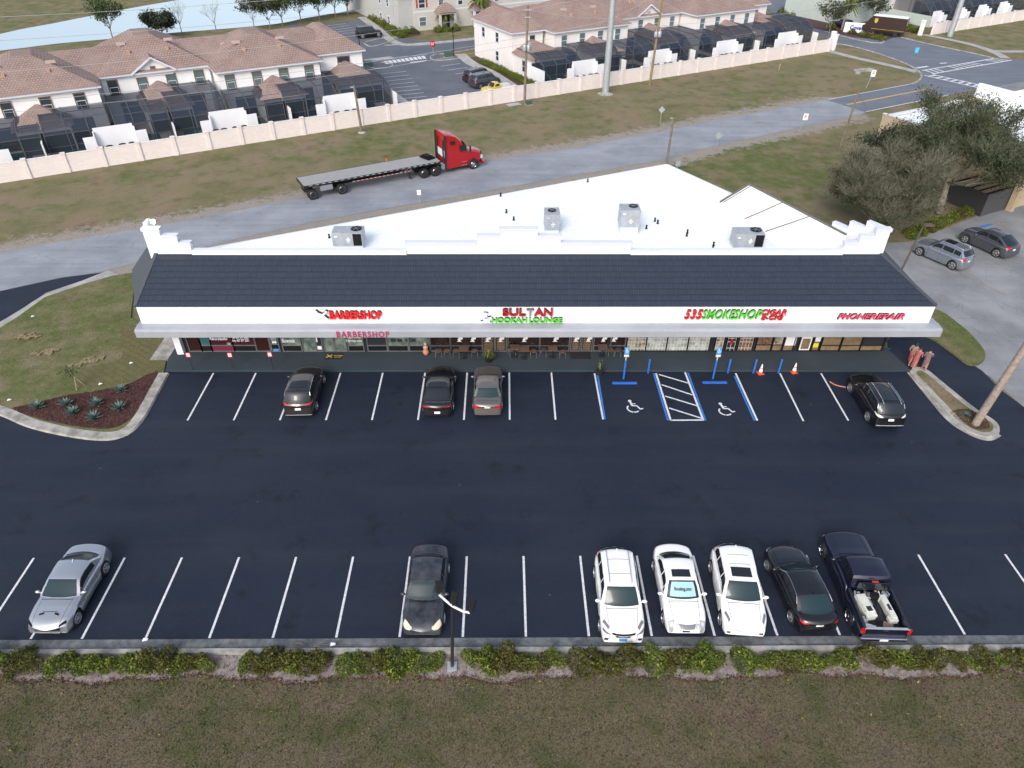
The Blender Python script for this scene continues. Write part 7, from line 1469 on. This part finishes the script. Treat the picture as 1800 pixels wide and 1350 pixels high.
# staked young tree
x, y = G(139, 681, .11); t = thing('staked_tree', 'tiny staked young tree on the planting island', 'tree', (x, y, .11)); mb = MB(); mb.tube([(0, 0, 0), (-.05, 0, .8), (-.12, 0, 1.2)], [.03, .025, .02], 6); mb.build('trunk', 'bark', t)
for dx, dy in ((.18, .1), (-.16, .12), (0, -.2)): mb = MB(); mb.tube([(dx*1.6, dy*1.6, 0), (0, 0, .85)], .022, 5); mb.build('stake', 'wood_light', t)
link('crown', leaf_mesh('crown', [(rg.gauss(-.15, .25), rg.gauss(0, .25), 1.2+rg.gauss(0, .14)) for _ in range(130)], .06, 'leaf_oak', seed=5), t)
for i, (px_, py_, lb) in enumerate(((155, 635, 'long strip by the turf patch'), (82, 620, 'lower left heap'), (50, 592, 'upper left heap'))):
    x, y = G(px_, py_, .1); t = thing('turf_pile', 'heap of dry brown turf pieces, '+lb, 'turf', (x, y, .1), .5 if i == 0 else .2, 'heaps of dry turf'); mb = MB(); rg = random.Random(i)
    for k in range(26): a = rg.uniform(0, 6.28); r_ = rg.random()**.5; mb.obox((r_*math.cos(a)*(1.1 if i == 0 else .8), r_*math.sin(a)*.32, rg.uniform(0, .05)), rg.uniform(.15, .4), rg.uniform(.1, .25), .06, rg.uniform(0, 3))
    mb.build('pieces', mat('dry_turf', (.24, .19, .11), .95, var=.5, vscale=9), t)
# ================= poles, wires, signs
def pole(name, label, pb, ztop, r0, r1, m, ptop=None, arms=None, z0=0, cat='utility pole', group='utility poles', extra=None):
    x, y = G(*pb); 
    if ptop: tx, tz = GY(ptop[0], ptop[1], y); top = (tx-x, 0, tz)
    else: top = (0, 0, ztop)
    t = thing(name, label, cat, (x, y, z0), 0, group); mb = MB(); mb.tube([(0, 0, 0), (top[0]*.5, 0, top[2]*.5), top], [r0, (r0+r1)/2, r1], 12); mb.build('pole', m, t, True); return t, Vector(top)
mbp, tp_ = pole('utility_pole', 'short wooden utility pole against the boundary wall, left of the lorry', (636, 233), 0, .16, .12, 'wood_pole', (622, 150)); mb = MB(); mb.box(-.55, -.05, -.06, .06, tp_.z-.25, tp_.z-.15); mb.xform(Matrix.Translation((tp_.x+.1, 0, 0))); mb.build('cross_arm', 'galv', mbp); mb = MB(); mb.lathe([(.5, 0), (.35, .12), (.0001, .16)], n=10); mb.build('footing', 'concrete', mbp)
def transformers(t, tp, z, n=3):
    for k in range(n):
        a = -2.2+k*1.3; mb = MB(); mb.lathe([(.22, 0), (.24, .05), (.24, .62), (.2, .68), (.0001, .7)], (tp.x*z/tp.z+.42*math.cos(a), .42*math.sin(a), z), 14); mb.build('transformer', 'galv', t, True); mb = MB(); mb.tube([(tp.x*z/tp.z+.42*math.cos(a), .42*math.sin(a), z+.7), (tp.x*z/tp.z+.42*math.cos(a), .42*math.sin(a), z+.95)], .03, 5); mb.build('insulator', 'white_trim', t)
t, tp_ = pole('utility_pole', 'tall wooden utility pole with transformers in front of the middle townhouse left end', (922, 183), 0, .17, .13, 'wood_pole', (928, 10)); transformers(t, tp_, 6.6); mb = MB(); mb.box(-.5, .5, -.05, .05, tp_.z-.5, tp_.z-.4); mb.box(-.35, .35, -.05, .05, tp_.z-1.3, tp_.z-1.2); mb.xform(Matrix.Translation((tp_.x, -.12, 0))); mb.build('cross_arm', 'galv', t); UPA = Vector((t.location.x+tp_.x, t.location.y, tp_.z-.4))
t, tp_ = pole('utility_pole', 'tall brown utility pole with transformers, right of the steel pole', (1142, 150), 0, .18, .14, mat('wood_yellow', (.26, .19, .09), .8, var=.4, vscale=3), (1168, -25)); transformers(t, tp_, 6.4, 3); UPB = Vector((t.location.x+tp_.x, t.location.y, tp_.z-.2))
t, tp_ = pole('steel_pole', 'thick galvanised steel transmission pole in front of the middle townhouse', (1064, 165), 22, .48, .30, 'galv', None, cat='transmission pole', group='steel transmission poles'); mb = MB(); mb.lathe([(1.1, 0), (.8, .08), (.6, .2), (.0001, .2)], n=14); mb.build('footing', 'concrete', t); SP1 = Vector((t.location.x, t.location.y, 0))
t, tp_ = pole('steel_pole', 'thick galvanised steel transmission pole right of the delivery truck', (1669, 64), 22, .5, .32, 'galv', None, cat='transmission pole', group='steel transmission poles'); SP2 = Vector((t.location.x, t.location.y, 0))
t, tp_ = pole('utility_pole', 'grey weathered utility pole just behind the far corner of the white roof', (1171, 292), 0, .13, .11, 'wood_pole', (1184, 207)); mb = MB(); mb.box(-.35, .1, -.03, .03, tp_.z-.1, tp_.z); mb.xform(Matrix.Translation((tp_.x, 0, 0))); mb.build('cross_arm', 'galv', t); UPC = Vector((t.location.x, t.location.y, tp_.z))
t, tp_ = pole('utility_pole', 'leaning grey utility pole on the grass left of the big trees', (1474, 267), 0, .13, .10, 'wood_pole', (1510, 160)); UPD = Vector((t.location.x+tp_.x, t.location.y, tp_.z))
t, tp_ = pole('utility_pole', 'leaning wooden pole on the kerb island at the right end of the car park', (1713, 748), 0, .23, .19, 'wood_palm', (1812, 595), z0=.1)
x, y = G(1697, 732, .12); o = thing('agave', 'small pale agave beside the leaning wooden pole', 'agave', (x, y, .12)); o.scale = (.9,)*3; link('leaves', ag[1], o)
def wire(name, label, a, c, sag, r=.018, grp='overhead wires'):
    a, c = Vector(a), Vector(c); pts = [a.lerp(c, k/24)-Vector((0, 0, sag*4*(k/24)*(1-k/24))) for k in range(25)]; mb = MB(); mb.tube(pts, r, 4, False); tag(mb.build(name, 'wire'), label, 'wire', grp)
UDIR = Vector((WU.x, WU.y, 0)); far = SP1-UDIR*75
for i, (z0, z1, dx) in enumerate(((16.2, 15.5, 0), (14.6, 13.6, 0), (12.4, 11.0, 0), (9.3, 8.4, 0), (8.6, 7.6, .3))):
    wire('overhead_wire', 'thin overhead wire crossing the upper left, %s from the top' % on[i], SP1+Vector((0, -dx-.4, z0)), far+Vector((0, -dx-.4, z1)), 1.1)
wire('overhead_wire', 'overhead wire from the transformer pole to the steel pole', UPA, SP1+Vector((0, -.4, 9.5)), .3, .014)
wire('overhead_wire', 'overhead wire between the steel pole and the brown pole', SP1+Vector((0, -.4, 9.5)), UPB, .3, .014)
wire('overhead_wire', 'long overhead wire over the middle townhouse screens', SP1+Vector((0, -.4, 8.2)), SP2+Vector((0, -.4, 8.6)), 1.0); wire('overhead_wire', 'long overhead wire over the middle townhouse roof', SP1+Vector((0, -.4, 12.5)), SP2+Vector((0, -.4, 13)), 1.0)
wire('guy_wire', 'guy wire from the transformer pole down to the verge', UPA-Vector((0, 0, 4)), (*G(985, 165), .1), .05, .012, 'guy wires'); wire('guy_wire', 'guy wire from the brown pole down to the verge', UPB-Vector((0, 0, 4)), (*G(1232, 127), .1), .05, .012, 'guy wires')
wire('guy_wire', 'short wire from the leaning grey pole to the road edge', UPD, (*G(1530, 196), .1), .3, .02, 'guy wires')
x, y = G(1190, 300); t = thing('service_box', 'blue grey meter box on a leaning post behind the white roof', 'meter box', (x, y, 0)); mb = MB(); mb.box(-.25, .25, -.12, .12, .5, 1.0); mb.build('box', 'galv', t, bevel=.02); mb = MB(); mb.tube([(0, 0, 0), (0, 0, .5)], .04); mb.tube([(.3, 0, .8), (.9, 0, .6)], .02, 5); mb.build('post', 'alu', t)
# car park light with three heads
x, y = G(795, 1173); t = thing('car_park_light', 'three headed flood light pole in the near hedge', 'light pole', (x, y, 0)); zt = GY(800, 1068, y)[1]
mb = MB(); mb.lathe([(.28, 0), (.28, .12), (.0001, .12)], n=4); mb.xform(Matrix.Rotation(R(45), 4, 'Z')); mb.build('base', 'galv', t)
mb = MB(); mb.tube([(0, 0, .1), (.1, 0, zt*.5), (.2, 0, zt)], [.075, .065, .055], 12); mb.build('pole', 'dark_metal', t, True)
pT = Vector((.2, 0, zt)); 
def at_plane(px, py, dy): a, z = GY(px, py, y+dy); return Vector((a-x, dy, z))
A1 = at_plane(772, 1045, .35); A2 = at_plane(826, 1077, -.25)
mb = MB(); mb.tube([A1, A1.lerp(pT, .5)+Vector((0, 0, .03)), pT+Vector((0, 0, .1)), A2.lerp(pT, .4)-Vector((0, 0, .04)), A2], .045, 10); mb.build('cross_arm', 'white', t, True)
def head(p, ang, tilt, lab):
    hd_ = MB(); hd_.box(-.13, .13, 0, .46, -.05, .05); M_ = Matrix.Translation(p+Vector((0, 0, .1))) @ Matrix.Rotation(ang, 4, 'Z') @ Matrix.Rotation(tilt, 4, 'X'); 
    for k in range(5): hd_.box(-.12, .12, .05+k*.085, .07+k*.085, .05, .09)
    hd_.xform(M_); o = hd_.build('lamp_head', 'black', t); b2 = MB(); b2.tube([p, p+Vector((0, 0, .1))], .035, 8); b2.build('bracket', 'dark_metal', o)
head(A1, R(4), R(35), ''); head(pT+Vector((.02, 0, .12)), R(-14), R(35), ''); head(A2, R(-22), R(35), '')
# street lamp beside the side lot
x, y = G(1584, 476); tz = GY(1634, 397, y)[1]; tx = GY(1623, 398, y)[0]; t = thing('street_lamp', 'brown street lamp with a flat head between the roof corner and the side lot', 'street lamp', (x, y, 0)); mb = MB(); mb.tube([(0, 0, 0), ((tx-x), 0, tz)], [.08, .065], 10); mb.build('pole', mat('brown_metal', (.10, .075, .06), .5), t, True); mb = MB(); mb.box(tx-x-.05, tx-x+.75, -.2, .2, tz, tz+.14); mb.build('lamp_head', 'brown_metal', t, bevel=.02)
def postlamp(px, py, h, label):
    x, y = G(px, py); t = thing('street_lamp', label, 'street lamp', (x, y, 0), 0, 'black lantern street lamps'); mb = MB(); mb.tube([(0, 0, 0), (0, 0, h)], [.08, .05], 8); mb.build('pole', 'black', t, True); mb = MB(); mb.lathe([(.08, h), (.2, h+.35), (.24, h+.38), (.05, h+.6), (.0001, h+.65)], n=8); mb.build('lantern', 'black', t)
postlamp(798, 101, 3.9, 'black lantern lamp post right of the stop sign'); postlamp(632, 79, 1.5, 'black lantern lamp post partly hidden by the left townhouse roof')
def roadsign(px, py, ptop, shape, face, label, txt=None, back=False, size=.6, name='road_sign', lean=0):
    x, y = G(px, py); z = GY(ptop[0], ptop[1], y)[1]; t = thing(name, label, 'sign', (x, y, 0)); mb = MB(); mb.tube([(0, 0, 0), (lean, 0, z)], .035, 6); mb.build('post', 'galv', t)
    n = {'oct': 8, 'diamond': 4, 'circle': 16}.get(shape); cz = z-size*.45
    if shape == 'rect': poly = [(-size*.38, cz-size*.5), (size*.38, cz-size*.5), (size*.38, cz+size*.5), (-size*.38, cz+size*.5)]
    else: a0 = math.pi/8 if n == 8 else 0; poly = [(size*.6*math.cos(a0+6.2832*k/n), cz+size*.6*math.sin(a0+6.2832*k/n)) for k in range(n)]
    poly = [(a+lean, c) for a, c in poly]
    mb = MB(); mb.prism_y(poly, -.06, -.045); mb.build('sign_plate', face, t)
    if txt: text_fit(txt[0], 'lettering', txt[1], t, (lean-size*txt[2]/2, -.065, cz-size*txt[3]/2), (1, 0, 0), (0, 0, 1), size*txt[2], size*txt[3], .004, .02)
    return t
roadsign(762, 100, (762, 73), 'circle', 'red_gloss', 'round red no entry sign at the community street corner', ('DO NOT\nENTER', 'sign_white', .8, .5), size=.75)
roadsign(1260, 258, (1263, 233), 'diamond', 'galv', 'bare metal back of a diamond warning sign below the road', size=.75); roadsign(1160, 218, (1163, 188), 'diamond', 'galv', 'grey back of a diamond sign above the road', size=.7)
roadsign(1404, 233, (1413, 200), 'rect', 'sign_white', 'small white arrow sign on a thin post right of the grey pole', ('P', 'red_deep', .3, .5), size=.75, lean=.35)
roadsign(1522, 155, (1531, 124), 'rect', 'sign_white', 'white speed limit sign above the yellow road line', ('SPEED\nLIMIT\n15', 'letter_side', .5, .7), size=.85, lean=.45)
roadsign(738, 358, (733, 334), 'rect', 'sign_white', 'narrow white sign seen edge on in front of the lorry', size=.5)
roadsign(1610, 93, (1616, 84), 'rect', mat('cyan', (.08, .45, .65), .4), 'small light blue sign standing in the entrance road', size=.8)
roadsign(680, 291, (675, 278), 'rect', 'orange', 'orange marker stake on the verge behind the flatbed', size=.25, name='marker_stake'); roadsign(1369, 124, (1371, 112), 'rect', 'wood_light', 'pale marker stake on the verge near the right end of the wall', size=.25, name='marker_stake')
roadsign(1452, 50, (1461, 17), 'rect', 'sign_white', 'leaning white signpost left of the palm', size=.7, lean=.5)
# community sign
x, y = G(1504, 58); t = thing('entrance_sign', 'low wide community sign with orange edge reading Cove', 'sign', (x, y, 0), R(-20)); mb = MB(); mb.box(-2.2, 1.2, -.15, .15, 0, 1.7); mb.build('sign_board', 'sign_white', t, bevel=.02); mb = MB(); mb.box(1.2, 3.0, -.17, .17, 0, 1.75); mb.build('orange_panel', mat('orange2', (.5, .14, .03), .5), t); mb = MB(); mb.box(1.45, 2.75, -.2, -.175, .2, 1.55); mb.build('blue_panel', mat('blue2', (.01, .04, .3), .4), t)
text_fit('Cove', 'lettering', 'blue2', t, (-1.2, -.165, .5), (1, 0, 0), (0, 0, 1), 1.9, .8, .01, .04); text_fit('C', 'lettering', 'sign_white', t, (1.75, -.215, .5), (1, 0, 0), (0, 0, 1), .7, .8, .01, .04)
for px_, py_, lb in ((648, 118, 'left end of the crossing'), (789, 101, 'right of the no entry sign'), (930, 184, 'beside the transformer pole')):
    x, y = G(px_, py_); t = thing('utility_cabinet', 'small dark green utility cabinet, '+lb, 'cabinet', (x, y, 0), WANG, 'green utility cabinets'); mb = MB(); s_ = .6 if py_ < 150 else .35; mb.box(-s_, s_, -s_*.7, s_*.7, .05, s_*1.5); mb.build('cabinet', mat('cab_green', (.05, .10, .08), .5), t, bevel=.03); mb = MB(); mb.box(-s_*1.2, s_*1.2, -s_, s_, 0, .05); mb.build('slab', 'concrete', t)
x, y = G(903, 184); mb = MB(); mb.box(-.9, .9, -.5, .5, 0, .06); tag(mb.build('manhole_cover', 'galv', None, loc=(x, y, 0), rz=WANG), 'flat pale utility cover on the verge left of the transformer pole', 'cover')
x, y = G(1517, 127); t = thing('culvert_headwall', 'U shaped concrete drain headwall on the verge near the junction', 'culvert', (x, y, 0), .3); mb = MB(); mb.prism([(-2, -.7), (-1.2, .8), (1.8, .8), (2.0, -.4), (1.2, -.5), (1.1, .1), (-.7, .1), (-1.1, -.8)], 0, .35); mb.build('headwall', 'concrete', t)
x, y = G(165, 293); t = thing('standpipe', 'dark rusty post assembly leaning on the boundary wall at the left', 'post', (x, y, 0), WANG); mb = MB(); mb.beam((0, 0, 0), (-.15, .1, 1.7), .2, .15); mb.beam((.25, 0, 0), (.1, .1, 1.3), .12, .1); mb.build('post', 'trim_brown', t)
# broom-like shadowless litter: a few paper scraps and branch debris
rg = random.Random(6)
for i, (px_, py_, lb) in enumerate(((257, 1128, 'beside the third stall line on the near kerb'), (59, 559, 'at the edge of the planting island'), (232, 641, 'on the turf patch'), (178, 678, 'near the mulch bed'), (586, 1136, 'on the kerb under the fourth stall'), (1620, 620, 'by the walkers'), (18, 706, 'at the left edge of the planting island'))):
    x, y = G(px_, py_, .05); mb = MB(); s_ = .12; mb.add([(-s_, -s_*.6, .04), (s_, -s_*.4, .09), (s_*.8, s_*.7, .05), (-s_*.7, s_*.5, .11), (0, 0, .07)], [(0, 1, 4), (1, 2, 4), (2, 3, 4), (3, 0, 4)]); tag(mb.build('paper_scrap', 'white', None, loc=(x, y, .13 if i in (0, 1, 2, 3, 4, 6) else 0)), 'crumpled white paper scrap '+lb, 'litter', 'paper scraps')
def rib(px, py, ln, lb):
    x, y = G(px, py); t = thing('fallen_branch', lb, 'branch', (x, y, .03)); mb = MB(); r_ = random.Random(px)
    for k in range(9): a = r_.uniform(2.6, 3.7)+(math.pi if k % 2 else 0); mb.tube([(0, 0, .05), (ln*.5*math.cos(a), ln*.3*math.sin(a), .14), (ln*math.cos(a), ln*.6*math.sin(a), .05)], [.02, .014, .006], 4, False)
    mb.build('twigs', 'bark', t)
rib(1420, 1165, 1.0, 'brown dead branches lying among the hedge below the black sedan'); rib(545, 1138, .9, 'dark twigs on the kerb between two empty stalls')
# ================= people
def skin_body(name, par, chain, m):
    """chain: dict joint -> (pos, radius); edges list"""
    J, E_ = chain; names = list(J); me = bpy.data.meshes.new(name); me.from_pydata([J[n][0] for n in names], [(names.index(a), names.index(c)) for a, c in E_], [])
    o = link(name, me, par); md = o.modifiers.new('skin', 'SKIN'); md.use_smooth_shade = True
    for i, n in enumerate(names): r_ = J[n][1]; me.skin_vertices[0].data[i].radius = (r_, r_) if not isinstance(r_, tuple) else r_
    me.skin_vertices[0].data[0].use_root = True
    o.modifiers.new('sub', 'SUBSURF').levels = 1; o.modifiers['sub'].render_levels = 1; dg = bpy.context.evaluated_depsgraph_get(); dg.update(); nm = bpy.data.meshes.new_from_object(o.evaluated_get(dg)); o.modifiers.clear(); o.data = nm; nm.name = name; nm.materials.clear(); nm.materials.append(MAT[m])
    for p in nm.polygons: p.use_smooth = True
    return o
def person(px, py, h, face, label, top, skirt, hair='bun', pose='walk', bag=None, stoop=0):
    x, y = G(px, py, .03); t = thing('person', label, 'person', (x, y, .03), face); k = h/1.7; st = .16 if pose == 'walk' else .05; ln = stoop
    J = {'pel': ((0, 0, .93*k), (.10, .12)), 'sp': ((.02+ln*.3, 0, 1.12*k), (.08, .11)), 'ch': ((.04+ln*.7, 0, 1.32*k), (.09, .13)), 'nk': ((.05+ln, 0, 1.47*k), .055), 'hd': ((.08+ln, 0, 1.56*k), (.085, .08)), 'hd2': ((.08+ln, 0, 1.64*k), (.09, .085))}
    E_ = [('pel', 'sp'), ('sp', 'ch'), ('ch', 'nk'), ('nk', 'hd'), ('hd', 'hd2')]
    for s, n in ((1, 'L'), (-1, 'R')):
        f = st*s; J['hip'+n] = ((0, s*.09, .88*k), .095); J['kn'+n] = ((f*.8+.03, s*.10, .49*k), .062); J['an'+n] = ((f*1.1-.04, s*.10, .09*k), .042); J['to'+n] = ((f*1.1+.13, s*.11, .04*k), .035)
        J['sh'+n] = ((.03+ln*.9, s*.19, 1.40*k), .055); J['el'+n] = ((-.02+ln*.8-f*.5+(.10 if bag else 0), s*.25, 1.13*k), .042); J['wr'+n] = ((.10+ln*.7-f*.6+(.12 if bag else 0), s*(.22 if not bag else .14), .96*k+(.08 if bag else 0)), .030); J['ha'+n] = ((.16+ln*.7-f*.6+(.12 if bag else 0), s*(.21 if not bag else .10), .90*k+(.09 if bag else 0)), .036)
        E_ += [('pel', 'hip'+n), ('hip'+n, 'kn'+n), ('kn'+n, 'an'+n), ('an'+n, 'to'+n), ('ch', 'sh'+n), ('sh'+n, 'el'+n), ('el'+n, 'wr'+n), ('wr'+n, 'ha'+n)]
        h0 = Vector(J['ha'+n][0])
        for q in range(4): J['f%d%s' % (q, n)] = ((h0.x+.06-.006*abs(q-1), h0.y+(q-1.5)*.018, h0.z-.045+.004*q), .0085); E_.append(('ha'+n, 'f%d%s' % (q, n)))
        J['th'+n] = ((h0.x+.045, h0.y-s*.04, h0.z-.005), .010); E_.append(('ha'+n, 'th'+n))
    b_ = skin_body('body', t, (J, E_), 'skin')
    hc = Vector(J['hd2'][0]); mb = MB(); mb.sphere((hc.x-.018, 0, hc.z+.012), .105*k, 12, 8, (1, .92, 1)); 
    if hair == 'long': mb.sphere((hc.x-.07, 0, hc.z-.13), .085, 10, 7, (.8, 1.05, 1.6))
    else: mb.sphere((hc.x-.11, 0, hc.z+.04), .05, 8, 6)
    mb.build('hair', 'hair', t, True)
    mb = MB(); mb.sphere((hc.x+.088*k, 0, hc.z-.03), .016, 6, 5); mb.build('nose', 'skin', b_)
    mb = MB()
    for s in (1, -1): mb.sphere((hc.x+.082, s*.032, hc.z+.002), .010, 6, 4)
    mb.build('eyes', 'hair', b_)
    def garment(nm, m, secs, n=18):
        rows = []
        for i, (cx_, z, rx, ry) in enumerate(secs): rows.append([(cx_+rx*math.cos(6.2832*q/n)*(1+.06*math.sin(q*2.3+i)), ry*math.sin(6.2832*q/n)*(1+.06*math.cos(q*3.1)), z*k+.01*math.sin(q*2)) for q in range(n)])
        mb = MB().grid(rows, True); return mb.build(nm, m, t, True)
    garment('top', top, [(.05+ln, 1.46, .06, .07), (.045+ln*.9, 1.42, .12, .18), (.04+ln*.7, 1.30, .145, .19), (.02+ln*.3, 1.10, .115, .145), (0, .92, .13, .165), (-.01, .82, .14, .17)])
    garment('skirt', skirt[0], [(0, .98, .12, .15), (.0, .80, .15, .175), (.02, .5, .16, .165), (.02, skirt[1], .21 if skirt[1] < .3 else .17, .18)] if skirt[1] < .45 else [(0, .98, .14, .17), (0, .85, .165, .19), (.01, skirt[1], .19, .2)])
    for s in (1, -1):
        n = 'L' if s > 0 else 'R'; mb = MB(); mb.tube([J['sh'+n][0], Vector(J['sh'+n][0]).lerp(Vector(J['el'+n][0]), .8)], [.062, .05], 10); mb.build('sleeve', top, t, True); p = J['to'+n][0]; mb = MB(); mb.sphere((p[0]-.07, p[1], .03), .1, 8, 5, (1.2, .5, .35)); mb.build('shoe', 'black' if bag else 'skin', t, True)
    return t, J
person(1597, 640, 1.68, R(35), 'woman in a loose tan shawl with long dark hair, tallest of the walking three', 'cloth_tan', ('cloth_red', .35), 'long')
person(1604, 646, 1.5, R(35), 'woman in a long coral dress walking beside the tan shawl', 'cloth_coral', ('cloth_coral', .12), 'bun', stoop=.08)
t, J = person(1622, 651, 1.6, R(60), 'woman in a patterned rose top carrying a black bag, rightmost walker', 'cloth_rose', ('cloth_rose', .35), 'bun', bag=1, stoop=.06)
M = Matrix.Translation(t.location) @ Matrix.Rotation(t.rotation_euler.z, 4, 'Z'); p_ = M@Vector((.02, .27, .62)); bg_ = thing('handbag', 'black handbag carried by the rightmost walker', 'bag', p_, t.rotation_euler.z)
mb = MB(); mb.box(-.16, .16, -.06, .06, 0, .24); mb.build('bag_body', 'black', bg_, bevel=.03); mb = MB(); mb.tube([(-.1, 0, .22), (-.06, 0, .42), (.06, 0, .42), (.1, 0, .22)], .012, 5); mb.build('strap', 'black', bg_)
# red hose by the black crossover
hp = [G(*q) for q in ((1458, 672), (1466, 677), (1476, 680), (1486, 682))]; mb = MB(); mb.tube([(a-hp[0][0], c-hp[0][1], 0) for a, c in smooth_line(hp, 5)], .035, 6); o = mb.build('cable', 'terracotta', None, True, loc=(hp[0][0], hp[0][1], .06)); tag(o, 'thin reddish strip lying by the front wheel of the crooked black crossover', 'cable')
